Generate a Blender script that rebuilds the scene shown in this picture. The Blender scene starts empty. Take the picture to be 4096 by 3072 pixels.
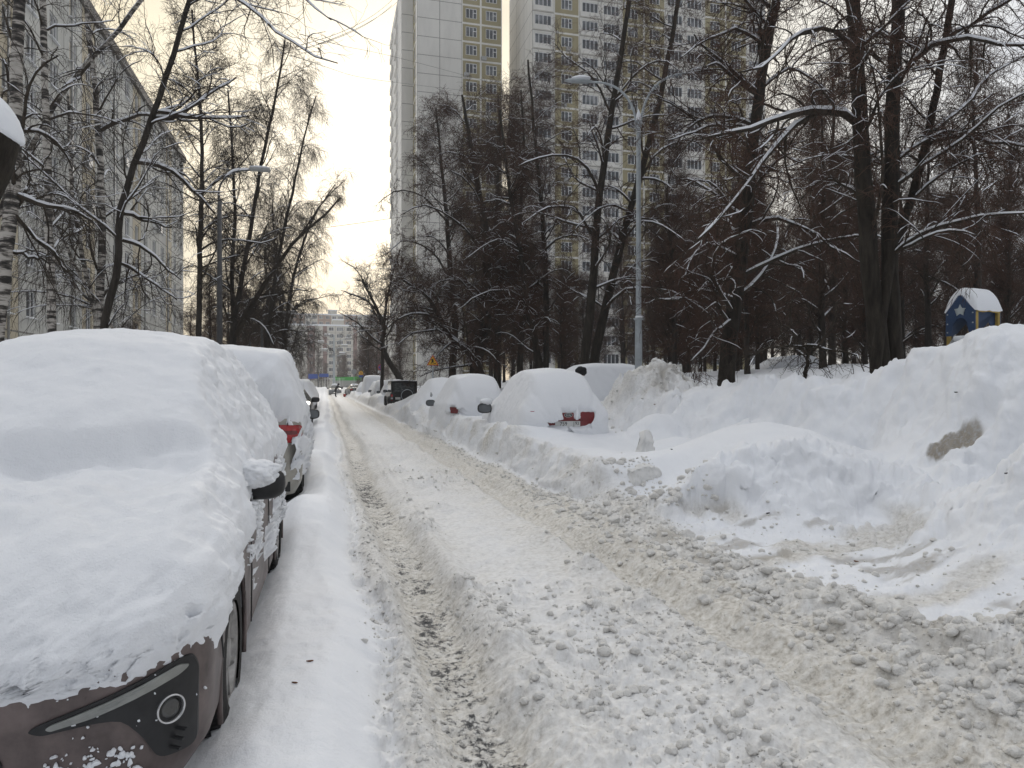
import bpy, bmesh, math, random
import numpy as np
from mathutils import Vector, Matrix

R = math.radians
rng = np.random.default_rng(11)
random.seed(5)
scene = bpy.context.scene
COL = scene.collection

# ------------------------------------------------------------------ camera
CAM_H = 1.6
YAW = R(14.75)
SA, CA = math.sin(YAW), math.cos(YAW)
FPX = 710.0                                     # focal length in pixels of a 1024 px wide frame


def at(u, v, d):
    """World point seen at pixel (u, v) of the 1024 px photograph at depth d metres."""
    r = (u - 512) / FPX
    return np.array([d * (SA + r * CA), d * (CA - r * SA), CAM_H - (v - 384) / FPX * d])


cam_data = bpy.data.cameras.new('camera')
cam = bpy.data.objects.new('camera', cam_data)
COL.objects.link(cam)
cam.location = (0, 0, CAM_H)
cam.rotation_euler = (R(90), 0, -YAW)
cam_data.sensor_width = 36
cam_data.lens = 36 * FPX / 1024
cam_data.clip_start = 0.05
cam_data.clip_end = 3000
scene.camera = cam


# ------------------------------------------------------------------ object helpers
def tag(o, label=None, cat=None, group=None, kind=None):
    if label:
        o['label'] = label
    if cat:
        o['category'] = cat
    if group:
        o['group'] = group
    if kind:
        o['kind'] = kind
    return o


def empty(name, loc=(0, 0, 0), rz=0.0, label=None, cat=None, group=None):
    o = bpy.data.objects.new(name, None)
    o.location = loc
    o.rotation_euler = (0, 0, rz)
    o.empty_display_size = 0.2
    COL.objects.link(o)
    return tag(o, label, cat, group)


def mk_mesh(name, verts, faces, mats=None, smooth=True, midx=None, attrs=None):
    """verts (V,3); faces (F,k) array, or list of such arrays."""
    me = bpy.data.meshes.new(name)
    verts = np.asarray(verts, dtype=np.float32).reshape(-1, 3)
    if not isinstance(faces, (list, tuple)):
        faces = [faces]
    faces = [np.asarray(f, dtype=np.int32) for f in faces if len(f)]
    me.vertices.add(len(verts))
    me.vertices.foreach_set('co', verts.ravel())
    nl = sum(f.size for f in faces)
    nf = sum(len(f) for f in faces)
    if nf:
        me.loops.add(nl)
        me.polygons.add(nf)
        me.loops.foreach_set('vertex_index', np.concatenate([f.ravel() for f in faces]).astype(np.int32))
        starts, s = [], 0
        for f in faces:
            k = f.shape[1]
            starts.append(s + np.arange(len(f), dtype=np.int32) * k)
            s += f.size
        me.polygons.foreach_set('loop_start', np.concatenate(starts).astype(np.int32))
        me.polygons.foreach_set('use_smooth', np.full(nf, bool(smooth)))
        if midx is not None:
            me.polygons.foreach_set('material_index', np.asarray(midx, dtype=np.int32))
    me.update(calc_edges=True)
    if attrs:
        for k, v in attrs.items():
            a = me.attributes.new(k, 'FLOAT', 'POINT')
            a.data.foreach_set('value', np.asarray(v, dtype=np.float32).ravel())
    for m in (mats if isinstance(mats, (list, tuple)) else [mats] if mats else []):
        me.materials.append(m)
    return me


def link(name, me, parent=None, label=None, cat=None, group=None, kind=None):
    o = bpy.data.objects.new(name, me)
    COL.objects.link(o)
    if parent is not None:
        o.parent = parent
    return tag(o, label, cat, group, kind)


def part(name, verts, faces, mat, parent=None, smooth=True, midx=None, label=None):
    return link(name, mk_mesh(name, verts, faces, mat, smooth, midx), parent, label)


class MB:
    """Collects simple solids into one mesh."""

    def __init__(self):
        self.v, self.q, self.t, self.n = [], [], [], 0

    def add(self, v, q=None, t=None):
        v = np.asarray(v, float).reshape(-1, 3)
        if q is not None and len(q):
            self.q.append(np.asarray(q, int) + self.n)
        if t is not None and len(t):
            self.t.append(np.asarray(t, int) + self.n)
        self.v.append(v)
        self.n += len(v)
        return self

    def box(self, c, s, rz=0.0, bev=0.0, M=None):
        """Box of centre c and size s; bev rounds its vertical and horizontal edges a little."""
        hx, hy, hz = s[0] / 2, s[1] / 2, s[2] / 2
        if bev <= 0:
            v = np.array([[x, y, z] for z in (-hz, hz) for y in (-hy, hy) for x in (-hx, hx)], float)
            q = [[0, 2, 3, 1], [4, 5, 7, 6], [0, 1, 5, 4], [2, 6, 7, 3], [0, 4, 6, 2], [1, 3, 7, 5]]
            t = []
        else:
            b = min(bev, hx * .9, hy * .9, hz * .9)
            bm = bmesh.new()
            bmesh.ops.create_cube(bm, size=1.0, matrix=Matrix.Diagonal((s[0], s[1], s[2], 1)))
            bmesh.ops.bevel(bm, geom=bm.edges[:], offset=b, segments=2, profile=.5, affect='EDGES')
            bm.verts.index_update()
            v = np.array([x.co[:] for x in bm.verts])
            q = [[w.index for w in f.verts] for f in bm.faces if len(f.verts) == 4]
            t = [[w.index for w in f.verts] for f in bm.faces if len(f.verts) == 3]
            bm.free()
        c0, s0 = math.cos(rz), math.sin(rz)
        v = np.stack([v[:, 0] * c0 - v[:, 1] * s0, v[:, 0] * s0 + v[:, 1] * c0, v[:, 2]], 1)
        if M is not None:
            v = v @ np.array(M.to_3x3()).T
        return self.add(v + np.asarray(c, float), q, t)

    def tube(self, pts, rad, k=10, cap=True):
        pts = np.asarray(pts, float)[None]
        rad = np.broadcast_to(np.asarray(rad, float), pts.shape[1:2])[None]
        v, q = tubes(pts, rad, k)
        n = pts.shape[1]
        t = []
        base = len(v)
        if cap:
            v = np.vstack([v, pts[0, :1], pts[0, -1:]])
            for j in range(k):
                t.append([base, (j + 1) % k, j])
                t.append([base + 1, (n - 1) * k + j, (n - 1) * k + (j + 1) % k])
        return self.add(v, q, t)

    def lathe(self, prof, axis_o, axis_d, k=20):
        """prof: list of (radius, height) turned about an axis."""
        d = Vector(axis_d).normalized()
        x = d.orthogonal().normalized()
        y = d.cross(x)
        x, y, d = np.array(x), np.array(y), np.array(d)
        an = np.arange(k) / k * 2 * math.pi
        v = []
        for (r, h) in prof:
            v.append(np.asarray(axis_o)[None] + d * h + r * (np.cos(an)[:, None] * x + np.sin(an)[:, None] * y))
        q = []
        for i in range(len(prof) - 1):
            for j in range(k):
                q.append([i * k + j, i * k + (j + 1) % k, (i + 1) * k + (j + 1) % k, (i + 1) * k + j])
        return self.add(np.vstack(v), q)

    def prism(self, outline, to3d, depth_vec):
        """Extrude a 2D outline; to3d maps (a, b) to a point."""
        p = np.array([to3d(a, b) for a, b in outline], float)
        dv = np.asarray(depth_vec, float)
        n = len(p)
        bm = bmesh.new()
        vs = [bm.verts.new(x) for x in p]
        f = bm.faces.new(vs)
        r = bmesh.ops.triangulate(bm, faces=[f])
        bm.verts.index_update()
        tr = [[w.index for w in g.verts] for g in bm.faces]
        bm.free()
        t = tr + [[a + n, c + n, b + n] for a, b, c in tr]
        q = [[i, i + n, (i + 1) % n + n, (i + 1) % n] for i in range(n)]
        return self.add(np.vstack([p, p + dv]), q, t)

    def build(self, name, mat, parent=None, smooth=False, label=None):
        v = np.vstack(self.v)
        fs = []
        if self.q:
            fs.append(np.vstack(self.q))
        if self.t:
            fs.append(np.vstack(self.t))
        return part(name, v, fs, mat, parent, smooth, label=label)


def tubes(P, Rad, k, sx=None):
    """P (N,n,3), Rad (N,n) -> verts, quads of N tubes with k sides.  sx: (N,n) horizontal radius for flattened tubes."""
    N, n, _ = P.shape
    T = np.gradient(P, axis=1)
    T /= np.linalg.norm(T, axis=2, keepdims=True) + 1e-9
    ref = np.array([0.31, 0.52, 0.79])
    if sx is not None:
        ref = np.array([0.013, 0.017, 1.0])
    A = np.cross(T, ref)
    A /= np.linalg.norm(A, axis=2, keepdims=True) + 1e-9
    B = np.cross(A, T)
    an = np.arange(k) / k * 2 * math.pi
    rx = Rad if sx is None else sx
    V = P[:, :, None, :] + rx[:, :, None, None] * np.cos(an)[None, None, :, None] * A[:, :, None, :] \
        + Rad[:, :, None, None] * np.sin(an)[None, None, :, None] * B[:, :, None, :]
    V = V.reshape(-1, 3)
    base = (np.arange(N)[:, None, None] * n + np.arange(n - 1)[None, :, None]) * k
    j = np.arange(k)[None, None, :]
    j2 = (j + 1) % k
    Q = np.stack([base + j, base + j2, base + k + j2, base + k + j], axis=-1).reshape(-1, 4)
    return V, Q


# ------------------------------------------------------------------ noise
def _h(ix, iy, iz, seed):
    h = (ix.astype(np.uint32) * np.uint32(374761393) + iy.astype(np.uint32) * np.uint32(668265263)
         + iz.astype(np.uint32) * np.uint32(2246822519) + np.uint32(seed * 974711 + 12345))
    h = (h ^ (h >> np.uint32(13))) * np.uint32(1274126177)
    h = (h ^ (h >> np.uint32(15))) * np.uint32(2654435761)
    h = h ^ (h >> np.uint32(16))
    return h.astype(np.float64) / 4294967295.0


def vnoise(x, y, z=None, seed=0):
    """Value noise in -1..1."""
    x = np.asarray(x, float)
    y = np.asarray(y, float)
    x, y = np.broadcast_arrays(x, y)
    ix, iy = np.floor(x).astype(np.int64), np.floor(y).astype(np.int64)
    fx, fy = x - ix, y - iy
    fx, fy = fx * fx * fx * (fx * (fx * 6 - 15) + 10), fy * fy * fy * (fy * (fy * 6 - 15) + 10)
    if z is None:
        zz = np.zeros_like(ix)
        a, b = _h(ix, iy, zz, seed), _h(ix + 1, iy, zz, seed)
        c, d = _h(ix, iy + 1, zz, seed), _h(ix + 1, iy + 1, zz, seed)
        return (a * (1 - fx) + b * fx) * (1 - fy) * 2 + (c * (1 - fx) + d * fx) * fy * 2 - 1
    z = np.broadcast_to(np.asarray(z, float), x.shape)
    iz = np.floor(z).astype(np.int64)
    fz = z - iz
    fz = fz * fz * (3 - 2 * fz)
    out = 0
    for k, wz in ((0, 1 - fz), (1, fz)):
        a, b = _h(ix, iy, iz + k, seed), _h(ix + 1, iy, iz + k, seed)
        c, d = _h(ix, iy + 1, iz + k, seed), _h(ix + 1, iy + 1, iz + k, seed)
        out = out + wz * ((a * (1 - fx) + b * fx) * (1 - fy) + (c * (1 - fx) + d * fx) * fy)
    return out * 2 - 1


def fbm(x, y, z=None, oct=4, seed=0, gain=.5):
    s, a, t = 0, 1.0, 0
    for o in range(oct):
        f = 2.03 ** o
        s = s + a * vnoise(x * f + 17.3 * o, y * f - 9.1 * o, None if z is None else z * f + 3.7 * o, seed + o)
        t += a
        a *= gain
    return s / t


def clods(x, y, cell, dens, seed):
    """Uneven lumps: one in a share 'dens' of the jittered cells; height 0..1."""
    wx = x + cell * (.32 * vnoise(x / cell * 1.9, y / cell * 1.9, seed=seed + 500) + .16 * vnoise(x / cell * 4.7, y / cell * 4.7, seed=seed + 501))
    wy = y + cell * (.32 * vnoise(x / cell * 1.9 + 40, y / cell * 1.9, seed=seed + 502) + .16 * vnoise(x / cell * 4.7 + 9, y / cell * 4.7, seed=seed + 503))
    gx, gy = wx / cell, wy / cell
    ix, iy = np.floor(gx).astype(np.int64), np.floor(gy).astype(np.int64)
    out = np.zeros_like(gx)
    zz = np.zeros_like(ix)
    for dx in (-1, 0, 1):
        for dy in (-1, 0, 1):
            cx, cy = ix + dx, iy + dy
            on = _h(cx, cy, zz + 2, seed) < dens
            if not on.any():
                continue
            px = cx + .1 + .8 * _h(cx, cy, zz, seed)
            py = cy + .1 + .8 * _h(cx, cy, zz + 1, seed)
            rr = .25 + .42 * _h(cx, cy, zz + 3, seed)
            ax, ay = gx - px, gy - py
            d2 = (ax * ax + ay * ay) / rr ** 2
            tilt = 1 + .5 * (ax * (_h(cx, cy, zz + 4, seed) - .5) + ay * (_h(cx, cy, zz + 5, seed) - .5)) / rr
            h = np.where(on, np.clip(1.35 * np.clip(1 - d2, 0, 1) ** .8, 0, .92) * rr / .55 * tilt, 0)
            out = np.maximum(out, h)
    return out


def where_on(w, f, *xs):
    """w * f(xs) evaluated only where the weight w is not nil."""
    out = np.zeros_like(w)
    m = w > 2e-3
    if m.any():
        out[m] = w[m] * f(*[q[m] for q in xs])
    return out


def ss(a, b, x):
    t = np.clip((np.asarray(x, float) - a) / (b - a), 0, 1)
    return t * t * (3 - 2 * t)


def bump(x, y, cx, cy, sx, sy, rot=0.0):
    dx, dy = x - cx, y - cy
    c, s = math.cos(rot), math.sin(rot)
    a, b = dx * c + dy * s, -dx * s + dy * c
    return np.exp(-(a / sx) ** 2 - (b / sy) ** 2)


# ------------------------------------------------------------------ materials
def new_mat(name):
    m = bpy.data.materials.new(name)
    m.use_nodes = True
    nt = m.node_tree
    nt.nodes.clear()
    out = nt.nodes.new('ShaderNodeOutputMaterial')
    b = nt.nodes.new('ShaderNodeBsdfPrincipled')
    nt.links.new(b.outputs[0], out.inputs[0])
    return m, nt, b


def N(nt, kind, **kw):
    n = nt.nodes.new(kind)
    for k, v in kw.items():
        if k.startswith('in_'):
            n.inputs[k[3:].replace('_', ' ')].default_value = v
        else:
            setattr(n, k, v)
    return n


def noise_node(nt, scale, detail=4, rough=.55, coord=None):
    n = nt.nodes.new('ShaderNodeTexNoise')
    n.inputs['Scale'].default_value = scale
    n.inputs['Detail'].default_value = detail
    n.inputs['Roughness'].default_value = rough
    if coord is not None:
        nt.links.new(coord, n.inputs['Vector'])
    return n


def ramp(nt, fac, stops):
    r = nt.nodes.new('ShaderNodeValToRGB')
    el = r.color_ramp.elements
    while len(el) < len(stops):
        el.new(.5)
    for e, (p, c) in zip(el, stops):
        e.position = p
        e.color = (*c, 1) if len(c) == 3 else c
    nt.links.new(fac, r.inputs[0])
    return r


def mixc(nt, fac, a, b):
    m = nt.nodes.new('ShaderNodeMix')
    m.data_type = 'RGBA'
    for i, v in ((0, fac), (6, a), (7, b)):
        if hasattr(v, 'is_linked'):
            nt.links.new(v, m.inputs[i])
        else:
            m.inputs[i].default_value = v if i == 0 else (*v, 1)
    return m.outputs[2]


def mathn(nt, op, a, b=None, clamp=False):
    m = nt.nodes.new('ShaderNodeMath')
    m.operation = op
    m.use_clamp = clamp
    for i, v in ((0, a), (1, b)):
        if v is None:
            continue
        if hasattr(v, 'is_linked'):
            nt.links.new(v, m.inputs[i])
        else:
            m.inputs[i].default_value = v
    return m.outputs[0]


def add_bump(nt, bsdf, h, strength, dist):
    b = nt.nodes.new('ShaderNodeBump')
    b.inputs['Strength'].default_value = strength
    b.inputs['Distance'].default_value = dist
    nt.links.new(h, b.inputs['Height'])
    prev = bsdf.inputs['Normal'].links[0].from_socket if bsdf.inputs['Normal'].is_linked else None
    if prev:
        nt.links.new(prev, b.inputs['Normal'])
    nt.links.new(b.outputs[0], bsdf.inputs['Normal'])


def simple(name, col, rough=.6, var=.25, scale=8, metal=0.0, spec=.4, bump_s=0.0, bump_scale=40, coat=0.0, obj_coord=True):
    m, nt, b = new_mat(name)
    tc = nt.nodes.new('ShaderNodeTexCoord')
    n = noise_node(nt, scale, 5, .6, tc.outputs['Object' if obj_coord else 'Generated'])
    lo = tuple(c * (1 - var) for c in col)
    hi = tuple(min(1, c * (1 + var)) for c in col)
    r = ramp(nt, n.outputs[0], [(.3, lo), (.7, hi)])
    nt.links.new(r.outputs[0], b.inputs['Base Color'])
    b.inputs['Roughness'].default_value = rough
    b.inputs['Metallic'].default_value = metal
    b.inputs['Specular IOR Level'].default_value = spec
    b.inputs['Coat Weight'].default_value = coat
    if bump_s:
        n2 = noise_node(nt, bump_scale, 4, .6, tc.outputs['Object'])
        add_bump(nt, b, n2.outputs[0], bump_s, .02)
    return m


def snow_mat(name, col=(.83, .845, .87), b1=.25, b2=.35, grain=90, lump=14):
    m, nt, b = new_mat(name)
    g = nt.nodes.new('ShaderNodeNewGeometry')
    n0 = noise_node(nt, 1.3, 4, .6, g.outputs['Position'])
    r = ramp(nt, n0.outputs[0], [(.3, tuple(c * .965 for c in col)), (.7, col)])
    nt.links.new(r.outputs[0], b.inputs['Base Color'])
    b.inputs['Roughness'].default_value = .75
    b.inputs['Specular IOR Level'].default_value = .15
    n1 = noise_node(nt, lump, 5, .62, g.outputs['Position'])
    add_bump(nt, b, n1.outputs[0], b1, .03)
    n2 = noise_node(nt, grain, 4, .6, g.outputs['Position'])
    add_bump(nt, b, n2.outputs[0], b2, .006)
    return m


MAT = {}


def build_mats():
    M = MAT
    M['snow'] = snow_mat('fresh_snow')
    M['car_snow'] = snow_mat('car_snow', (.82, .832, .855), .28, .38, 120, 15)
    M['tree_snow'] = snow_mat('branch_snow', (.82, .83, .86), .3, .2, 40, 10)
    M['slab_snow'] = snow_mat('packed_snow', (.74, .735, .72), .5, .5, 60, 9)
    # ground: fresh / dirty / asphalt / brown grit driven by attributes laid in the mesh
    m, nt, b = new_mat('ground_snow')
    g = nt.nodes.new('ShaderNodeNewGeometry')
    dirt = N(nt, 'ShaderNodeAttribute', attribute_name='dirt')
    asph = N(nt, 'ShaderNodeAttribute', attribute_name='asphalt')
    grit = N(nt, 'ShaderNodeAttribute', attribute_name='grit')
    n0 = noise_node(nt, 2.2, 6, .65, g.outputs['Position'])
    n1 = noise_node(nt, 22, 5, .65, g.outputs['Position'])
    n2 = noise_node(nt, 120, 4, .6, g.outputs['Position'])
    fresh = ramp(nt, n0.outputs[0], [(.3, (.80, .815, .845)), (.7, (.84, .855, .88))])
    dcol = ramp(nt, n1.outputs[0], [(.30, (.36, .33, .285)), (.46, (.60, .575, .525)), (.70, (.80, .785, .75))])
    df = mathn(nt, 'MULTIPLY', dirt.outputs['Fac'], mathn(nt, 'ADD', n0.outputs[0], .5), True)
    c = mixc(nt, df, fresh.outputs[0], dcol.outputs[0])
    gcol = ramp(nt, n1.outputs[0], [(.3, (.13, .11, .085)), (.55, (.30, .27, .225)), (.75, (.5, .47, .42))])
    gf = mathn(nt, 'MULTIPLY', grit.outputs['Fac'], mathn(nt, 'MULTIPLY', n1.outputs[0], 1.9), True)
    c = mixc(nt, gf, c, gcol.outputs[0])
    n4 = noise_node(nt, 26, 6, .7, g.outputs['Position'])
    n5 = noise_node(nt, 7, 4, .6, g.outputs['Position'])
    sp = mathn(nt, 'ADD', mathn(nt, 'MULTIPLY', n4.outputs[0], .6), mathn(nt, 'MULTIPLY', n5.outputs[0], .4))
    sp = mathn(nt, 'MULTIPLY', mathn(nt, 'SUBTRACT', mathn(nt, 'ADD', sp, mathn(nt, 'MULTIPLY', asph.outputs['Fac'], .34)), .605), 14.0, True)
    acol = ramp(nt, n2.outputs[0], [(.35, (.035, .036, .038)), (.65, (.16, .16, .16))])
    c = mixc(nt, mathn(nt, 'MULTIPLY', sp, mathn(nt, 'MULTIPLY', asph.outputs['Fac'], 4.0, True), True), c, acol.outputs[0])
    nt.links.new(c, b.inputs['Base Color'])
    b.inputs['Specular IOR Level'].default_value = .15
    b.inputs['Roughness'].default_value = .75
    add_bump(nt, b, n1.outputs[0], .25, .03)
    n6 = noise_node(nt, 38, 8, .68, g.outputs['Position'])
    add_bump(nt, b, mathn(nt, 'MULTIPLY', n6.outputs[0], dirt.outputs['Fac']), .55, .016)
    n3 = noise_node(nt, 75, 4, .65, g.outputs['Position'])
    add_bump(nt, b, n3.outputs[0], .35, .008)
    M['ground'] = m
    # lumps of road snow
    M['clod'] = snow_mat('road_snow_lumps', (.735, .72, .69), .8, .6, 90, 30)
    # bark
    def bark(name, a, c, sz=9):
        m, nt, b = new_mat(name)
        tc = nt.nodes.new('ShaderNodeTexCoord')
        mp = nt.nodes.new('ShaderNodeMapping')
        mp.inputs['Scale'].default_value = (1, 1, .22)
        nt.links.new(tc.outputs['Object'], mp.inputs[0])
        n = noise_node(nt, sz, 6, .65, mp.outputs[0])
        r = ramp(nt, n.outputs[0], [(.3, a), (.7, c)])
        nt.links.new(r.outputs[0], b.inputs['Base Color'])
        b.inputs['Roughness'].default_value = .9
        b.inputs['Specular IOR Level'].default_value = .15
        n2 = noise_node(nt, 22, 5, .7, mp.outputs[0])
        add_bump(nt, b, n2.outputs[0], .8, .03)
        return m
    M['bark'] = bark('linden_bark', (.013, .011, .009), (.05, .042, .033))
    M['bark2'] = bark('maple_bark', (.020, .017, .014), (.060, .052, .044))
    M['limb'] = bark('limb_bark', (.022, .018, .014), (.07, .056, .043), 14)
    M['twig_brown'] = simple('linden_twigs', (.080, .048, .036), .9, .5, 3, spec=.1)
    M['twig_dark'] = simple('dark_twigs', (.055, .044, .036), .9, .4, 3, spec=.1)
    M['twig_red'] = simple('reddish_twigs', (.088, .058, .045), .9, .45, 2, spec=.1)
    m, nt, b = new_mat('birch_bark')
    tc = nt.nodes.new('ShaderNodeTexCoord')
    mp = nt.nodes.new('ShaderNodeMapping')
    mp.inputs['Scale'].default_value = (1.2, 1.2, 7)
    nt.links.new(tc.outputs['Object'], mp.inputs[0])
    n = noise_node(nt, 1.4, 5, .7, mp.outputs[0])
    n2 = noise_node(nt, 1.3, 3, .6, tc.outputs['Object'])
    f = mathn(nt, 'ADD', mathn(nt, 'MULTIPLY', n.outputs[0], .7), mathn(nt, 'MULTIPLY', n2.outputs[0], .3))
    r = ramp(nt, f, [(.44, (.018, .016, .014)), (.49, (.09, .078, .068)), (.53, (.40, .37, .33)), (.75, (.6, .57, .53))])
    nt.links.new(r.outputs[0], b.inputs['Base Color'])
    b.inputs['Roughness'].default_value = .85
    add_bump(nt, b, n.outputs[0], .5, .02)
    M['birch'] = m
    # walls
    def wall(name, col, streak=.2, s=.25):
        m, nt, b = new_mat(name)
        g = nt.nodes.new('ShaderNodeNewGeometry')
        mp = nt.nodes.new('ShaderNodeMapping')
        mp.inputs['Scale'].default_value = (1, 1, .25)
        nt.links.new(g.outputs['Position'], mp.inputs[0])
        n = noise_node(nt, s * 3, 6, .65, mp.outputs[0])
        n2 = noise_node(nt, s * .4, 3, .5, g.outputs['Position'])
        lo = tuple(c * (1 - streak) for c in col)
        r = ramp(nt, n.outputs[0], [(.3, lo), (.6, col)])
        r2 = ramp(nt, n2.outputs[0], [(.35, (.9, .9, .9)), (.65, (1, 1, 1))])
        mm = nt.nodes.new('ShaderNodeMix')
        mm.data_type = 'RGBA'
        mm.blend_type = 'MULTIPLY'
        mm.inputs[0].default_value = 1
        nt.links.new(r.outputs[0], mm.inputs[6])
        nt.links.new(r2.outputs[0], mm.inputs[7])
        nt.links.new(mm.outputs[2], b.inputs['Base Color'])
        b.inputs['Roughness'].default_value = .85
        b.inputs['Specular IOR Level'].default_value = .2
        return m
    M['panel_white'] = wall('white_panel', (.71, .69, .64), .12)
    M['panel_cream'] = wall('cream_panel', (.55, .49, .37), .14)
    M['panel_olive'] = wall('olive_panel', (.335, .29, .165), .14)
    M['panel_grey'] = wall('grey_panel', (.57, .57, .54), .14)
    M['panel_red'] = wall('brick_red_panel', (.23, .125, .105), .2)
    M['panel_orange'] = wall('orange_panel', (.34, .20, .13), .2)
    M['panel_far'] = wall('far_cream_panel', (.58, .55, .48), .12)
    M['joint'] = simple('panel_joint', (.20, .19, .175), .9)
    M['roof_dark'] = simple('roof_edge', (.12, .11, .10), .8)
    m, nt, b = new_mat('window_glass')
    tc = nt.nodes.new('ShaderNodeNewGeometry')
    n = noise_node(nt, .37, 2, .5, tc.outputs['Position'])
    r = ramp(nt, n.outputs[0], [(.35, (.02, .024, .03)), (.55, (.07, .08, .09)), (.68, (.22, .23, .24))])
    nt.links.new(r.outputs[0], b.inputs['Base Color'])
    b.inputs['Roughness'].default_value = .08
    b.inputs['Specular IOR Level'].default_value = .7
    M['glass'] = m
    M['frame_white'] = simple('white_frame', (.7, .7, .7), .5, .1)
    M['frame_grey'] = simple('grey_frame', (.32, .32, .31), .5, .15)
    M['galv'] = simple('galvanised_steel', (.36, .39, .41), .5, .15, 6, metal=.3)
    M['dark_metal'] = simple('dark_metal', (.06, .06, .062), .5, .2)
    M['black'] = simple('black_plastic', (.018, .018, .019), .45, .3, 20)
    M['rubber'] = simple('tyre_rubber', (.022, .021, .02), .85, .4, 30, bump_s=.3)
    M['rim'] = simple('dirty_alloy', (.33, .32, .31), .45, .3, 20, metal=.6)
    M['paint_brown'] = simple('brown_paint', (.125, .098, .092), .45, .42, 7, metal=.25, spec=.5, bump_s=.05)
    M['paint_silver'] = simple('grey_beige_paint', (.34, .325, .29), .4, .25, 5, metal=.3)
    M['paint_black'] = simple('black_paint', (.010, .011, .011), .35, .3, 6, spec=.35, coat=.15)
    M['paint_red'] = simple('dark_red_paint', (.17, .014, .016), .35, .2, 6, spec=.5)
    M['paint_white'] = simple('white_paint', (.6, .6, .6), .4, .1)
    M['paint_grey'] = simple('grey_paint', (.22, .23, .24), .4, .2)
    M['tail'] = simple('red_lens', (.36, .012, .016), .18, .25, 14, spec=.7)
    M['tail_dark'] = simple('dark_red_lens', (.13, .01, .012), .2, .25, 14, spec=.7)
    M['lens'] = simple('clear_lens', (.42, .43, .44), .15, .2, 10, spec=.8, metal=.4)
    M['drl'] = simple('lamp_strip', (.27, .275, .26), .3, .2, 12, metal=.3)
    M['lens_dark'] = simple('fog_lens', (.05, .05, .048), .12, .4, 14, spec=.8)
    M['chrome'] = simple('chrome', (.55, .55, .55), .2, .1, metal=.9)
    M['plate'] = simple('plate_white', (.6, .6, .58), .5, .1)
    M['ink'] = simple('plate_ink', (.01, .01, .01), .6, .1)
    M['mirror'] = simple('mirror_glass', (.15, .16, .17), .12, .15, 4, metal=.6)
    m, nt, b = new_mat('car_glass')
    b.inputs['Base Color'].default_value = (.03, .035, .037, 1)
    b.inputs['Roughness'].default_value = .06
    b.inputs['Specular IOR Level'].default_value = .8
    n = noise_node(nt, 9, 4)
    r = ramp(nt, n.outputs[0], [(.4, (.018, .021, .022)), (.7, (.085, .095, .098))])
    nt.links.new(r.outputs[0], b.inputs['Base Color'])
    M['car_glass'] = m
    M['blue'] = simple('blue_board', (.022, .05, .115), .5, .12, 5)
    M['star'] = simple('pale_star', (.42, .46, .46), .55, .08)
    M['yellow'] = simple('yellow_wood', (.36, .25, .055), .6, .25, 5)
    M['sign_yellow'] = simple('sign_yellow', (.62, .36, .02), .5, .1)
    M['sign_red'] = simple('sign_red', (.42, .05, .02), .5, .1)
    M['sign_blue'] = simple('sign_blue', (.025, .07, .30), .5, .1)
    M['sign_grey'] = simple('sign_back', (.30, .31, .31), .6, .1)
    M['sign_white'] = simple('sign_white', (.6, .6, .6), .5, .1)
    M['green'] = simple('green_paint', (.03, .30, .04), .5, .2)
    M['cloth'] = simple('dark_cloth', (.012, .012, .014), .9, .3, 12)
    M['skin'] = simple('skin', (.42, .26, .2), .6, .1)
    M['bucket'] = simple('red_plastic', (.42, .05, .03), .5, .15)
    M['pipe'] = simple('yellow_pipe', (.55, .34, .03), .5, .15)
    M['pod'] = simple('brown_pod', (.13, .05, .018), .7, .35, 60, bump_s=.3)
    M['wood_cut'] = simple('cut_wood', (.05, .035, .025), .9, .4, 20, bump_s=.5)


build_mats()
# ------------------------------------------------------------------ terrain
def smax(a, b, k):
    k = np.clip(np.minimum(k, np.abs(b) * .6), 1e-4, None)
    h = np.clip(.5 + .5 * (a - b) / k, 0, 1)
    return b * (1 - h) + a * h + k * h * (1 - h)


def interp(x, xs, ys):
    return np.interp(x, xs, ys)


def road_left(y):
    return .30 + .09 * vnoise(y * .45, y * 0 + 3.1, seed=41) + .04 * vnoise(y * 2.1, y * 0 + 1.7, seed=42)


def road_right(y):
    """Foot of the ploughed bank / clod ridge on the right."""
    return interp(y, [-20, 2, 5, 9, 20, 40, 90, 130], [2.95, 2.95, 2.95, 3.1, 2.95, 2.75, 2.5, 2.4]) + .08 * vnoise(y * .5, y * 0 + 8.1, seed=44)


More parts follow.
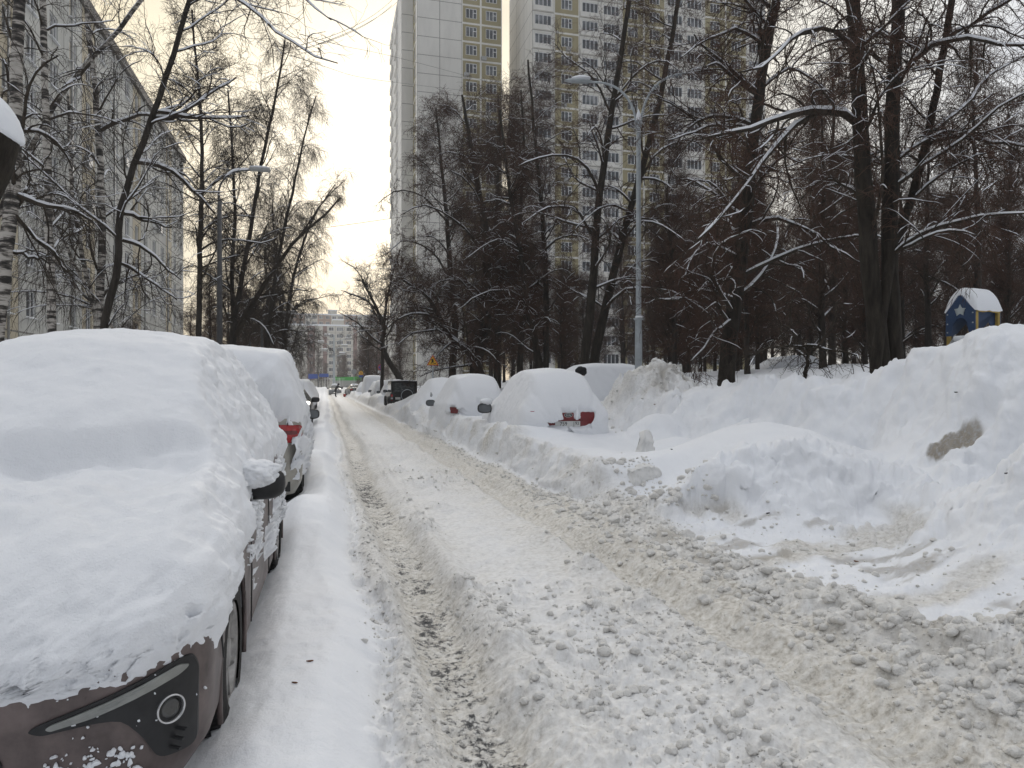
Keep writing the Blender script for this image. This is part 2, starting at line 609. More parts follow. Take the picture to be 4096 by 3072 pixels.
def coarse(x, y):
    """Smooth height without lumps, with everything a plough, a spade or the wind has heaped up."""
    x = np.asarray(x, float)
    y = np.asarray(y, float)
    x, y = np.broadcast_arrays(x, y)
    wob = fbm(x * .9, y * .9, oct=3, seed=3)
    z = np.zeros_like(x)
    # ---- left: soft verge, strip under the cars, bank with the trees
    lv = (.19 + .05 * vnoise(y * .7, y * 0 + 6.6, seed=45)) * ss(road_left(y) + .06, road_left(y) - .34, x)
    lv = lv - .10 * ss(-.22, -.52, x)
    lv = lv + .03 * wob * ss(.3, .05, x)
    # soft shoulders of blown snow between the parked cars
    for cy in (8.1, 14.2, 20.5, 26.5):
        lv = lv + .16 * bump(x, y, -.25, cy, .42, .8)
    lv = lv + .16 * bump(x, y, -.05, 22.2, .35, 2.2) + .15 * bump(x, y, .0, 10.6, .25, 1.2)
    lv = lv + .55 * ss(-2.5, -3.4, x) + .35 * ss(-4, -9, x)
    z = np.where(x < .6, lv, z)
    # ---- right
    rr = road_right(y)
    # field of snow the cars stand in
    field = .42 + .09 * fbm(x * .45, y * .45, oct=2, seed=8)
    # ridge of clods along the road edge
    ridge = .23 * np.exp(-((x - rr - .22) / .27) ** 2) * (1 + .45 * vnoise(y * 1.1, y * 0 + .5, seed=9))
    nearpk = ss(9.2, 7.6, y)                      # the dug-out pocket lies in front of the plough bank
    ridge = ridge * (.38 + .32 * nearpk)
    z = z + ridge
    # plough bank: steep broken face, crest, then down to the field
    prof = ss(.10, .50, x - rr + .07 * vnoise(y * 1.9, y * 0 + 3.3, seed=14)) * (.56 + .08 * vnoise(y * .9, y * 0 + 2.2, seed=12) + .06 * vnoise(y * 2.7, y * 0 + 5.2, seed=13))
    bank_h = prof * interp(y, [8.0, 8.7, 9.4, 18, 24, 27, 40, 70, 120], [0, .75, 1, .95, .75, .45, .55, .6, .6])
    back = ss(1.0, 1.9, x - rr)
    bank = bank_h * (1 - back) + field * back * ss(7.4, 9.2, y)
    bank = np.where(x > rr, bank, 0)
    # gap where a car drove in or out between the bank and the heap further on
    gap = bump(x, y, 3.9, 24.0, 1.6, 1.1)
    bank = bank * (1 - .75 * gap)
    # near side: pocket floor rising to the mounds
    px = x + .35 * wob
    py = y + .35 * fbm(x * 1.3 + 5, y * 1.3, oct=3, seed=19)
    floor = .06 + .02 * wob
    # edge of the pocket: the far lip (y ~ 6.9) and the right-hand lip
    lip_far = ss(6.55, 7.05, py + .25 * (px - 4.3))
    lip_right = ss(5.15, 5.75, px - .12 * (py - 4.5))
    lip_front = ss(2.7, 2.1, py) * ss(3.3, 3.9, px)
    wall = np.maximum(np.maximum(lip_far, lip_right), lip_front * .6)
    near = floor + wall * (.36 + .05 * wob)
    near = near * ss(.0, 1.0, x - rr)
    z = z + np.where(x > rr, bank * ss(7.2, 8.6, y) + near * (1 - ss(7.2, 8.6, y)), 0)
    # mounds (buried things and shovelled heaps)
    rough = 1 + .10 * wob
    add = np.zeros_like(x)
    add = smax(add, .82 * bump(x, y, 5.9, 8.35, 1.25, 1.45, .5) * rough, .06)
    add = smax(add, .52 * bump(x, y, 5.05, 7.1, .9, .7, .2) * rough, .08)
    add = smax(add, .62 * bump(x, y, 6.15, 12.6, .42, .8) * rough, .05)
    add = smax(add, .36 * bump(x, y, 5.6, 10.6, .8, .7), .05)
    add = smax(add, .50 * bump(x, y, 6.7, 10.3, .75, 1.0) * rough, .05)
    # shovelled mound at the right edge
    add = smax(add, .78 * bump(x, y, 6.0, 4.35, .95, .85, .35) * rough, .08)
    add = smax(add, .62 * bump(x, y, 5.0, 3.0, .75, .5, .2) * rough, .08)
    # small heap at the lower right corner
    add = smax(add, .46 * bump(x, y, 3.75, 2.75, .40, .46) * rough, .05)
    # flank of the mound above it: dirty hole lies on its road side
    add = smax(add, 1.05 * bump(x, y, 7.6, 6.75, 1.05, 1.1, .3) * rough, .1)
    add = smax(add, .85 * bump(x, y, 7.9, 9.1, .7, .8, .2) * rough, .12)
    add = smax(add, .45 * bump(x, y, 7.0, 11.6, .55, .9, .3) * rough, .12)
    add = smax(add, .5 * bump(x, y, 6.9, 13.0, .5, .6) * rough, .1)
    # snow banked against the sides of the cars in the right row
    for (qx, qy, hx_, hy_, hh) in ((4.75, 15.4, 1.2, 2.4, .22), (4.12, 21.0, 1.2, 2.4, .2), (4.35, 27.6, 1.7, 2.9, .50), (4.55, 49, 1.3, 2.6, .6), (4.45, 57, 1.2, 2.2, .35), (4.7, 64.5, 1.3, 3, .5), (4.4, 82, 1.2, 2.8, .4)):
        d = np.clip(np.maximum(np.abs(x - qx) / hx_, np.abs(y - qy) / hy_), 0, 3)
        add = smax(add, hh * ss(1.5, .75, d) * rough, .06)
    # far ones standing for low drifts between the parked cars
    add = smax(add, .12 * bump(x, y, 4.3, 17.9, 1.3, .6), .05)
    add = smax(add, .12 * bump(x, y, 4.7, 12.7, 1.2, .7), .05)
    add = smax(add, .28 * bump(x, y, 3.7, 15.3, .35, 1.8), .05)
    add = smax(add, 1.0 * bump(x, y, 5.4, 30.5, 1.6, 2.2), .05)
    add = smax(add, .7 * bump(x, y, 4.6, 36.5, 1.5, 1.6), .05)
    add = smax(add, 1.0 * bump(x, y, -1.5, 118, 7.5, 5.0), .05)
    add = smax(add, .9 * bump(x, y, 6.5, 96, 4.5, 12.0), .05)
    z = z + np.where((x > 3.0) | (y > 100), add, 0)
    # dirty ploughed heap by the lamp
    heap = 1.62 * bump(x, y, 7.35, 15.2, 1.25, 1.45) + .5 * bump(x, y, 8.6, 15.6, 1.2, 1.0)
    z = smax(z, heap * (1 + .12 * wob) + .3 - 2.2 * ss(.22, .04, heap), .15)
    # plateau of the yard behind the ploughed wall
    cx = interp(y, [0, 4, 7, 10, 14, 16.5, 18.5, 30, 34, 120], [8.2, 8.0, 7.75, 7.5, 7.35, 8.2, 10.8, 10.8, 8.6, 8.0])
    crest = interp(y, [0, 4, 6.5, 8, 9.5, 11.5, 15, 20, 40, 90], [2.3, 2.3, 2.3, 2.0, 1.60, 1.42, 1.38, 1.4, 1.3, 1.0])
    cx = cx + .42 * vnoise(y * .62, y * 0 + 1.2, seed=21) + .20 * vnoise(y * 1.7, y * 0 + 1.2, seed=22) + .07 * vnoise(y * 4.1, y * 0 + 1.2, seed=23)
    up = ss(cx - 1.15, cx + .2, x + .22 * wob + .09 * fbm(x * 2.3, y * 2.3, oct=2, seed=24))
    up = up * up * (3 - 2 * up) * .55 + up * .45
    beyond = crest - .28 * ss(.5, 2.2, x - cx) * ss(6.5, 9.5, y) + interp(x, [8, 10.5, 13, 17, 24, 34, 60], [0, .05, .50, 1.05, 1.35, 1.3, 1.0]) * ss(8, 13, y)
    beyond = beyond + .10 * wob + .10 * fbm(x * 1.7, y * 1.7, oct=2, seed=25) * ss(10.5, 8.5, x) + .12 * fbm(x * .22, y * .22, oct=2, seed=31) + .5 * ss(9, 15, x) * ss(11, 6, y)
    z = np.where(x > 3.5, z * (1 - up) + np.maximum(z, beyond) * up, z)
    return z


def ground_z(x, y):
    return float(coarse(np.array([x]), np.array([y]))[0])


def terrain(x, y):
    z = coarse(x, y)
    rl, rr = road_left(y), road_right(y)
    dist = np.hypot(x, y)
    far = ss(60, 25, dist)                          # fine lumps fade with distance
    near = ss(-.55, -.3, x) * far
    road = ss(rl - .05, rl + .08, x) * ss(rr + .15, rr - .1, x)
    # ruts: left one worn to the asphalt, right one packed smooth
    w1 = .66 + .06 * vnoise(y * .35, y * 0, seed=50)
    rut1 = np.exp(-((x - w1) / .2) ** 4)
    w2 = 2.42 + .05 * vnoise(y * .3, y * 0 + 4, seed=51)
    rut2 = np.exp(-((x - w2) / .17) ** 4)
    rut3 = np.exp(-((x - 1.02) / .09) ** 2)
    vis = ss(160, 90, dist) * ss(-9, -6, x) * ss(12, 10, x) * (y > -6)
    n_lo = where_on(vis, lambda a, b: fbm(a * 3.0, b * 1.3, oct=3, seed=60), x, y)
    n_mid = where_on(far * vis, lambda a, b: fbm(a * 9, b * 7, oct=3, seed=61), x, y)
    n_hi = where_on(ss(5, 2.6, dist) * vis, lambda a, b: fbm(a * 33, b * 29, oct=2, seed=62), x, y)
    ridge = np.exp(-((x - rr - .2) / .32) ** 2) * interp(y, [-5, 7.5, 9.5, 26, 60], [1, .9, .35, .3, .3])
    face = np.exp(-((x - rr - .35) / .3) ** 2) * ss(8.2, 9.2, y)
    # road surface
    zr = .045 + .034 * n_lo + .016 * n_mid - .085 * rut1 - .080 * rut2 + .055 * rut3 + .030 * np.exp(-((x - 2.12) / .08) ** 2) + .03 * np.exp(-((x - .42) / .08) ** 2)
    loose = road * (1 - .94 * rut2) * (1 - .78 * rut1)
    patch = where_on(road, lambda a, b: ss(-.2, .3, fbm(a * 1.3, b * .8, oct=3, seed=63)), x, y)

    def crumbs(a, b):
        return clods(a, b, .24, .36, 70) * .030 + clods(a, b, .11, .5, 71) * .012 + .014 * np.abs(fbm(a * 6, b * 6, oct=3, seed=73))
    zr = zr + (1 - rut1) * (1 - rut2) * (.038 * patch * (.6 + .6 * n_lo) + .022 * np.abs(n_mid) * patch) * far
    z = z + road * (zr + .016 * n_hi * (1 - .75 * rut2)) + where_on(loose * far * (.25 + 1.0 * patch), crumbs, x, y)
    # tyre lugs pressed into the right rut
    z = z + road * np.maximum(rut2, .5 * rut1) * far * .008 * np.sin((y + .25 * np.abs(x - w2) + .03 * n_lo) * 2 * math.pi / .075)
    # ridge lumps
    def rl_(a, b):
        return clods(a, b, .30, .5, 80) * .055 + clods(a, b, .14, .6, 81) * .022 + .035 * np.abs(fbm(a * 7, b * 7, oct=4, seed=86))
    z = z + where_on(ridge * far, rl_, x, y) + ridge * .018 * n_hi
    # bank face: blocky, streaked sideways by the blade
    st = where_on(np.maximum(face, 1e-9), lambda a, b: fbm(a * 2 + b * 1.2, b * 3.2 - a * 2, oct=4, seed=83), x, y)

    def fc_(a, b):
        return .035 * fbm(a * 9, b * 7, oct=4, seed=87) + clods(a, b, .26, .35, 84) * .05 + clods(a, b, .11, .45, 85) * .03
    z = z + .10 * st * far + where_on(face * far, fc_, x, y)
    # soft fields
    soft = (1 - road) * (1 - .8 * ridge) * (1 - .6 * face) * far
    z = z + where_on(soft, lambda a, b: .022 * fbm(a * 2.2, b * 2.2, oct=3, seed=90) + .005 * fbm(a * 14, b * 9, oct=2, seed=91), x, y)
    # rough trodden snow in and around the dug-out pocket and under the ploughed wall
    pocket = ss(3.2, 3.6, x) * ss(6.4, 5.7, x) * ss(7.9, 7.0, y) * ss(1.6, 2.6, y)
    z = z + where_on(pocket, lambda a, b: .055 * np.abs(fbm(a * 3.2, b * 3.2, oct=4, seed=92)) + .035 * fbm(a * 6, b * 6, oct=4, seed=93), x, y)
    lip = np.clip(pocket * ss(4.6, 5.4, x) + bump(x, y, 4.5, 6.9, 1.4, .6) + bump(x, y, 6.7, 6.0, .9, .8), 0, 1)
    z = z + where_on(lip, lambda a, b: clods(a, b, .42, .45, 94) * .11 + clods(a, b, .19, .5, 95) * .06 + clods(a, b, .08, .45, 96) * .025 + .05 * fbm(a * 5, b * 5, oct=4, seed=88), x, y)
    wallz = ss(5.9, 6.9, x) * ss(9.4, 8.4, x) * ss(7.0, 8.8, y) * ss(22, 15.5, y)
    z = z + where_on(wallz, lambda a, b: .20 * fbm(a * .9 + b * .3, b * 1.7, oct=4, seed=97) + .07 * np.abs(fbm(a * 4, b * 4, oct=4, seed=89)) + clods(a, b, .6, .3, 98) * .14 + clods(a, b, .25, .25, 105) * .06, x, y)
    heap = np.clip(bump(x, y, 7.45, 15.1, 1.5, 1.7) * 1.4, 0, 1)
    z = z + where_on(heap, lambda a, b: clods(a, b, .3, .5, 99) * .09 + clods(a, b, .14, .5, 100) * .05 + .06 * fbm(a * 6, b * 6, oct=4, seed=106), x, y)
    drift = ss(6.6, 8.2, x) * ss(10, 7.5, y) * (y > 0)
    z = z + where_on(drift, lambda a, b: .13 * fbm(a * 1.1, b * .9, oct=4, seed=101), x, y)
    # lower-right heap
    z = z + where_on(bump(x, y, 3.78, 2.72, .6, .6), lambda a, b: clods(a, b, .2, .55, 102) * .08 + clods(a, b, .09, .6, 103) * .045 + .05 * fbm(a * 6, b * 6, oct=4, seed=107), x, y)
    # verge edge crumbs
    edge = np.exp(-((x - rl + .02) / .07) ** 2)
    z = z + where_on(edge * far, lambda a, b: clods(a, b, .1, .6, 104) * .035 + .03 * fbm(a * 11, b * 9, oct=3, seed=108), x, y)
    # dirty hollow in the drift
    hx = ((x - 6.74) * .75 + (y - 6.36) * .66, -(x - 6.74) * .66 + (y - 6.36) * .75)
    hol = np.exp(-(hx[0] / .13) ** 2 - (hx[1] / .30) ** 4)
    z = z + where_on(hol, lambda a, b: -.10 + .08 * fbm(a * 13, b * 13, oct=4, seed=109), x, y)
    # --- where the snow is dirty
    dirt = road * (.70 + .35 * rut1 + .20 * rut2 + .4 * np.exp(-((x - rr + .3) / .3) ** 2) - .25 * np.exp(-((x - 1.5) / .4) ** 2))
    dirt = np.maximum(dirt, ridge * .85)
    dirt = np.maximum(dirt, face * (.50 + .6 * st))
    dirt = np.maximum(dirt, edge * .35)
    dirt = np.maximum(dirt, heap * .45 + where_on(heap, lambda a, b: .4 * fbm(a * 2, b * 2, oct=3, seed=110), x, y))
    pk = where_on(pocket, lambda a, b: ss(.05, .45, fbm(a * .9, b * 2.4, oct=3, seed=111)), x, y)
    dirt = np.maximum(dirt, pk * .8 * ss(.4, .25, z))
    dirt = np.maximum(dirt, bump(x, y, 3.78, 2.72, .7, .6) * .6)
    # asphalt showing in the left rut
    b = vnoise(y * .42, y * 0 + 2, seed=121)
    aw = road * np.exp(-((x - w1) / .17) ** 4) * interp(y, [-5, 1.5, 3.2, 6, 12, 30], [1, 1, .95, .8, .35, .1])
    asph = where_on(aw, lambda a, c, e: .35 + .65 * ss(-.45, .35, fbm(a * 3, c * 1.1, oct=3, seed=120) + .5 * e), x, y, b)
    # brown grit
    gm = ss(30, 22, dist) * (x > 2.5)
    g = where_on(gm, lambda a, c: fbm(a * 2.6, c * 2.6, oct=4, seed=130), x, y)
    grit = .9 * bump(x, y, 3.55, 3.35, .42, .38) * ss(-.3, .2, g)
    grit = np.maximum(grit, .95 * ss(.42, .62, hol + .25 * g) * ss(-.7, -.2, g))
    grit = np.maximum(grit, .75 * np.clip(1.4 * bump(x, y, 7.75, 14.4, .9, .8), 0, 1) * ss(-.1, .35, g))
    grit = np.maximum(grit, .6 * ridge * ss(.10, .45, g) * ss(8.5, 6, y))
    g2 = where_on(pocket, lambda a, c: fbm(a * 1.6, c * 4.2, oct=4, seed=131), x, y)
    grit = np.maximum(grit, .62 * pocket * ss(.18, .45, g2) * ss(5.4, 4.7, x) * ss(.34, .22, z))
    grit = np.maximum(grit, .6 * bump(x, y, 3.85, 6.9, .22, .16) * ss(-.1, .3, g))
    grit = np.maximum(grit, .5 * bump(x, y, 7.0, 13.2, .14, .22))
    return z, np.clip(dirt, 0, 1), np.clip(asph, 0, 1), np.clip(grit, 0, 1)


def build_ground():
    fine = np.linspace(-R(44), R(44), 900)
    rest = np.linspace(R(44), 2 * math.pi - R(44), 120)[1:-1]
    th = YAW + np.concatenate([fine, rest])
    # rows follow the relief: steep faces get as many of them as the size they show
    NR = 1050
    r0 = np.concatenate([np.linspace(.35, 1.6, 30)[:-1], np.exp(np.linspace(math.log(1.6), math.log(75), 1000)),
                         np.exp(np.linspace(math.log(75), math.log(700), 40))[1:]])
    cs = YAW + np.linspace(-R(44), R(44), 180)
    C, A = np.meshgrid(r0, cs)
    zc = coarse((C * np.sin(A)).ravel(), (C * np.cos(A)).ravel()).reshape(C.shape)
    dr = np.diff(r0)[None]
    rm = .5 * (r0[1:] + r0[:-1])[None]
    wgt = (dr * (.10 + 1.3 / rm) + np.abs(np.diff(zc, axis=1)) * (rm < 60)) / rm + dr / rm * .12
    wgt = np.where(rm < 1.6, wgt * .35, wgt)
    cum = np.concatenate([np.zeros((len(cs), 1)), np.cumsum(wgt, 1)], 1)
    rows = np.zeros((len(cs), NR))
    for a in range(len(cs)):
        rows[a] = np.interp(np.linspace(0, cum[a, -1], NR), cum[a], r0)
    ker = np.hanning(9)[1:-1]
    ker /= ker.sum()
    rows = np.apply_along_axis(lambda q: np.convolve(np.pad(q, 3, mode='edge'), ker, mode='valid'), 0, rows)
    f = (th - YAW + R(44)) / R(88) * (len(cs) - 1)
    back = f > len(cs) - 1
    i0 = np.clip(f.astype(int), 0, len(cs) - 2)
    fr = np.clip(f - i0, 0, 1)
    RA = rows[i0] * (1 - fr)[:, None] + rows[i0 + 1] * fr[:, None]
    t = ((th - YAW - R(44)) / (2 * math.pi - R(88)))
    RA[back] = rows[-1] * (1 - t[back])[:, None] + rows[0] * t[back][:, None]
    RA = RA.T
    TH = np.broadcast_to(th, RA.shape)
    X, Y = RA * np.sin(TH), RA * np.cos(TH)
    z, dirt, asph, grit = terrain(X.ravel(), Y.ravel())
    V = np.stack([X.ravel(), Y.ravel(), z], 1)
    # knock the big steep faces about sideways as well, so that none is a plain curtain
    xx, yy = X.ravel(), Y.ravel()
    dist = np.hypot(xx, yy)
    m = (dist < 45) & (xx > 3.0) & (yy > 0)
    xs, ys = xx[m], yy[m]
    e = .05
    gx = (coarse(xs + e, ys) - coarse(xs - e, ys)) / (2 * e)
    gy = (coarse(xs, ys + e) - coarse(xs, ys - e)) / (2 * e)
    n = np.stack([-gx, -gy, np.ones_like(gx)], 1)
    n /= np.linalg.norm(n, axis=1, keepdims=True)
    st = ss(.10, .45, 1 - n[:, 2]) * ss(45, 25, dist[m])
    zz = z[m]
    rough = where_on(st, lambda a, b, c: .20 * fbm(a * 1.6, b * 1.6, c * 1.3, oct=5, seed=140, gain=.58) + .05 * np.abs(fbm(a * 6, b * 6, c * 6, oct=3, seed=142)), xs, ys, zz)
    V[m] += n * rough[:, None]
    nr, nt_ = X.shape
    i = np.arange(nr - 1)[:, None] * nt_
    j = np.arange(nt_)[None, :]
    j2 = (j + 1) % nt_
    Q = np.stack([i + j, i + nt_ + j, i + nt_ + j2, i + j2], -1).reshape(-1, 4)
    cen = V[Q].mean(1)
    cx, cy = cen[:, 0], cen[:, 1]
    rl, rr = road_left(cy), road_right(cy)
    lab = np.zeros(len(Q), int)                                                       # 0 field
    lab[(cx > rl) & (cx < rr) & (cy > -60) & (cy < 110)] = 1                           # road
    lab[(cx <= rl) & (cx > -.55) & (cy > -60) & (cy < 110)] = 2                        # verge
    lab[(cx >= rr) & (cx < rr + 1.15) & (cy > 8.1) & (cy < 110)] = 3                   # plough bank
    lab[(np.hypot((cx - 7.4) / 1.35, (cy - 15.1) / 1.6) < 1) & (cx > 5.9)] = 4         # dirty heap
    names = [('ground', 'open field of fresh white snow with mounds and drifts around the parking bays', 'snowy ground'),
             ('road', 'narrow snow covered road with two tyre ruts and loose grey snow', 'road'),
             ('verge', 'smooth strip of clean snow between the parked cars and the road', 'snowy verge'),
             ('snow_bank', 'rough snow bank thrown up by the plough along the right road edge', 'snow bank'),
             ('snow_pile', 'big dirty snow pile with grit in front of the steel lamp post', 'snow pile')]
    for k, (nm, lb, ct) in enumerate(names):
        q = Q[lab == k]
        used, inv = np.unique(q, return_inverse=True)
        me = mk_mesh(nm, V[used], inv.reshape(-1, 4), MAT['ground'], True,
                     attrs={'dirt': dirt[used], 'asphalt': asph[used], 'grit': grit[used]})
        link(nm, me, None, lb, ct, kind='structure')
    # hole under the camera
    return


def ico_lump(sub, seed, squash=.75, chunk=False):
    bm = bmesh.new()
    bmesh.ops.create_icosphere(bm, subdivisions=sub, radius=1)
    bm.verts.index_update()
    v = np.array([x.co[:] for x in bm.verts])
    t = np.array([[w.index for w in f.verts] for f in bm.faces])
    bm.free()
    r = np.random.default_rng(seed + 1000)
    if chunk:
        for _ in range(9):
            n = unit_(r.normal(size=3))
            o = r.uniform(.45, .9)
            ex = np.clip(v @ n - o, 0, None)
            v = v - ex[:, None] * n * .92
    n = fbm(v[:, 0] * 1.5 + seed * 7.1, v[:, 1] * 1.5, v[:, 2] * 1.5, oct=4, seed=seed, gain=.6)
    v = v * (1 + (.34 if chunk else .3) * n[:, None])
    if chunk:
        v = v * (1 + .16 * fbm(v[:, 0] * 4.5, v[:, 1] * 4.5 + seed, v[:, 2] * 4.5, oct=3, seed=seed + 50)[:, None])
    v[:, 2] *= squash
    return v, t


def unit_(a):
    return a / np.linalg.norm(a)


def build_clods():
    r = np.random.default_rng(77)
    pts = []
    def scat(n, xs, ys, smin, smax_):
        for _ in range(n):
            pts.append((xs(), ys(), smin * (smax_ / smin) ** (r.random() ** 2.9)))
    yl = lambda a, b: (lambda: a * (b / a) ** r.random())
    nrm = lambda m, s: (lambda: r.normal(m, s))
    scat(5200, nrm(3.1, .24), yl(1.8, 9.5), .004, .046)
    scat(40, nrm(3.2, .22), yl(3, 9), .05, .085)
    scat(1300, nrm(2.88, .13), yl(9, 26), .008, .04)
    # lumps lie in drifts between the ruts
    n = 0
    while n < 3800:
        x, y = r.uniform(.86, 2.32), 1.7 * (14 / 1.7) ** r.random()
        if fbm(np.array([x * 1.3]), np.array([y * .8]), oct=3, seed=63)[0] > r.uniform(-.05, .5):
            pts.append((x, y, .0035 * 11 ** (r.random() ** 3.4)))
            n += 1
    scat(1300, nrm(.40, .08), yl(1.7, 12), .004, .026)
    scat(900, nrm(.68, .18), yl(1.7, 9), .003, .014)
    scat(500, nrm(2.45, .15), yl(1.7, 9), .003, .012)
    scat(900, lambda: r.uniform(3.3, 5.0), lambda: r.uniform(2.6, 6.8), .004, .036)
    scat(420, nrm(3.7, .28), nrm(2.7, .3), .008, .065)
    scat(420, lambda: r.uniform(3.4, 4.2), lambda: r.uniform(6.9, 8.9), .010, .07)
    scat(500, nrm(7.5, .8), nrm(14.6, .7), .010, .06)
    P = np.array(pts)
    z = terrain(P[:, 0], P[:, 1])[0]
    vs, ts, n = [], [], 0
    vari = [ico_lump(3, s, .8, True) for s in range(6)] + [ico_lump(2, s + 9, .8, True) for s in range(6)] + [ico_lump(1, s + 19, .8, True) for s in range(8)]
    for (x, y, s), zz in zip(P, z):
        d = math.hypot(x, y)
        v, t = vari[r.integers(0, 6)] if s / d > .010 else vari[6 + r.integers(0, 6)] if s / d > .004 else vari[12 + r.integers(0, 8)]
        a = r.random() * 6.28
        c, q = math.cos(a), math.sin(a)
        sx = s * r.uniform(.7, 1.25)
        w = np.stack([(v[:, 0] * c - v[:, 1] * q) * s, (v[:, 0] * q + v[:, 1] * c) * sx, v[:, 2] * s], 1) + (x, y, zz + s * .18)
        vs.append(w)
        ts.append(t + n)
        n += len(w)
    me = mk_mesh('snow_lumps', np.vstack(vs), np.vstack(ts), MAT['clod'], True)
    link('snow_lumps', me, None, 'loose lumps of grey snow scattered over the road and its edges', 'snow lumps', kind='stuff')


def slab(name, c, size, rz, tilt, label, seed):
    """A broken upright plate of packed snow."""
    bm = bmesh.new()
    bmesh.ops.create_cube(bm, size=1.0)
    bmesh.ops.subdivide_edges(bm, edges=bm.edges[:], cuts=22, use_grid_fill=True)
    bm.verts.index_update()
    v = np.array([x.co[:] for x in bm.verts])
    q = np.array([[w.index for w in f.verts] for f in bm.faces])
    bm.free()
    top = v[:, 2] + .5
    prof = .72 + .35 * vnoise(v[:, 0] * 2.7 + seed, v[:, 1] * 0 + seed * 3.3, seed=seed) - .25 * np.abs(v[:, 0] + .15) ** 1.5
    v[:, 2] = top * prof
    v[:, 1] *= 1 - .55 * top
    v = v * np.array(size)
    nn = fbm(v[:, 0] * 6, v[:, 1] * 6 + seed, v[:, 2] * 6, oct=4, seed=seed + 5)
    v += nn[:, None] * np.array([.06, .10, .05]) + (np.abs(fbm(v[:, 0] * 17, v[:, 1] * 17, v[:, 2] * 17, oct=3, seed=seed + 7)) * .03)[:, None] * np.sign(v)
    M = Matrix.Rotation(rz, 3, 'Z') @ Matrix.Rotation(tilt, 3, 'X')
    v = v @ np.array(M).T
    me = mk_mesh(name, v, q, MAT['slab_snow'], True)
    o = link(name, me, None, label, 'snow block')
    o.location = c
    return o


build_ground()
build_clods()
for k, (u, v, d, s, rz, tl, lb) in enumerate([
        (640, 466, 10.3, (.62, .22, .62), .35, -.25, 'large upright slab of packed snow at the near end of the ploughed bank'),
        (643, 500, 9.25, (.40, .30, .62), .1, .12, 'grey pointed block of snow under the upright slab, at the road edge'),
        (671, 512, 8.6, (.11, .14, .42), .6, .05, 'thin upright sliver of snow beside the bank end')]):
    p = at(u, v, d)
    slab('snow_block', (p[0], p[1], ground_z(p[0], p[1]) - .30), s, rz, tl, lb, 3 + k)
# ------------------------------------------------------------------ trees
def unit(v):
    return v / (np.linalg.norm(v, axis=-1, keepdims=True) + 1e-9)


def grow(p0, d0, length, r0, n, wander, grav, r, taper=.25, lift=0.0):
    """N branches grown together.  grav pulls down along the branch, lift pulls up at first."""
    m = len(p0)
    P = np.zeros((m, n, 3))
    P[:, 0] = p0
    d = unit(np.asarray(d0, float))
    step = (np.asarray(length) / (n - 1))[:, None]
    w = r.normal(size=(m, 3))
    for i in range(1, n):
        t = i / (n - 1)
        w = .55 * w + r.normal(size=(m, 3))
        d = d + wander * w
        d[:, 2] += lift * (1 - t) - grav * t
        d = unit(d)
        P[:, i] = P[:, i - 1] + d * step
    t = np.linspace(0, 1, n)[None]
    Rr = np.asarray(r0)[:, None] * (1 - (1 - taper) * t)
    return P, Rr


def spawn(P, Rd, per, t0, t1, ang, r, rfac, rmin, lens, up=0.0, taper_len=.6):
    m, n, _ = P.shape
    k = per
    t = t0 + (t1 - t0) * (np.arange(k)[None] + r.random((m, k))) / k
    f = t * (n - 1)
    i = np.clip(f.astype(int), 0, n - 2)
    w = (f - i)[..., None]
    row = np.arange(m)[:, None]
    p = P[row, i] * (1 - w) + P[row, i + 1] * w
    tan = unit(P[row, i + 1] - P[row, i])
    rad = Rd[row, i] * (1 - w[..., 0]) + Rd[row, i + 1] * w[..., 0]
    q = r.normal(size=p.shape)
    q[..., 2] += up
    perp = unit(q - (q * tan).sum(-1, keepdims=True) * tan)
    a = r.normal(ang, .18, size=(m, k))[..., None]
    d = tan * np.cos(a) + perp * np.sin(a)
    L = lens * r.uniform(.55, 1.25, size=(m, k)) * (1 - taper_len * (t - t0) / max(1e-6, t1 - t0))
    rr = np.maximum(rad * rfac, rmin)
    return p.reshape(-1, 3), d.reshape(-1, 3), L.reshape(-1), rr.reshape(-1)


def resample(pts, n):
    """Smooth curve through control points."""
    pts = np.asarray(pts, float)
    if len(pts) == 2:
        t = np.linspace(0, 1, n)[:, None]
        return pts[0] * (1 - t) + pts[1] * t
    s = np.concatenate([[0], np.cumsum(np.linalg.norm(np.diff(pts, axis=0), axis=1))])
    q = np.linspace(0, s[-1], n)
    out = np.zeros((n, 3))
    m = np.gradient(pts, s, axis=0)
    for j, x in enumerate(q):
        i = min(np.searchsorted(s, x, side='right') - 1, len(pts) - 2)
        h = s[i + 1] - s[i]
        t = (x - s[i]) / h
        out[j] = (2 * t ** 3 - 3 * t ** 2 + 1) * pts[i] + (t ** 3 - 2 * t ** 2 + t) * h * m[i] + (-2 * t ** 3 + 3 * t ** 2) * pts[i + 1] + (t ** 3 - t ** 2) * h * m[i + 1]
    return out


class Acc:
    def __init__(self):
        self.v, self.q, self.n = [], [], 0

    def add(self, P, Rd, k, sx=None):
        if len(P) == 0:
            return
        v, q = tubes(P, Rd, k, sx)
        self.v.append(v)
        self.q.append(q + self.n)
        self.n += len(v)

    def mesh(self, name, mat):
        return mk_mesh(name, np.vstack(self.v), np.vstack(self.q), mat, True)


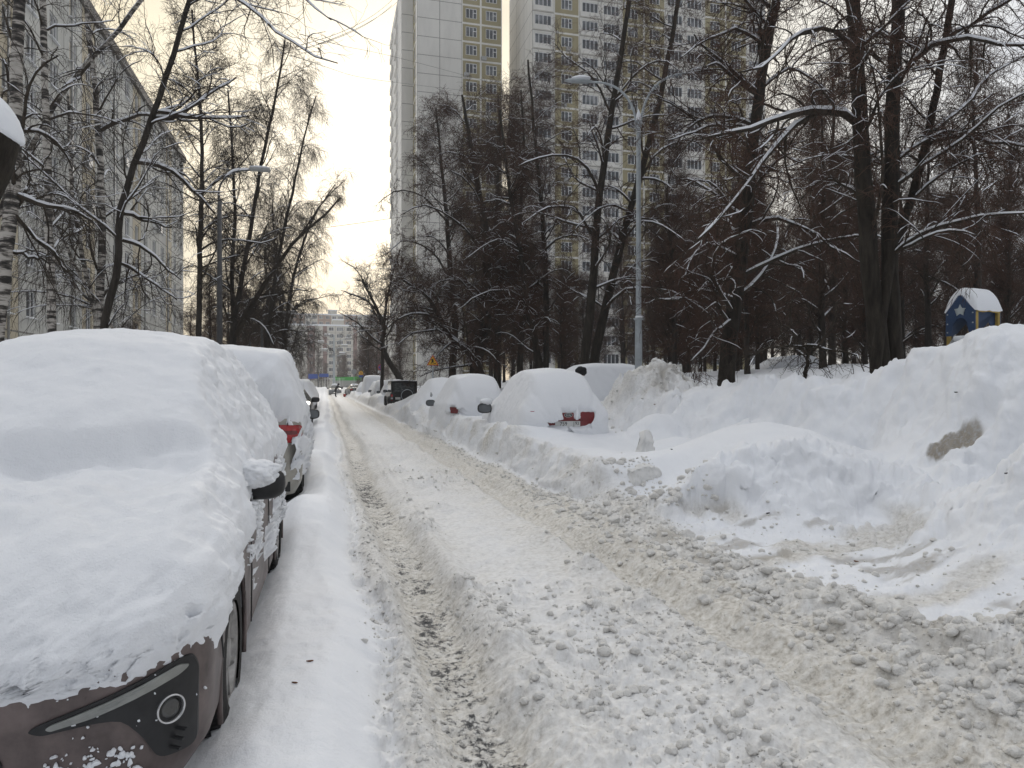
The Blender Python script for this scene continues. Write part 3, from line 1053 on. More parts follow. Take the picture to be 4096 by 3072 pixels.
def snow_on(acc, P, Rd, r, k=6, cover=.75, thick=1.0, side=.95, base=.008):
    """Cap of snow lying along the top of every branch that is flat enough."""
    if len(P) == 0:
        return
    T = unit(np.gradient(P, axis=1))
    flat = np.sqrt(np.clip(1 - T[..., 2] ** 2, 0, 1))
    keep = ss(.45, .8, flat)
    m, n, _ = P.shape
    ph = r.random((m, 1)) * 50
    nz = vnoise(np.arange(n)[None] * .55 + ph, ph * 3.1, seed=7)
    keep = keep * ss(-.5, -.05, nz + (cover - .5) * 1.6)
    keep[:, 0] *= .6
    keep[:, -1] *= .2
    h = (base + Rd * .75 * thick) * keep
    w = (Rd * side + base * .5) * np.sqrt(keep)
    C = P + np.array([0, 0, 1.0]) * (Rd * .62 + h * .45 - .5 * Rd * (1 - keep))[..., None]
    acc.add(C, np.maximum(h, 1e-4), k, np.maximum(w, 1e-4))


KINDS = {
    # l1: number per stem, share of stem, length, angle;  lift/grav bend;  then counts down the orders
    'linden': dict(n1=16, t1=(.2, .97), L1=4.2, a1=1.15, lift1=.18, grav1=.20, w1=.10,
                   n2=8, L2=1.7, a2=.95, grav2=.16, w2=.17, n3=6, L3=.8, a3=.8, grav3=.14, w3=.22, n4=3, L4=.4, a4=.7,
                   rt=.0052, twig='twig_brown', bark='bark', snow=.62),
    'birch': dict(n1=18, t1=(.25, .97), L1=3.4, a1=.75, lift1=.10, grav1=.20, w1=.08,
                  n2=7, L2=1.3, a2=.8, grav2=.45, w2=.13, n3=6, L3=.75, a3=.6, grav3=.5, w3=.14, n4=3, L4=.4, a4=.5,
                  rt=.0042, twig='twig_dark', bark='birch', snow=.4),
    'maple': dict(n1=15, t1=(.2, .97), L1=3.4, a1=.95, lift1=.20, grav1=.05, w1=.13,
                  n2=7, L2=1.35, a2=.8, grav2=.02, w2=.18, n3=6, L3=.65, a3=.75, grav3=0, w3=.2, n4=3, L4=.33, a4=.7,
                  rt=.005, twig='twig_dark', bark='bark2', snow=.68),
    'poplar': dict(n1=22, t1=(.2, .98), L1=3.0, a1=.62, lift1=.16, grav1=.02, w1=.08,
                   n2=7, L2=1.2, a2=.65, grav2=.05, w2=.12, n3=6, L3=.65, a3=.6, grav3=.08, w3=.15, n4=3, L4=.33, a4=.6,
                   rt=.006, twig='twig_red', bark='bark2', snow=.42),
}


def tree_meshes(kind, stems, limbs=(), seed=0, over=None, twig_scale=1.0, snow_thick=1.0):
    """stems, limbs: lists of (points relative to the base, r0, r1).  Returns dict of meshes."""
    K = dict(KINDS[kind])
    K.update(over or {})
    r = np.random.default_rng(seed)
    trunk, limb, crown, snow = Acc(), Acc(), Acc(), Acc()
    p1s = []
    nS = 26
    for pts, r0, r1 in stems:
        P = resample(pts, nS)
        P[1:-1] += r.normal(0, .012, size=(nS - 2, 3)) * np.array([1, 1, .2])
        Rd = np.linspace(r0, r1, nS) * (1 + .05 * vnoise(np.arange(nS) * .8, np.full(nS, seed * 1.7), seed=3))
        hgt = P[:, 2] - P[0, 2]
        Rd = Rd * (1 + .18 * np.exp(-hgt / .3) * (hgt < 2.0) * (P[0, 2] < .5))
        trunk.add(P[None], Rd[None], 12)
        snow_on(snow, P[None], Rd[None], r, 8, .95, .55)
        p, d, L, rr = spawn(P[None], Rd[None], K['n1'], *K['t1'], K['a1'], r, .38, .018, K['L1'], up=.25)
        p1s.append(grow(p, d, L, np.minimum(rr, K.get('rmax', .06)), 9, K['w1'], K['grav1'], r, .3, K['lift1']))
    for pts, r0, r1 in limbs:
        P = resample(pts, 9)
        P[1:] += r.normal(0, .02, size=(8, 3))
        p1s.append((P[None], np.linspace(r0, r1, 9)[None]))
    P1 = np.concatenate([a for a, b in p1s])
    R1 = np.concatenate([b for a, b in p1s])
    limb.add(P1, R1, 6)
    snow_on(snow, P1, R1, r, 6, K['snow'] + .15, snow_thick)
    p, d, L, rr = spawn(P1, R1, K['n2'], .12, .98, K['a2'], r, .55, .010, K['L2'], up=.1, taper_len=.35)
    P2, R2 = grow(p, d, L, np.minimum(rr, .03), 7, K['w2'], K['grav2'], r, .4, .03)
    limb.add(P2, R2, 4)
    snow_on(snow, P2, R2, r, 5, K['snow'] - .32, snow_thick * .85, base=.005)
    p, d, L, rr = spawn(P2, R2, K['n3'], .1, 1.0, K['a3'], r, .6, K['rt'] * twig_scale, K['L3'], taper_len=.3)
    P3, R3 = grow(p, d, L, np.minimum(rr, K['rt'] * 1.7 * twig_scale), 6, K['w3'], K['grav3'], r, .5)
    crown.add(P3, R3, 3)
    sel = r.random(len(P3)) < K.get('s3', .10)
    snow_on(snow, P3[sel], R3[sel], r, 4, .4, 1.0, base=.005)
    if K['n4']:
        p, d, L, rr = spawn(P3, R3, K['n4'], .1, 1.0, K['a4'], r, .8, K['rt'] * twig_scale, K['L4'], taper_len=.3)
        P4, R4 = grow(p, d, L, np.full(len(p), K['rt'] * twig_scale), 4, .22, K['grav3'], r, .6)
        crown.add(P4, R4, 3)
    return dict(trunk=trunk.mesh('trunk', MAT[K['bark']]), limbs=limb.mesh('limbs', MAT['limb']),
                crown=crown.mesh('crown', MAT[K['twig']]), snow=snow.mesh('snow', MAT['tree_snow']))


def place_tree(name, meshes, loc, label, group=None, rz=0.0, sc=(1, 1, 1)):
    root = empty(name, loc, rz, label, 'tree', group)
    root.scale = sc
    for k in ('trunk', 'limbs', 'crown', 'snow'):
        link(k, meshes[k], root)
    return root


def px_line(pts, d, base=None):
    """Points of the photograph at depth d (a number, or one per point)."""
    dd = np.broadcast_to(np.asarray(d, float), (len(pts),))
    return np.array([at(u, v, q) for (u, v), q in zip(pts, dd)])


def hero(name, kind, label, stems, limbs=(), seed=0, group=None, over=None, twig_scale=1.0, snow_thick=1.0):
    """stems: (pixel points from the ground up, depth, r0, r1)."""
    S = []
    for i, (pts, d, r0, r1) in enumerate(stems):
        w = px_line(pts, d)
        if i == 0:
            base = np.array([w[0, 0], w[0, 1], ground_z(w[0, 0], w[0, 1]) - .12])
            zg = base[2]
        if abs(w[0, 2] - zg) > .25 and np.hypot(*(w[0, :2] - base[:2])) < 1.2 and w[0, 2] > zg:
            foot = w[0] + (w[0] - w[1]) * (w[0, 2] - zg) / max(.3, abs(w[1, 2] - w[0, 2])) * .4
            foot[2] = zg
            w = np.vstack([foot, w])
        S.append((w - base, r0, r1))
    Lb = [(px_line(pts, d) - base, r0, r1) for (pts, d, r0, r1) in limbs]
    m = tree_meshes(kind, S, Lb, seed, over, twig_scale, snow_thick)
    return place_tree(name, m, base, label, group)
# ------------------------------------------------------------------ cars
def shell(spec, ns=90, nt=64, face=None):
    """Body surface as a grid (ns along the length, rear to front; nt from the left sill over the roof to the right sill).
    prof rows: (y, top height, half width of the top, belt height)."""
    L, W = spec['L'], spec['W']
    Rx, Ry, Rz = spec.get('Rx', .16), spec.get('Ry', .16), spec.get('Rz', .12)
    pr = np.array(spec['prof'], float)
    zs = spec.get('zs', .22)
    ncap, nend = max(6, ns // 14), max(9, ns // 9)
    nm = ns - 2 * (ncap + nend)
    th = np.linspace(0, math.pi / 2, nend + 1)[1:]
    ys, ins, cap = [], [], []
    for c in np.linspace(0, 1, ncap, endpoint=False):
        ys.append(-L / 2); ins.append(1.0); cap.append(c)
    for t in th[::-1]:
        ys.append(-L / 2 + Ry * (1 - math.sin(t))); ins.append(1 - math.cos(t)); cap.append(1)
    ins = [1.0] * ncap + [math.sin(t) * 0 + (1 - math.cos(t)) for t in th[::-1]]
    ys = [-L / 2] * ncap + [-L / 2 + Ry * (1 - math.sin(t)) for t in th[::-1]]
    cap = list(np.linspace(0.02, 1, ncap, endpoint=False)) + [1] * nend
    # theta runs 90 -> 0 from the flat end to the full section
    ys = [-L / 2] * ncap + [-L / 2 + Ry * (1 - math.cos(math.pi / 2 - t)) for t in th[::-1]]
    ins = [1.0] * ncap + [1 - math.sin(math.pi / 2 - t) for t in th[::-1]]
    mid = np.linspace(-L / 2 + Ry, L / 2 - Ry, nm + 2)[1:-1]
    Yl = np.concatenate([ys, mid, -np.array(ys)[::-1]])
    In = np.concatenate([ins, np.zeros(nm), np.array(ins)[::-1]])
    Cp = np.concatenate([cap, np.ones(nm), np.array(cap)[::-1]])
    fine = np.linspace(-L / 2, L / 2, 240)
    sm = spec.get('smooth', 7)
    ker = np.hanning(sm + 2)[1:-1]
    ker /= ker.sum()

    def val(c):
        a = np.interp(fine, pr[:, 0], pr[:, c])
        a = np.convolve(np.pad(a, sm // 2, mode='edge'), ker, mode='valid')[:240]
        return np.interp(Yl, fine, a)
    zt, wt, zb = val(1), val(2), val(3)
    zb = np.minimum(zb, zt - .05)
    hw = W / 2
    tum = spec.get('tum', .985)
    ctl = np.zeros((len(Yl), 8, 2))
    ctl[:, 0] = np.stack([np.full_like(Yl, hw * .90), np.full_like(Yl, zs)], 1)
    ctl[:, 1] = np.stack([np.full_like(Yl, hw * .985), zs + .16 * (zb - zs)], 1)
    ctl[:, 2] = np.stack([np.full_like(Yl, hw), zs + .55 * (zb - zs)], 1)
    ctl[:, 3] = np.stack([np.full_like(Yl, hw * tum), zb], 1)
    ctl[:, 4] = np.stack([wt + (hw * tum - wt) * .12, zb + (zt - zb) * .80], 1)
    ctl[:, 5] = np.stack([wt * .93, zt - .035], 1)
    ctl[:, 6] = np.stack([wt * .55, zt], 1)
    ctl[:, 7] = np.stack([np.zeros_like(Yl), zt + .012], 1)
    half = nt // 2
    u = np.linspace(0, 7, 71)
    i = np.clip(u.astype(int), 0, 6)
    f = (u - i)[None, :, None]
    den = ctl[:, i] * (1 - f) + ctl[:, i + 1] * f
    for _ in range(spec.get('round', 3)):
        den[:, 1:-1] = .25 * den[:, :-2] + .5 * den[:, 1:-1] + .25 * den[:, 2:]
    out = np.zeros((len(Yl), half + 1, 2))
    for a in range(len(Yl)):
        s = np.concatenate([[0], np.cumsum(np.hypot(*np.diff(den[a], axis=0).T))])
        q = np.linspace(0, s[-1], half + 1)
        out[a, :, 0] = np.interp(q, s, den[a, :, 0])
        out[a, :, 1] = np.interp(q, s, den[a, :, 1])
    # rounded ends
    kx = (1 - In * Rx / hw) * Cp
    zc = zs + .5 * (zt - zs)
    kz = (1 - In * Rz / np.maximum(.3, (zt - zs) / 2)) * Cp
    X = out[:, :, 0] * kx[:, None]
    Z = zc[:, None] + (out[:, :, 1] - zc[:, None]) * kz[:, None]
    G = np.zeros((len(Yl), 2 * half + 1, 3))
    G[:, :half + 1, 0] = -X
    G[:, half:, 0] = X[:, ::-1]
    lowr = spec.get('Rzb', Rz * .3)
    kzb = (1 - In * lowr / np.maximum(.3, (zt - zs) / 2)) * Cp
    Zb = zc[:, None] + (out[:, :, 1] - zc[:, None]) * kzb[:, None]
    Z = np.where(out[:, :, 1] < zc[:, None], Zb, Z)
    G[:, :half + 1, 2] = Z
    G[:, half:, 2] = Z[:, ::-1]
    G[:, :, 1] = Yl[:, None]
    return G


def grid_faces(G, keep=None):
    n, m = G.shape[:2]
    idx = np.arange(n * m).reshape(n, m)
    Q = np.stack([idx[:-1, :-1], idx[1:, :-1], idx[1:, 1:], idx[:-1, 1:]], -1)
    Q = Q.reshape(-1, 4)
    if keep is not None:
        Q = Q[keep.reshape(-1)]
    return Q


def sub_mesh(name, G, keep, mat, parent, smooth=True, label=None):
    Q = grid_faces(G, keep)
    if len(Q) == 0:
        return None
    used, inv = np.unique(Q, return_inverse=True)
    return part(name, G.reshape(-1, 3)[used], inv.reshape(-1, 4), mat, parent, smooth, label=label)


def wheel_mesh(r=.34, w=.22):
    tyre, rim = MB(), MB()
    prof = [(r * .66, -w * .48), (r * .80, -w * .5), (r * .95, -w * .46), (r, -w * .3), (r * 1.004, 0), (r, w * .3), (r * .95, w * .46), (r * .80, w * .5), (r * .66, w * .48)]
    tyre.lathe(prof, (0, 0, 0), (1, 0, 0), 40)
    for k in range(44):
        a = k / 44 * 2 * math.pi
        for sgn in (-1, 1):
            c = np.array([sgn * w * .27, math.cos(a + sgn * .03) * (r + .002), math.sin(a + sgn * .03) * (r + .002)])
            M = Matrix.Rotation(a, 3, 'X')
            tyre.box(c, (w * .3, .016, .022), M=M)
    rim.lathe([(r * .68, -w * .3), (r * .68, w * .40), (r * .64, w * .44), (r * .60, w * .40), (r * .58, w * .1), (r * .2, w * .05), (.001, w * .05)], (0, 0, 0), (1, 0, 0), 32)
    for k in range(10):
        a = k / 10 * 2 * math.pi + (.10 if k % 2 else -.10)
        p = [(w * .30, math.cos(a) * q, math.sin(a) * q) for q in (r * .12, r * .40, r * .63)]
        rim.tube(p, [.022, .018, .022], 6)
    rim.lathe([(.001, w * .40), (.06, w * .40), (.07, w * .34), (.075, w * .2)], (0, 0, 0), (1, 0, 0), 20)
    return tyre, rim


_WH = {}


def add_wheel(root, x, y, z, r=.34, side=1, name='wheel', turn=0.0):
    key = round(r, 2)
    if key not in _WH:
        t, m = wheel_mesh(r)
        _WH[key] = (mk_mesh('tyre', np.vstack(t.v), [np.vstack(t.q)], MAT['rubber'], False),
                    mk_mesh('rim', np.vstack(m.v), [np.vstack(m.q)] + ([np.vstack(m.t)] if m.t else []), MAT['rim'], True))
    e = bpy.data.objects.new(name, _WH[key][0])
    COL.objects.link(e)
    e.parent = root
    e.location = (x, y, z)
    e.rotation_euler = (0, 0, (0 if side > 0 else math.pi) + turn)
    k = link('rim', _WH[key][1], e)
    return e


def make_mirror(root, x, y, z, side, mat, glass_back=True, s=1.0, name='mirror', snow=True):
    """Door mirror: rounded housing whose glass looks to the rear (-y)."""
    bm = bmesh.new()
    bmesh.ops.create_uvsphere(bm, u_segments=20, v_segments=12, radius=1)
    bm.verts.index_update()
    v = np.array([q.co[:] for q in bm.verts])
    q4 = [[w.index for w in f.verts] for f in bm.faces if len(f.verts) == 4]
    t3 = [[w.index for w in f.verts] for f in bm.faces if len(f.verts) == 3]
    bm.free()
    p = np.sign(v) * np.abs(v) ** .7
    p = p * np.array([.125, .075, .085]) * s
    p[:, 1] = np.maximum(p[:, 1], -.02 * s)
    mb = MB().add(p + (side * .11 * s, 0, 0), q4, t3)
    mb.tube([(-.02 * side, .01, -.06 * s), (side * .06, .01, -.05 * s)], .025, 8)
    o = mb.build(name, mat, root, True)
    o.location = (x, y, z)
    g = [(math.copysign(abs(math.cos(a)) ** .7, math.cos(a)) * .105 * s + side * .11 * s, math.copysign(abs(math.sin(a)) ** .7, math.sin(a)) * .066 * s) for a in np.linspace(0, 2 * math.pi, 28, endpoint=False)]
    MB().prism(g, lambda a, b: (a, -.027 * s, b), (0, .006, 0)).build('mirror_glass', MAT['mirror'], o)
    return o


def car(name, spec, snowspec, loc, rz, label, paint, mask, ns=100, nt=72, group=None, seed=1, T=1.0, lump=.012, edge=.12,
        arches=True, wheels=(), dent=None, gap=.045):
    root = empty(name, loc, rz, label, 'car', group)
    G = shell(spec, ns, nt)
    S = shell(snowspec, ns, nt)
    C = .25 * (G[:-1, :-1] + G[1:, :-1] + G[1:, 1:] + G[:-1, 1:])
    keep = np.ones(C.shape[:2], bool)
    if arches:
        for (wy, wz, wr) in wheels:
            keep &= ~((np.hypot(C[..., 1] - wy, C[..., 2] - wz) < wr) & (np.abs(C[..., 0]) > spec['W'] * .36))
    # glass house
    pr = np.array(spec['prof'])
    zbelt = np.interp(C[..., 1], pr[:, 0], pr[:, 3])
    ztop = np.interp(C[..., 1], pr[:, 0], pr[:, 1])
    cab0, cab1 = spec['cabin']
    side = (C[..., 2] > zbelt + .04) & (C[..., 2] < ztop - .10) & (np.abs(C[..., 0]) > .42) & (C[..., 1] > cab0) & (C[..., 1] < cab1)
    for py in spec.get('pillars', ()):
        side &= np.abs(C[..., 1] - py) > .045
    zmaxr = spec['prof'][0][1]
    roofz = pr[:, 1].max()
    slope = (C[..., 2] > zbelt + .03) & (C[..., 2] < roofz - .07) & (np.abs(C[..., 0]) <= np.interp(C[..., 1], pr[:, 0], pr[:, 2]) * .9) & (np.abs(C[..., 0]) < .66)
    ws = slope & (C[..., 1] > spec['screen'][0]) & (C[..., 1] < spec['screen'][1])
    rw = slope & (C[..., 1] < spec['rear'][1]) & (C[..., 1] > spec['rear'][0])
    sub_mesh('body', G, keep & ~(side | ws | rw), paint, root)
    sub_mesh('side_window', G, keep & side & ~(ws | rw) & (C[..., 0] < 0), MAT['car_glass'], root)
    sub_mesh('side_window', G, keep & side & ~(ws | rw) & (C[..., 0] > 0), MAT['car_glass'], root)
    sub_mesh('windshield', G, keep & ws, MAT['car_glass'], root)
    sub_mesh('rear_window', G, keep & rw & ~ws, MAT['car_glass'], root)
    # dark underside and wheel wells
    mb = MB()
    mb.box((0, 0, spec.get('zs', .22) + .05), (spec['W'] * .80, spec['L'] * .92, .12))
    for (wy, wz, wr) in wheels:
        for sg in (-1, 1):
            mb.lathe([(wr, 0), (wr, .30), (.01, .30)], (sg * spec['W'] * .47, wy, wz), (-sg, 0, 0), 24)
    mb.build('underbody', MAT['black'], root)
    for (wy, wz, wr) in wheels:
        for sg in (-1, 1):
            add_wheel(root, sg * (spec['W'] / 2 - .12), wy, wz, wr - .055, sg)
    # ---- snow
    f = mask(G)
    e = ss(0, edge, f)
    P = G.copy()
    D = S - G
    nA = fbm(G[..., 0] * 2.1 + seed, G[..., 1] * 1.6, G[..., 2] * 2.1, oct=4, seed=seed)
    nB = fbm(G[..., 0] * 9 + seed, G[..., 1] * 8, G[..., 2] * 9, oct=4, seed=seed + 3)
    k = e * (1 + .12 * nA)
    # outward direction for the small lumps
    du = np.gradient(S, axis=0)
    dv = np.gradient(S, axis=1)
    nrm = np.cross(du, dv)
    bad = np.linalg.norm(nrm, axis=-1) < 1e-9
    nrm = unit(nrm)
    endy = np.sign(S[..., 1]) * (np.abs(np.abs(S[..., 1]) - snowspec['L'] / 2) < 1e-4)
    nrm[endy != 0] = np.stack([0 * endy, endy, 0 * endy], -1)[endy != 0]
    out = unit(S - np.array([0, 0, .6]) * 1.0 - np.stack([0 * S[..., 0], S[..., 1] * .85, 0 * S[..., 0]], -1))
    sgn = np.sign((nrm * out).sum(-1, keepdims=True) + 1e-6)
    nrm = nrm * sgn
    dn = (D * nrm).sum(-1, keepdims=True)
    D = D + nrm * np.clip(gap - dn, 0, None)
    P = G + D * k[..., None]
    if dent is not None:
        P[..., 2] += dent(G) * e
    steep = 1 - np.clip(nrm[..., 2:3], 0, 1)
    rough = (lump * (.35 + 1.3 * steep)) * (nB[..., None]) + lump * 1.2 * steep * np.abs(fbm(G[..., 0] * 22, G[..., 1] * 20, G[..., 2] * 22, oct=3, seed=seed + 9))[..., None]
    P = P + nrm * (rough + .006) * np.maximum(e, .12)[..., None] + nrm * (np.clip(f, -.16, 0) * .28)[..., None]
    fc = np.minimum.reduce([f[:-1, :-1], f[1:, :-1], f[1:, 1:], f[:-1, 1:]])
    sub_mesh('snow', P, fc > -.15, MAT['car_snow'], root)
    return root, G


def surf_patch(root, name, outline, G_y, mat, thick=.03, proud=.012, label=None, smooth=False):
    """Shape given as an outline in (x, z), pressed onto the front or rear surface y = G_y(x, z)."""
    n = len(outline)
    o = np.array(outline, float)
    bm = bmesh.new()
    vs = [bm.verts.new((a, 0, b)) for a, b in o]
    fc = bm.faces.new(vs)
    bmesh.ops.triangulate(bm, faces=[fc])
    for _ in range(2):
        bmesh.ops.subdivide_edges(bm, edges=bm.edges[:], cuts=1, use_grid_fill=True)
    bmesh.ops.triangulate(bm, faces=bm.faces[:])
    bm.verts.index_update()
    v = np.array([x.co[:] for x in bm.verts])
    t = np.array([[w.index for w in f.verts] for f in bm.faces])
    be = [(e.verts[0].index, e.verts[1].index) for e in bm.edges if len(e.link_faces) == 1]
    bm.free()
    sg = 1 if G_y(0, .6) > 0 else -1
    y = np.array([G_y(a, b) for a, b in v[:, [0, 2]]])
    F = np.stack([v[:, 0], y + sg * proud, v[:, 2]], 1)
    Bk = np.stack([v[:, 0], y - sg * thick, v[:, 2]], 1)
    m = len(v)
    q = [[a, b, b + m, a + m] for a, b in be]
    return part(name, np.vstack([F, Bk]), [np.array(q), np.vstack([t, t + m])], mat, root, smooth, label=label)


def rounded(pts, rad=.02, seg=4):
    out = []
    n = len(pts)
    for i in range(n):
        a, b, c = np.array(pts[i - 1]), np.array(pts[i]), np.array(pts[(i + 1) % n])
        u, w = a - b, c - b
        lu, lw = np.linalg.norm(u), np.linalg.norm(w)
        r = min(rad, lu * .45, lw * .45)
        p0, p1 = b + u / lu * r, b + w / lw * r
        for t in np.linspace(0, 1, seg + 1):
            out.append(tuple((1 - t) ** 2 * p0 + 2 * t * (1 - t) * b + t ** 2 * p1))
    return out


def text_mesh(s, size):
    cu = bpy.data.curves.new('txt', 'FONT')
    cu.body = s
    cu.size = size
    cu.extrude = .002
    cu.align_x = 'CENTER'
    cu.align_y = 'CENTER'
    o = bpy.data.objects.new('txt', cu)
    COL.objects.link(o)
    bpy.context.view_layer.update()
    dg = bpy.context.evaluated_depsgraph_get()
    me = bpy.data.meshes.new_from_object(o.evaluated_get(dg))
    bpy.data.objects.remove(o)
    bpy.data.curves.remove(cu)
    return me


def end_surface(spec, front=True):
    L, W, Rx, Ry = spec['L'], spec['W'], spec.get('Rx', .16), spec.get('Ry', .16)

    def fy(x, z):
        d = max(0.0, min(1.0, (abs(x) - (W / 2 - Rx)) / Rx))
        y = L / 2 - Ry + Ry * math.sqrt(max(0, 1 - d * d))
        return y if front else -y
    return fy


# profiles (y from rear to front)
SUV = dict(L=4.72, W=1.88, Rx=.36, Ry=.34, Rz=.14, Rzb=.02, zs=.19, cabin=(-2.05, .95), pillars=(-.15, -1.15), screen=(.25, 1.3), rear=(-2.4, -1.9),
           prof=[(-2.36, 1.12, .62, .98), (-2.25, 1.35, .62, 1.06), (-2.0, 1.60, .64, 1.06), (-1.2, 1.69, .66, 1.04), (-.3, 1.71, .66, 1.02),
                 (.35, 1.63, .64, 1.0), (1.18, 1.10, .70, .99), (1.7, 1.04, .74, .95), (2.15, .95, .74, .88), (2.36, .84, .72, .78)])
SUV_SNOW = dict(SUV, W=1.95, L=4.82, zs=.24, Rx=.42, Ry=.42, Rz=.2, smooth=11, round=7,
                prof=[(-2.41, 1.25, .50, .98), (-2.3, 1.58, .52, 1.04), (-1.9, 1.84, .55, 1.06), (-1.2, 1.945, .56, 1.06), (-.3, 1.945, .57, 1.06),
                      (.3, 1.84, .60, 1.04), (1.0, 1.43, .70, 1.02), (1.14, 1.32, .74, 1.0), (1.7, 1.20, .76, .97), (2.1, 1.06, .76, .90), (2.41, .88, .72, .76)])
HATCH = dict(L=3.95, W=1.70, Rx=.22, Ry=.20, Rz=.14, zs=.2, cabin=(-1.6, .95), pillars=(-.1, -1.0), screen=(.15, 1.15), rear=(-1.95, -1.5),
             prof=[(-1.97, 1.0, .60, .85), (-1.85, 1.15, .60, .9), (-1.55, 1.38, .56, .92), (-.9, 1.46, .57, .92), (-.2, 1.47, .57, .91), (.3, 1.40, .56, .9),
                   (1.05, .98, .62, .89), (1.6, .88, .64, .82), (1.97, .72, .6, .66)])
HATCH_SNOW = dict(HATCH, W=1.92, L=4.15, zs=.0, Rx=.5, Ry=.55, Rz=.42, smooth=25, round=16,
                  prof=[(-2.07, 1.18, .55, .7), (-1.8, 1.42, .56, .75), (-1.4, 1.70, .56, .8), (-.8, 1.78, .56, .8), (-.1, 1.78, .55, .8), (.4, 1.68, .55, .8),
                        (1.1, 1.30, .6, .8), (1.7, 1.16, .6, .75), (2.07, .9, .55, .6)])
SEDAN = dict(L=4.5, W=1.74, Rx=.22, Ry=.20, Rz=.12, zs=.2, cabin=(-1.35, 1.0), pillars=(-.2, -1.0), screen=(.2, 1.2), rear=(-1.75, -1.0),
             prof=[(-2.25, .93, .66, .85), (-2.1, 1.04, .66, .92), (-1.55, 1.08, .66, .95), (-.95, 1.38, .57, .95), (-.3, 1.45, .56, .94), (.3, 1.39, .55, .92),
                   (1.1, .98, .64, .90), (1.8, .89, .66, .84), (2.25, .72, .62, .66)])
SEDAN_SNOW = dict(SEDAN, W=1.94, L=4.66, zs=.05, Rx=.36, Ry=.4, Rz=.3, smooth=17, round=9,
                  prof=[(-2.33, 1.12, .6, .8), (-2.1, 1.28, .64, .85), (-1.6, 1.36, .64, .9), (-1.0, 1.62, .6, .9), (-.3, 1.72, .58, .9), (.3, 1.66, .58, .9),
                        (1.1, 1.26, .64, .88), (1.8, 1.12, .64, .82), (2.33, .9, .6, .66)])
VAN = dict(L=4.6, W=1.85, Rx=.2, Ry=.2, Rz=.14, zs=.25, cabin=(-2.1, 1.3), pillars=(0, -1.1), screen=(.9, 1.8), rear=(-2.3, -2.1),
           prof=[(-2.3, 1.75, .74, 1.05), (-2.1, 1.86, .74, 1.05), (-1, 1.9, .74, 1.05), (.6, 1.88, .72, 1.04), (1.1, 1.72, .7, 1.02), (1.75, 1.12, .72, 1.0), (2.3, .85, .7, .8)])


def widen(spec, dz, dw, **kw):
    s = dict(spec, W=spec['W'] + 2 * dw, L=spec['L'] + 2 * dw)
    s['prof'] = [(y, z + dz * (1.0 if w < 9 else 1), w + dw * .8, b) for (y, z, w, b) in spec['prof']]
    s['prof'] = [(y * s['L'] / spec['L'], z, w, b) for (y, z, w, b) in s['prof']]
    s.update(dict(smooth=15, round=8, Rx=spec['Rx'] + .14, Ry=spec['Ry'] + .18, Rz=spec['Rz'] + .12))
    s.update(kw)
    return s


# ---- 1. brown car at the lower left, facing the camera
def mask1(G):
    x, y, z = G[..., 0], G[..., 1], G[..., 2]
    n = fbm(x * 5, y * 5, z * 5, oct=4, seed=201)
    n2 = fbm(x * 15, y * 13, z * 15, oct=4, seed=202, gain=.6)
    front = ss(1.7, 2.3, y)
    # on the flank the snow hangs to just under the belt; towards the nose it reaches down to the bumper
    cut = np.interp(y, [-2.4, -1.0, .2, .75, 1.05, 1.5, 1.95, 2.15, 2.4], [.98, 1.0, .98, .93, .82, .74, .62, .585, .585])
    cut = cut + .085 * ss(-.55, -.78, x) * ss(1.9, 2.2, y)
    cut = cut + np.where(y > 2.0, .05 * np.sin(x * 3.3 + 1.0) + np.where(x < 0, .03, -.02) * 1, 0)
    f = (z - cut) * 1.6 + .24 * n + .15 * n2
    f = f - .5 * ss(1.75, 2.25, y) * np.clip(n2 + .5 * n - .16, 0, 1) * ss(.98, .8, z)
    # blotches of wind-driven snow below
    blot = (.22 + .34 * n + .30 * n2) - .45 - .25 * front
    blot = np.where((y < .9) & (y > -1.7) & (z > .42) & (np.abs(x) > .6), (n + .8 * n2 - .30) * .30, -1)
    blot2 = np.where((y > 2.2) & (z > .28) & (z < .46) & (x > -.74) & (x < -.22), (n * .8 + 1.5 * n2 - .20) * .22, -1)
    return np.maximum(f, blot)


def dent1(G):
    x, y = G[..., 0], G[..., 1]
    top = ss(.80, .62, np.abs(x)) * ss(.8, 1.0, G[..., 2])
    e0 = 1.12 + .07 * np.sin(x * 3.1 + .6) + .05 * vnoise(x * 4, y * 0, seed=77)
    hood = ss(e0 - .05, e0 + .03, y)
    d = -.12 * hood * ss(1.9, 1.15, y) + hood * (.085 * fbm(x * 2.4, y * 2.4, oct=3, seed=78) - .05 * np.abs(fbm(x * 6, y * 6, oct=3, seed=79)))
    d = d + .02 * (1 - hood) * fbm(x * 1.6, y * 1.2, oct=2, seed=80)
    return d * top


c1, G1 = car('parked_car', SUV, SUV_SNOW, (-1.32, 4.93, .0), math.pi - .010,
             'brown car facing us at the lower left, snow heaped on it, fog lamp showing', MAT['paint_brown'], mask1,
             ns=340, nt=250, seed=4, lump=.040, edge=.12, dent=dent1, wheels=((1.42, .36, .41), (-1.38, .36, .41)))


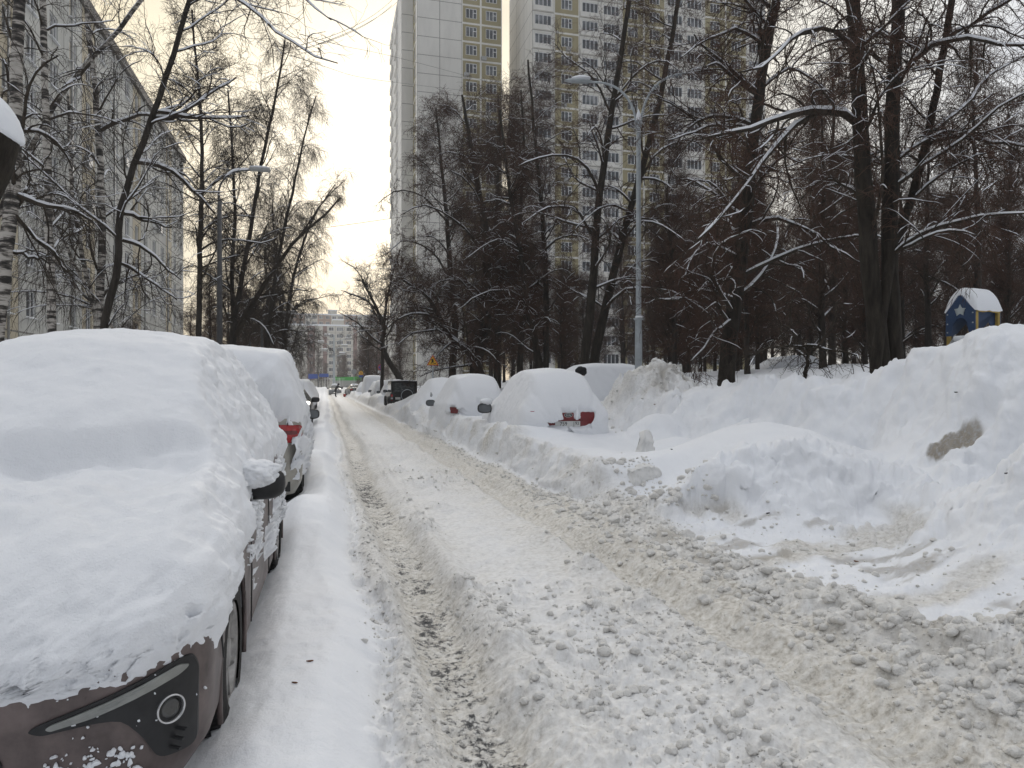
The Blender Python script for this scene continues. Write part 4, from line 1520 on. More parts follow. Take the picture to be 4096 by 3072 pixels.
def front1():
    fy = end_surface(SUV, True)
    # local x = -(world x - centre): the visible corner is at negative x
    bez = [(-.905, .60), (-.885, .652), (-.84, .645), (-.46, .515), (-.43, .498), (-.47, .482), (-.62, .505), (-.70, .50), (-.755, .43), (-.80, .335), (-.90, .325)]
    b = surf_patch(c1, 'fog_lamp_bezel', rounded(bez, .03, 4), fy, MAT['black'], .02, .010)
    drl = [(-.885, .615), (-.855, .632), (-.50, .516), (-.485, .505), (-.50, .497), (-.62, .525), (-.86, .598)]
    surf_patch(c1, 'daylight_strip', rounded(drl, .012, 4), fy, MAT['drl'], .004, .018)
    cx, cz = -.825, .492
    y0 = fy(cx, cz)
    nrm = Vector((-.62, .78, -.02)).normalized()
    o = Vector((cx, y0, cz)) + nrm * .012
    ring = MB().lathe([(.047, -.02), (.050, .006), (.047, .011), (.043, .008), (.040, -.012)], o, nrm, 36)
    rg = ring.build('fog_lamp', MAT['chrome'], c1, True)
    MB().lathe([(.041, -.012), (.031, -.002), (.029, .004), (.018, .0), (.001, .002)], o, nrm, 32).build('fog_lens', MAT['lens_dark'], rg, True)
    # ribs under the lamp
    rb = MB()
    for k in range(3):
        x0, z0 = -.845 + .008 * k, .415 - .028 * k
        rb.box((x0, fy(x0, z0) + .004, z0), (.09, .012, .008), rz=-.6)
    rb.build('bezel_rib', MAT['black'], c1)
    gr = [(-.38, .40), (-.30, .462), (.30, .462), (.38, .40), (.30, .26), (-.22, .26)]
    g = surf_patch(c1, 'lower_grille', rounded(gr, .05, 4), fy, MAT['black'], .03, .008)
    gl = MB()
    for k in range(4):
        gl.box((0, fy(0, .4) + .006, .30 + .04 * k), (.58, .010, .010))
    gl.build('grille_bar', MAT['dark_metal'], g)
    # little ledges of snow lying in the grille and on the bumper lip
    for nm, (x, z, a, h) in (('grille_snow', (-.18, .375, .17, .055)),):
        v, t = ico_lump(4, 31)
        v = v * np.array([a, .045, h * 1.2])
        part(nm, v + (x, fy(x, z) + .02, z), t, MAT['car_snow'], c1)
    v, t = ico_lump(4, 17)
    v = v * np.array([.22, .09, .04])
    part('bumper_snow', v + (-.66, fy(-.66, .3) - .0, .27), t, MAT['car_snow'], c1)
    lip = [(-.80, .235), (-.80, .20), (.80, .20), (.80, .235)]
    surf_patch(c1, 'bumper_lip', lip, fy, MAT['black'], .04, .006)
    # flank: arch trims, sill, door seams, handles
    for (wy, wz, wr) in ((1.42, .36, .41), (-1.38, .36, .41)):
        for sg in (-1, 1):
            a = np.linspace(-.35, math.pi + .35, 26)
            MB().tube([(sg * .925, wy + (wr + .012) * math.cos(q), wz + (wr + .008) * math.sin(q)) for q in a], .012, 8).build('arch_trim', MAT['paint_brown'], c1, True)
    for sg in (-1, 1):
        MB().box((sg * .885, 0, .27), (.06, 2.0, .10), bev=.02).build('sill_trim', MAT['paint_brown'], c1)
        for yy in (.28, -.72):
            MB().box((sg * .945, yy, .92), (.035, .19, .035), bev=.014).build('door_handle', MAT['paint_brown'], c1)
    for sg in (-1, 1):
        m = make_mirror(c1, sg * .86, .62, 1.03, sg, MAT['black'], s=1.05)
        v, t = ico_lump(5, 5)
        v = v * (1 + .12 * fbm(v[:, 0] * 5, v[:, 1] * 5, v[:, 2] * 5, oct=3, seed=4))[:, None] * np.array([.145, .125, .105])
        part('mirror_snow', v + (sg * .085, .035, .062), t, MAT['car_snow'], m)

    # crumbs of snow stuck to the bumper, the wing and the doors
    r = np.random.default_rng(12)
    vari = [ico_lump(2, 60 + k, .8, True) for k in range(5)]
    vs, ts, n = [], [], 0

    def put(p, s):
        nonlocal n
        v, t = vari[r.integers(0, 5)]
        vs.append(v * s * r.uniform(.6, 1.3, 3) + p)
        ts.append(t + n)
        n += len(v)
    c = 0
    while c < 190:
        x, z = r.uniform(-.74, -.24), r.uniform(.30, .47)
        if fbm(np.array([x * 7]), np.array([z * 11]), oct=2, seed=5)[0] > .12 - .5 * (z < .36):
            put((x, fy(x, z) + .004, z), .004 + .013 * r.random() ** 2)
            c += 1
    for _ in range(46):
        x, z = r.uniform(-.93, -.5), r.uniform(.36, .66)
        put((x, fy(x, z) + .006, z), .003 + .008 * r.random() ** 3)
    c = 0
    while c < 900:
        y, z = r.uniform(-1.9, 1.0), r.uniform(.40, .99)
        if fbm(np.array([y * 2.2]), np.array([z * 4]), oct=3, seed=6)[0] + .55 * (z - .75) > .08:
            put((-.94 + .05 * max(0, z - .9) * 3, y, z), .006 + .028 * r.random() ** 2)
            c += 1
    part('snow_crumbs', np.vstack(vs), np.vstack(ts), MAT['car_snow'], c1)['kind'] = 'stuff'
    # seam between bumper and wing
    MB().tube([(-.938, 1.93, .70), (-.944, 1.91, .60), (-.944, 1.86, .50)], .004, 5).build('panel_seam', MAT['black'], c1)
    for yy in (.86, -.22, -1.2):
        MB().tube([(-.944, yy, .32), (-.947, yy, .6), (-.938, yy - .01, .98)], .004, 5).build('panel_seam', MAT['black'], c1)


front1()


# ---- 2. grey SUV with the red tail lamp, facing away
def mask2(G):
    x, y, z = G[..., 0], G[..., 1], G[..., 2]
    n = fbm(x * 5, y * 5, z * 5, oct=4, seed=211)
    n2 = fbm(x * 18, y * 16, z * 18, oct=3, seed=212)
    cut = np.interp(y, [-2.4, -2.2, -1.6, 0, 1, 2.4], [1.13, 1.09, .98, .98, 1.0, 1.0])
    f = (z - cut) * 1.6 + .13 * n + .09 * n2
    blot = np.where((z > .35) & (np.abs(x) > .72) & (y > -2.3), (n + .9 * n2 - .22) * .3, -1)
    return np.maximum(f, blot)


SUV2_SNOW = widen(SUV, .36, .07, Rx=.42, Ry=.42, Rz=.26)
c2, G2 = car('parked_car', SUV, SUV2_SNOW, (-1.21, 11.35, .05), 0, 'grey beige car behind the brown one, red tail lamp and bare lower corner showing',
             MAT['paint_silver'], mask2, ns=190, nt=150, seed=14, lump=.034, wheels=((1.42, .36, .41), (-1.38, .36, .41)))
fy2 = end_surface(SUV, False)
lamp = [(.60, 1.06), (.93, 1.04), (.935, .90), (.90, .83), (.66, .84), (.60, .92)]
tl = surf_patch(c2, 'tail_lamp', rounded(lamp, .03), fy2, MAT['tail'], .05, .014, smooth=True)
surf_patch(c2, 'lamp_inset', rounded([(.66, .99), (.88, .975), (.88, .93), (.66, .935)], .01), fy2, MAT['tail_dark'], .0, .017)
surf_patch(c2, 'tail_lamp', rounded([(-a, b) for a, b in lamp][::-1], .03), fy2, MAT['tail'], .05, .014, smooth=True)
surf_patch(c2, 'bumper_strip', [(-.8, .36), (-.8, .24), (.8, .24), (.8, .36)], fy2, MAT['black'], .03, .006)
for sg in (-1, 1):
    make_mirror(c2, sg * .90, .70, 1.06, sg, MAT['black'], s=.95)


# ---- generic snowed-in cars
def mask_buried(cut=.25, holes=(), seed=3, amp=.1):
    def m(G):
        x, y, z = G[..., 0], G[..., 1], G[..., 2]
        n = fbm(x * 5, y * 5, z * 5, oct=4, seed=seed)
        n2 = fbm(x * 17, y * 17, z * 17, oct=3, seed=seed + 1)
        f = (z - cut) * 1.6 + amp * n + .04 * n2
        for (x0, x1, y0, y1, z0, z1, s) in holes:
            d = np.minimum.reduce([x - x0, x1 - x, y - y0, y1 - y, z - z0, z1 - z]) * 3
            f = np.minimum(f, -d - s * (n * .3 + n2 * .3))
        return f
    return m


WH = ((1.3, .3, .36), (-1.25, .3, .36))
# 3. next on the left, all white
car('parked_car', SEDAN, dict(SEDAN_SNOW, prof=[(a, b + .14, c, d) for a, b, c, d in SEDAN_SNOW['prof']]), (-1.35, 18.0, .1), 0,
    'white snowed-in car third in the left row, seen just past the grey one', MAT['paint_grey'], mask_buried(.55, seed=221), ns=90, nt=70, seed=23, wheels=WH)


# 4. black car on the left, cleared, facing us
def mask4(G):
    x, y, z = G[..., 0], G[..., 1], G[..., 2]
    n = fbm(x * 5, y * 5, z * 5, oct=4, seed=231)
    return (z - 1.36) * 2 + .08 * n + np.where(y > .9, (z - .86) * 3 + .6, 0) * 0


c4, _ = car('parked_car', SEDAN, widen(SEDAN, .26, .04), (-1.3, 26.3, .06), math.pi, 'black car on the left with its dark side windows and mirror clear of snow',
            MAT['paint_black'], mask4, ns=110, nt=90, seed=24, wheels=WH)
for sg in (-1, 1):
    make_mirror(c4, sg * .86, .78, 1.0, sg, MAT['black'], s=1.1)
f4 = end_surface(SEDAN, True)
for sg in (-1, 1):
    o = [(sg * .50, .68), (sg * .80, .72), (sg * .82, .60), (sg * .55, .58)]
    surf_patch(c4, 'headlight', rounded(o if sg < 0 else o[::-1], .03), f4, MAT['lens'], .05, .012, smooth=True)
surf_patch(c4, 'grille', rounded([(-.4, .5), (-.4, .34), (.4, .34), (.4, .5)], .03), f4, MAT['dark_metal'], .03, .008)
# further cars of the left row
for i, (yy, lb, sp) in enumerate([(33.5, 'white snowed-in car just beyond the black car on the left', SEDAN), (39.8, 'white snowed-in car farthest but one in the left row', HATCH),
                                  (46.5, 'last snow-covered car of the left row before the gap', SEDAN)]):
    sn = SEDAN_SNOW if sp is SEDAN else HATCH_SNOW
    car('parked_car', sp, sn, (-1.35, yy, .08), math.pi, lb, MAT['paint_grey'], mask_buried(.6, seed=240 + i), ns=60, nt=48, seed=30 + i, wheels=WH)

# ---- right row
# R1 red hatchback, rear towards us
holes = ((-.56, .42, -3, -1.2, .635, .775, .22), (.26, .56, -3, -1.2, .66, .90, .25), (-.12, .12, -3, -1.2, .76, .89, .15))
r1, GR1 = car('parked_car', HATCH, HATCH_SNOW, (4.64, 15.25, .14), 0, 'red hatchback under a rounded dome of snow, strip of tailgate and number plate bare',
              MAT['paint_red'], mask_buried(-.1, holes, 251, .03), ns=190, nt=150, seed=41, lump=.014, edge=.16, wheels=WH)
fr = end_surface(HATCH, False)
pl = surf_patch(r1, 'number_plate', rounded([(-.27, .725), (-.27, .615), (.25, .615), (.25, .725)], .008), fr, MAT['plate'], .004, .012)
tm = text_mesh('759', .105)
o = link('plate_digits', tm, pl)
tm.materials.append(MAT['ink'])
o.location = (-.10, fr(0, .6) - .013, .672)
o.rotation_euler = (R(90), 0, 0)
tm = text_mesh('92', .085)
o = link('plate_region', tm, pl)
tm.materials.append(MAT['ink'])
o.location = (.185, fr(0, .6) - .013, .68)
o.rotation_euler = (R(90), 0, 0)
MB().box((.115, fr(0, .6) - .013, .67), (.006, .003, .10)).build('plate_line', MAT['ink'], pl)
em = surf_patch(r1, 'emblem', [(.085 * math.cos(a), .845 + .043 * math.sin(a)) for a in np.linspace(0, 2 * math.pi, 28, endpoint=False)], fr, MAT['chrome'], .01, .02)
surf_patch(r1, 'emblem_field', [(.077 * math.cos(a), .845 + .036 * math.sin(a)) for a in np.linspace(0, 2 * math.pi, 28, endpoint=False)], fr, MAT['ink'], .0, .024).parent = em
tm = text_mesh('KIA', .062)
tm.materials.append(MAT['chrome'])
o = link('emblem_letters', tm, em)
o.location = (0, fr(0, .8) - .026, .845)
o.rotation_euler = (R(90), 0, 0)
surf_patch(r1, 'tail_lamp', rounded([(.60, .93), (.80, .93), (.82, .78), (.64, .78)], .03), fr, MAT['tail'], .05, .003, smooth=True)
surf_patch(r1, 'tail_lamp', rounded([(-.82, .78), (-.80, .93), (-.60, .93), (-.64, .78)], .03), fr, MAT['tail'], .05, .003, smooth=True)
MB().box((0, fr(0, .7) - .006, .742), (.62, .02, .014), bev=.004).build('tailgate_crease', MAT['tail_dark'], r1)
surf_patch(r1, 'bumper', rounded([(-.78, .60), (-.78, .26), (.78, .26), (.78, .60)], .05), fr, MAT['car_snow'], .02, .05, smooth=True, label='snow plastered rear bumper')
for sg in (-1, 1):
    m = make_mirror(r1, sg * .92, .80, .90, sg, MAT['black'], s=1.35)
    v, t = ico_lump(3, 6)
    part('mirror_snow', v * np.array([.15, .12, .11]) + (sg * .1, .05, .15), t, MAT['car_snow'], m)

# R2 light car, red lamps at its right
holes = ((-.05, .86, -3, -1.4, .74, .90, .5), (-.75, -.55, -3, -1.5, .70, .86, 1.0))
SED2 = dict(SEDAN, W=1.76)
r2, _ = car('parked_car', HATCH, dict(HATCH_SNOW, smooth=13, round=8, W=1.84, Rx=.34, Rz=.26), (4.12, 21.0, .10), 0,
            'light grey car behind the red hatchback, bare red rear lamps under thick roof snow', MAT['paint_white'], mask_buried(.30, holes, 261), ns=120, nt=90, seed=42, wheels=WH)
surf_patch(r2, 'tail_lamp', rounded([(.10, .86), (.10, .72), (.46, .72), (.46, .86)], .02), fr, MAT['tail'], .05, .03, smooth=True)
surf_patch(r2, 'tail_lamp', rounded([(.47, .86), (.50, .72), (.82, .74), (.84, .88)], .03), fr, MAT['tail'], .05, .03, smooth=True)
surf_patch(r2, 'tail_lamp', rounded([(-.84, .88), (-.82, .70), (-.64, .70), (-.62, .86)], .03), fr, MAT['tail_dark'], .05, .03, smooth=True)
for sg in (-1, 1):
    make_mirror(r2, sg * .86, .75, .92, sg, MAT['black'], s=1.15)

# R3 heap with a car inside
MOUND = dict(HATCH, L=4.9, W=2.7, zs=-.15, Rx=.9, Ry=1.2, Rz=.7, smooth=45, round=40,
             prof=[(-2.45, 1.0, .45, .45), (-1.6, 1.48, .5, .6), (-.6, 1.78, .5, .65), (.4, 1.72, .5, .62), (1.4, 1.4, .5, .6), (2.45, .9, .5, .45)])
r3, _ = car('parked_car', HATCH, MOUND, (4.35, 27.6, .06), 0, 'car buried into a sloping white heap between the light car and the black jeep', MAT['paint_grey'],
            mask_buried(.1, ((.80, 1.0, .5, .9, .78, .98, .3),), 271), ns=110, nt=90, seed=43, lump=.02, wheels=WH)
make_mirror(r3, .98, .7, .92, 1, MAT['black'], s=1.1)


# R4 small black off-roader, cleared of snow
def offroader():
    root = empty('parked_jeep', (4.28, 41.6, .10), 0, 'boxy black off-road car without snow, spare wheel on its back door', 'car')
    B = MAT['paint_black']
    W, L = 1.58, 3.5
    mb = MB()
    y0, y1 = -L / 2, L / 2
    low = [(y0, .36), (y0, .98), (y1 - .02, .96), (y1, .9), (y1, .40)]
    mb.prism(rounded(low, .05), lambda a, b: (-W / 2, a, b), (W, 0, 0))
    mb.build('body', B, root)
    cab = [(y0 + .02, .97), (y0 + .08, 1.62), (y0 + .14, 1.67), (.25, 1.68), (.42, 1.62), (.82, .97)]
    mb = MB().prism(rounded(cab, .03), lambda a, b: (-W / 2 + .07, a, b), (W - .14, 0, 0))
    mb.build('cabin', B, root)
    MB().prism(rounded([(-.56, 1.06), (-.52, 1.55), (.52, 1.55), (.56, 1.06)], .06), lambda a, b: (a, y0 + .015 + (b - .97) * .09, b), (0, -.012, 0)).build('rear_window', MAT['car_glass'], root)
    for sg in (-1, 1):
        for (a0, a1) in ((-1.55, -.62), (-.52, .52)):
            pts = [(a0, 1.06), (a0 + .05, 1.56), (a1 - (.12 if a1 > 0 else 0), 1.56), (a1 + (.08 if a1 > 0 else 0), 1.06)]
            MB().prism(rounded(pts, .05), lambda a, b: (sg * (W / 2 - .068), a, b), (sg * .012, 0, 0)).build('side_window', MAT['car_glass'], root)
    MB().prism([(-.6, 1.02), (-.54, 1.56), (.54, 1.56), (.6, 1.02)], lambda a, b: (a, .80 - (b - 1.0) * .62, b), (0, .012, .006)).build('windshield', MAT['car_glass'], root)
    rack = MB()
    for sg in (-1, 1):
        rack.tube([(sg * .62, y0 + .25, 1.69), (sg * .62, y0 + .3, 1.73), (sg * .62, .15, 1.73), (sg * .62, .2, 1.69)], .016, 6)
    rack.build('roof_rail', MAT['dark_metal'], root)
    for sg in (-1, 1):
        l = MB().box((sg * .70, y0 - .012, .86), (.12, .04, .14), bev=.012)
        t = l.build('tail_lamp', MAT['tail'], root)
        MB().box((sg * .70, y0 - .018, .70), (.12, .03, .10), bev=.01).build('reverse_lamp', MAT['lens'], root)
        MB().box((sg * .70, y0 - .016, .585), (.12, .03, .09), bev=.01).build('fog_lamp', MAT['tail_dark'], root)
    MB().box((0, y0 - .06, .46), (W + .02, .16, .22), bev=.04).build('bumper', MAT['black'], root)
    MB().box((0, y1 + .06, .46), (W + .02, .16, .24), bev=.04).build('bumper', MAT['black'], root)
    sp = MB().lathe([(.001, .17), (.2, .17), (.31, .15), (.335, .10), (.335, 0)], (.14, y0 - .02, .86), (0, -1, 0), 32).build('spare_wheel', MAT['black'], root, True)
    MB().lathe([(.335, .12), (.345, .14), (.325, .16), (.31, .155)], (.14, y0 - .02, .86), (0, -1, 0), 32).build('wheel_cover_rim', MAT['galv'], sp, True)
    pl = MB().box((-.36, y0 - .012, .70), (.28, .012, .13))
    pl.build('number_plate', MAT['plate'], root)
    MB().box((-.05, y0 - .145, .47), (.22, .02, .08)).build('reflector', MAT['tail'], root)
    for sg in (-1, 1):
        for wy in (-1.12, 1.12):
            add_wheel(root, sg * (W / 2 - .02), wy, .34, .34, sg)
            a = np.linspace(-.1, math.pi + .1, 18)
            MB().tube([(sg * (W / 2 + .03), wy + .43 * math.cos(q), .36 + .41 * math.sin(q)) for q in a], .055, 8).build('arch_flare', MAT['black'], root, True)
        make_mirror(root, sg * (W / 2 - .04), .62, 1.08, sg, MAT['black'], s=1.05)
    for sg in (-1, 1):
        MB().lathe([(.001, .03), (.09, .02), (.1, 0)], (sg * .5, y1 + .0, .78), (0, 1, 0), 20).build('headlight', MAT['lens'], root, True)
    sn = shell(dict(L=2.2, W=1.42, Rx=.2, Ry=.2, Rz=.03, zs=1.66, prof=[(-1.1, 1.72, .62, 1.68), (1.1, 1.72, .62, 1.68)]), 50, 30)
    sn[..., 1] -= .7
    part('snow', sn.reshape(-1, 3), grid_faces(sn), MAT['car_snow'], root)


offroader()

# R5 .. far right row
GEN = [
    (4.55, 49.0, HATCH, HATCH_SNOW, 'snowed-in car right beyond the black jeep, dark mirror sticking out', MAT['paint_grey'], .22, ((-.95, -.78, .55, .85, .8, .98, .3),)),
    (4.45, 57.0, HATCH, dict(HATCH_SNOW, zs=.35), 'dark red car in the far right row, bare bumper under a tall snow cap', MAT['paint_red'], .50, ((-.7, .05, -3, -1.7, .3, .56, .2), (-.62, .5, -3, -1.6, .62, .95, .5))),
    (4.7, 64.5, SEDAN, SEDAN_SNOW, 'low snowed-in car between the dark red car and the white van', MAT['paint_grey'], .2, ()),
    (4.6, 72.5, VAN, widen(VAN, .42, .12), 'tall snow-capped van in the far right row, dark patch below its tail', MAT['paint_white'], .55, ((.1, .9, -3, -1.8, .5, .72, .5),)),
    (4.4, 82.0, SEDAN, SEDAN_SNOW, 'snow-covered car nearest the person brushing snow, beyond the white van', MAT['paint_grey'], .4, ()),
]
for i, (x, y, sp, sn, lb, pt, cut, hol) in enumerate(GEN):
    c, _ = car('parked_car', sp, sn, (x, y, .12), 0, lb, pt, mask_buried(cut, hol, 280 + 3 * i), ns=70, nt=56, seed=50 + i, wheels=WH)
    if i in (0, 1):
        make_mirror(c, -.84, .7, .92, -1, MAT['black'], s=1.2)


def mask_clear(G):
    x, y, z = G[..., 0], G[..., 1], G[..., 2]
    return (z - 1.40) * 2 + .08 * fbm(x * 5, y * 5, z * 5, oct=3, seed=299)


c, _ = car('parked_car', SEDAN, widen(SEDAN, .12, .03), (3.55, 92.0, .08), .12, 'dark car half cleared by the person with the brush', MAT['paint_black'], mask_clear, ns=70, nt=56, seed=60, wheels=WH)
f4 = end_surface(SEDAN, False)
for sg in (-1, 1):
    o = [(sg * .5, .9), (sg * .8, .9), (sg * .82, .76), (sg * .55, .76)]
    surf_patch(c, 'tail_lamp', o if sg < 0 else o[::-1], f4, MAT['tail'], .05, .015)
c, _ = car('parked_car', SEDAN, widen(SEDAN, .2, .04), (1.35, 104.0, .02), math.pi, 'small dark car coming along the far end of the road', MAT['paint_grey'], mask_clear, ns=60, nt=48, seed=61, wheels=WH)
f4 = end_surface(SEDAN, True)
for sg in (-1, 1):
    o = [(sg * .5, .68), (sg * .8, .72), (sg * .82, .6), (sg * .55, .58)]
    surf_patch(c, 'headlight', o if sg < 0 else o[::-1], f4, MAT['lens'], .05, .015)
    make_mirror(c, sg * .86, .78, 1.0, sg, MAT['black'], s=1.1)

# R9 snow-covered car parked further in, behind the red hatchback
car('parked_car', SUV, widen(SUV, .30, .12, Rx=.5, Ry=.5, Rz=.3), (8.85, 23.4, .30), R(88), 'snow-covered car broadside behind the dome of the red hatchback, by a black hat', MAT['paint_grey'],
    mask_buried(.35, (), 295), ns=100, nt=72, seed=63, lump=.018, wheels=((1.42, .36, .41), (-1.38, .36, .41)))
# ------------------------------------------------------------------ buildings
def window_meshes(w, h, style):
    """Frame and pane meshes; local x along the wall, z up, y = outward."""
    f = MB()
    b = .09
    f.box((0, 0, h / 2 - b / 2), (w, .07, b)).box((0, 0, -h / 2 + b / 2), (w, .07, b))
    f.box((-w / 2 + b / 2, 0, 0), (b, .066, h - 2 * b)).box((w / 2 - b / 2, 0, 0), (b, .066, h - 2 * b))
    if style == 'three':
        f.box((w * .17, 0, 0), (.10, .064, h - 2 * b)).box((w * .34, 0, h * .1), (w * .32 - b, .062, .09))
        f.box((-w * .16, 0, 0), (.08, .062, h - 2 * b))
    elif style == 'two':
        f.box((w * .1, 0, 0), (.09, .064, h - 2 * b))
    else:
        for k in (-.25, 0, .25):
            f.box((w * k, 0, 0), (.08, .064, h - 2 * b))
    v = np.vstack(f.v)
    fm = mk_mesh('window', v, np.vstack(f.q), MAT['frame_white'], False)
    p = MB().box((0, -.03, 0), (w - .02, .02, h - .02))
    pm = mk_mesh('pane', np.vstack(p.v), np.vstack(p.q), MAT['glass'], False)
    return fm, pm


def facade(walls, wins, o, u, n, bays, nf, fh, z0, seam=.09):
    """Adds wall quads of one face to walls {mat: MB} and window slots to wins.
    bays: (x0, x1, material, rim material or None, window (w, h, sill, style) or None)."""
    o, u, n = np.array(o, float), np.array(u, float), np.array(n, float)
    up = np.array([0, 0, 1.0])

    def quad(mat, x0, x1, za, zb, dy=0.0):
        if x1 - x0 < 1e-4 or zb - za < 1e-4:
            return
        p = [o + u * a + up * b + n * dy for a, b in ((x0, za), (x1, za), (x1, zb), (x0, zb))]
        walls.setdefault(mat, MB()).add(p, [[0, 1, 2, 3]])

    for f in range(nf):
        za, zb = z0 + f * fh, z0 + (f + 1) * fh
        for (x0, x1, mat, rim, win) in bays:
            # joints round each panel
            b = .14 if rim else seam * .5
            rm = rim or 'joint'
            quad(rm, x0, x1, za, za + b)
            quad(rm, x0, x1, zb - b, zb)
            quad(rm, x0, x0 + b, za + b, zb - b)
            quad(rm, x1 - b, x1, za + b, zb - b)
            X0, X1, Z0, Z1 = x0 + b, x1 - b, za + b, zb - b
            if not win:
                quad(mat, X0, X1, Z0, Z1)
                continue
            w, h, sill, style = win
            cx = (x0 + x1) / 2
            wx0, wx1, wz0, wz1 = cx - w / 2, cx + w / 2, za + sill, za + sill + h
            quad(mat, X0, X1, Z0, wz0)
            quad(mat, X0, X1, wz1, Z1)
            quad(mat, X0, wx0, wz0, wz1)
            quad(mat, wx1, X1, wz0, wz1)
            d = .16
            wm = walls.setdefault(mat, MB())
            for (a, bq) in (((wx0, wz0), (wx1, wz0)), ((wx1, wz0), (wx1, wz1)), ((wx1, wz1), (wx0, wz1)), ((wx0, wz1), (wx0, wz0))):
                p = [o + u * a[0] + up * a[1], o + u * bq[0] + up * bq[1], o + u * bq[0] + up * bq[1] - n * d, o + u * a[0] + up * a[1] - n * d]
                wm.add(p, [[0, 1, 2, 3]])
            wins.append((o + u * cx + up * (wz0 + h / 2) - n * (d - .05), u, n, w, h, style))


_WM = {}


def finish_building(root, walls, wins, first=100, snow_sills=True):
    loc = np.array(root.location)
    V, Q, M, n = [], [], [], 0
    for k, mb in enumerate(walls.values()):
        V.append(np.vstack(mb.v) - loc)
        q = np.vstack(mb.q)
        Q.append(q + n)
        M.append(np.full(len(q), k))
        n += len(V[-1])
    part('wall', np.vstack(V), np.vstack(Q), [MAT[m] for m in walls], root, False, np.concatenate(M))
    def size(wn):
        d = np.linalg.norm(wn[0] - np.array([0, 0, CAM_H]))
        rel = wn[0] - np.array([0, 0, CAM_H])
        cz = rel[0] * SA + rel[1] * CA
        cu = (rel[0] * CA - rel[1] * SA) / max(cz, 1e-3)
        inside = cz > 0 and abs(cu) < .74 and -.55 < rel[2] / max(cz, 1e-3) < .56
        vis = np.dot(wn[2], -rel) / d
        return (0 if inside and vis > 0 else 1, d)
    wins.sort(key=size)
    restF, restP = MB(), MB()
    for i, (p, u, n, w, h, style) in enumerate(wins):
        key = (round(w, 2), round(h, 2), style)
        if key not in _WM:
            _WM[key] = window_meshes(w, h, style)
        fm, pm = _WM[key]
        M = np.stack([u, n, [0, 0, 1]], 1)
        if i < first:
            o = link('window', fm, root)
            o.matrix_local = Matrix(((u[0], n[0], 0, p[0] - loc[0]), (u[1], n[1], 0, p[1] - loc[1]), (0, 0, 1, p[2] - loc[2]), (0, 0, 0, 1)))
            q = link('pane', pm, o)
        else:
            for me, acc in ((fm, restF), (pm, restP)):
                v = np.zeros(len(me.vertices) * 3)
                me.vertices.foreach_get('co', v)
                q = np.zeros(len(me.loops), int)
                me.loops.foreach_get('vertex_index', q)
                acc.add(v.reshape(-1, 3) @ M.T + p - loc, q.reshape(-1, 4))
    if restF.v:
        o = restF.build('window', MAT['frame_white'], root)
        o['kind'] = 'stuff'
        q = restP.build('pane', MAT['glass'], o)
    if snow_sills:
        mb = MB()
        for (p, u, n, w, h, style) in wins[:140]:
            c = p + np.array(n) * .12 - np.array([0, 0, h / 2 + .0]) - loc
            rz = math.atan2(u[1], u[0])
            mb.box(c, (w + .1, .26, .07), rz=rz, bev=.03)
        o = mb.build('sill_snow', MAT['snow'], root)
        o['kind'] = 'stuff'


def box_faces(walls, x0, x1, y0, y1, z0, z1, mat, skip=()):
    P = {'s': ((x0, y0), (x1, y0)), 'e': ((x1, y0), (x1, y1)), 'n': ((x1, y1), (x0, y1)), 'w': ((x0, y1), (x0, y0))}
    mb = walls.setdefault(mat, MB())
    for k, (a, b) in P.items():
        if k not in skip:
            mb.add([(*a, z0), (*b, z0), (*b, z1), (*a, z1)], [[0, 1, 2, 3]])
    mb.add([(x0, y0, z1), (x1, y0, z1), (x1, y1, z1), (x0, y1, z1)], [[0, 1, 2, 3]])


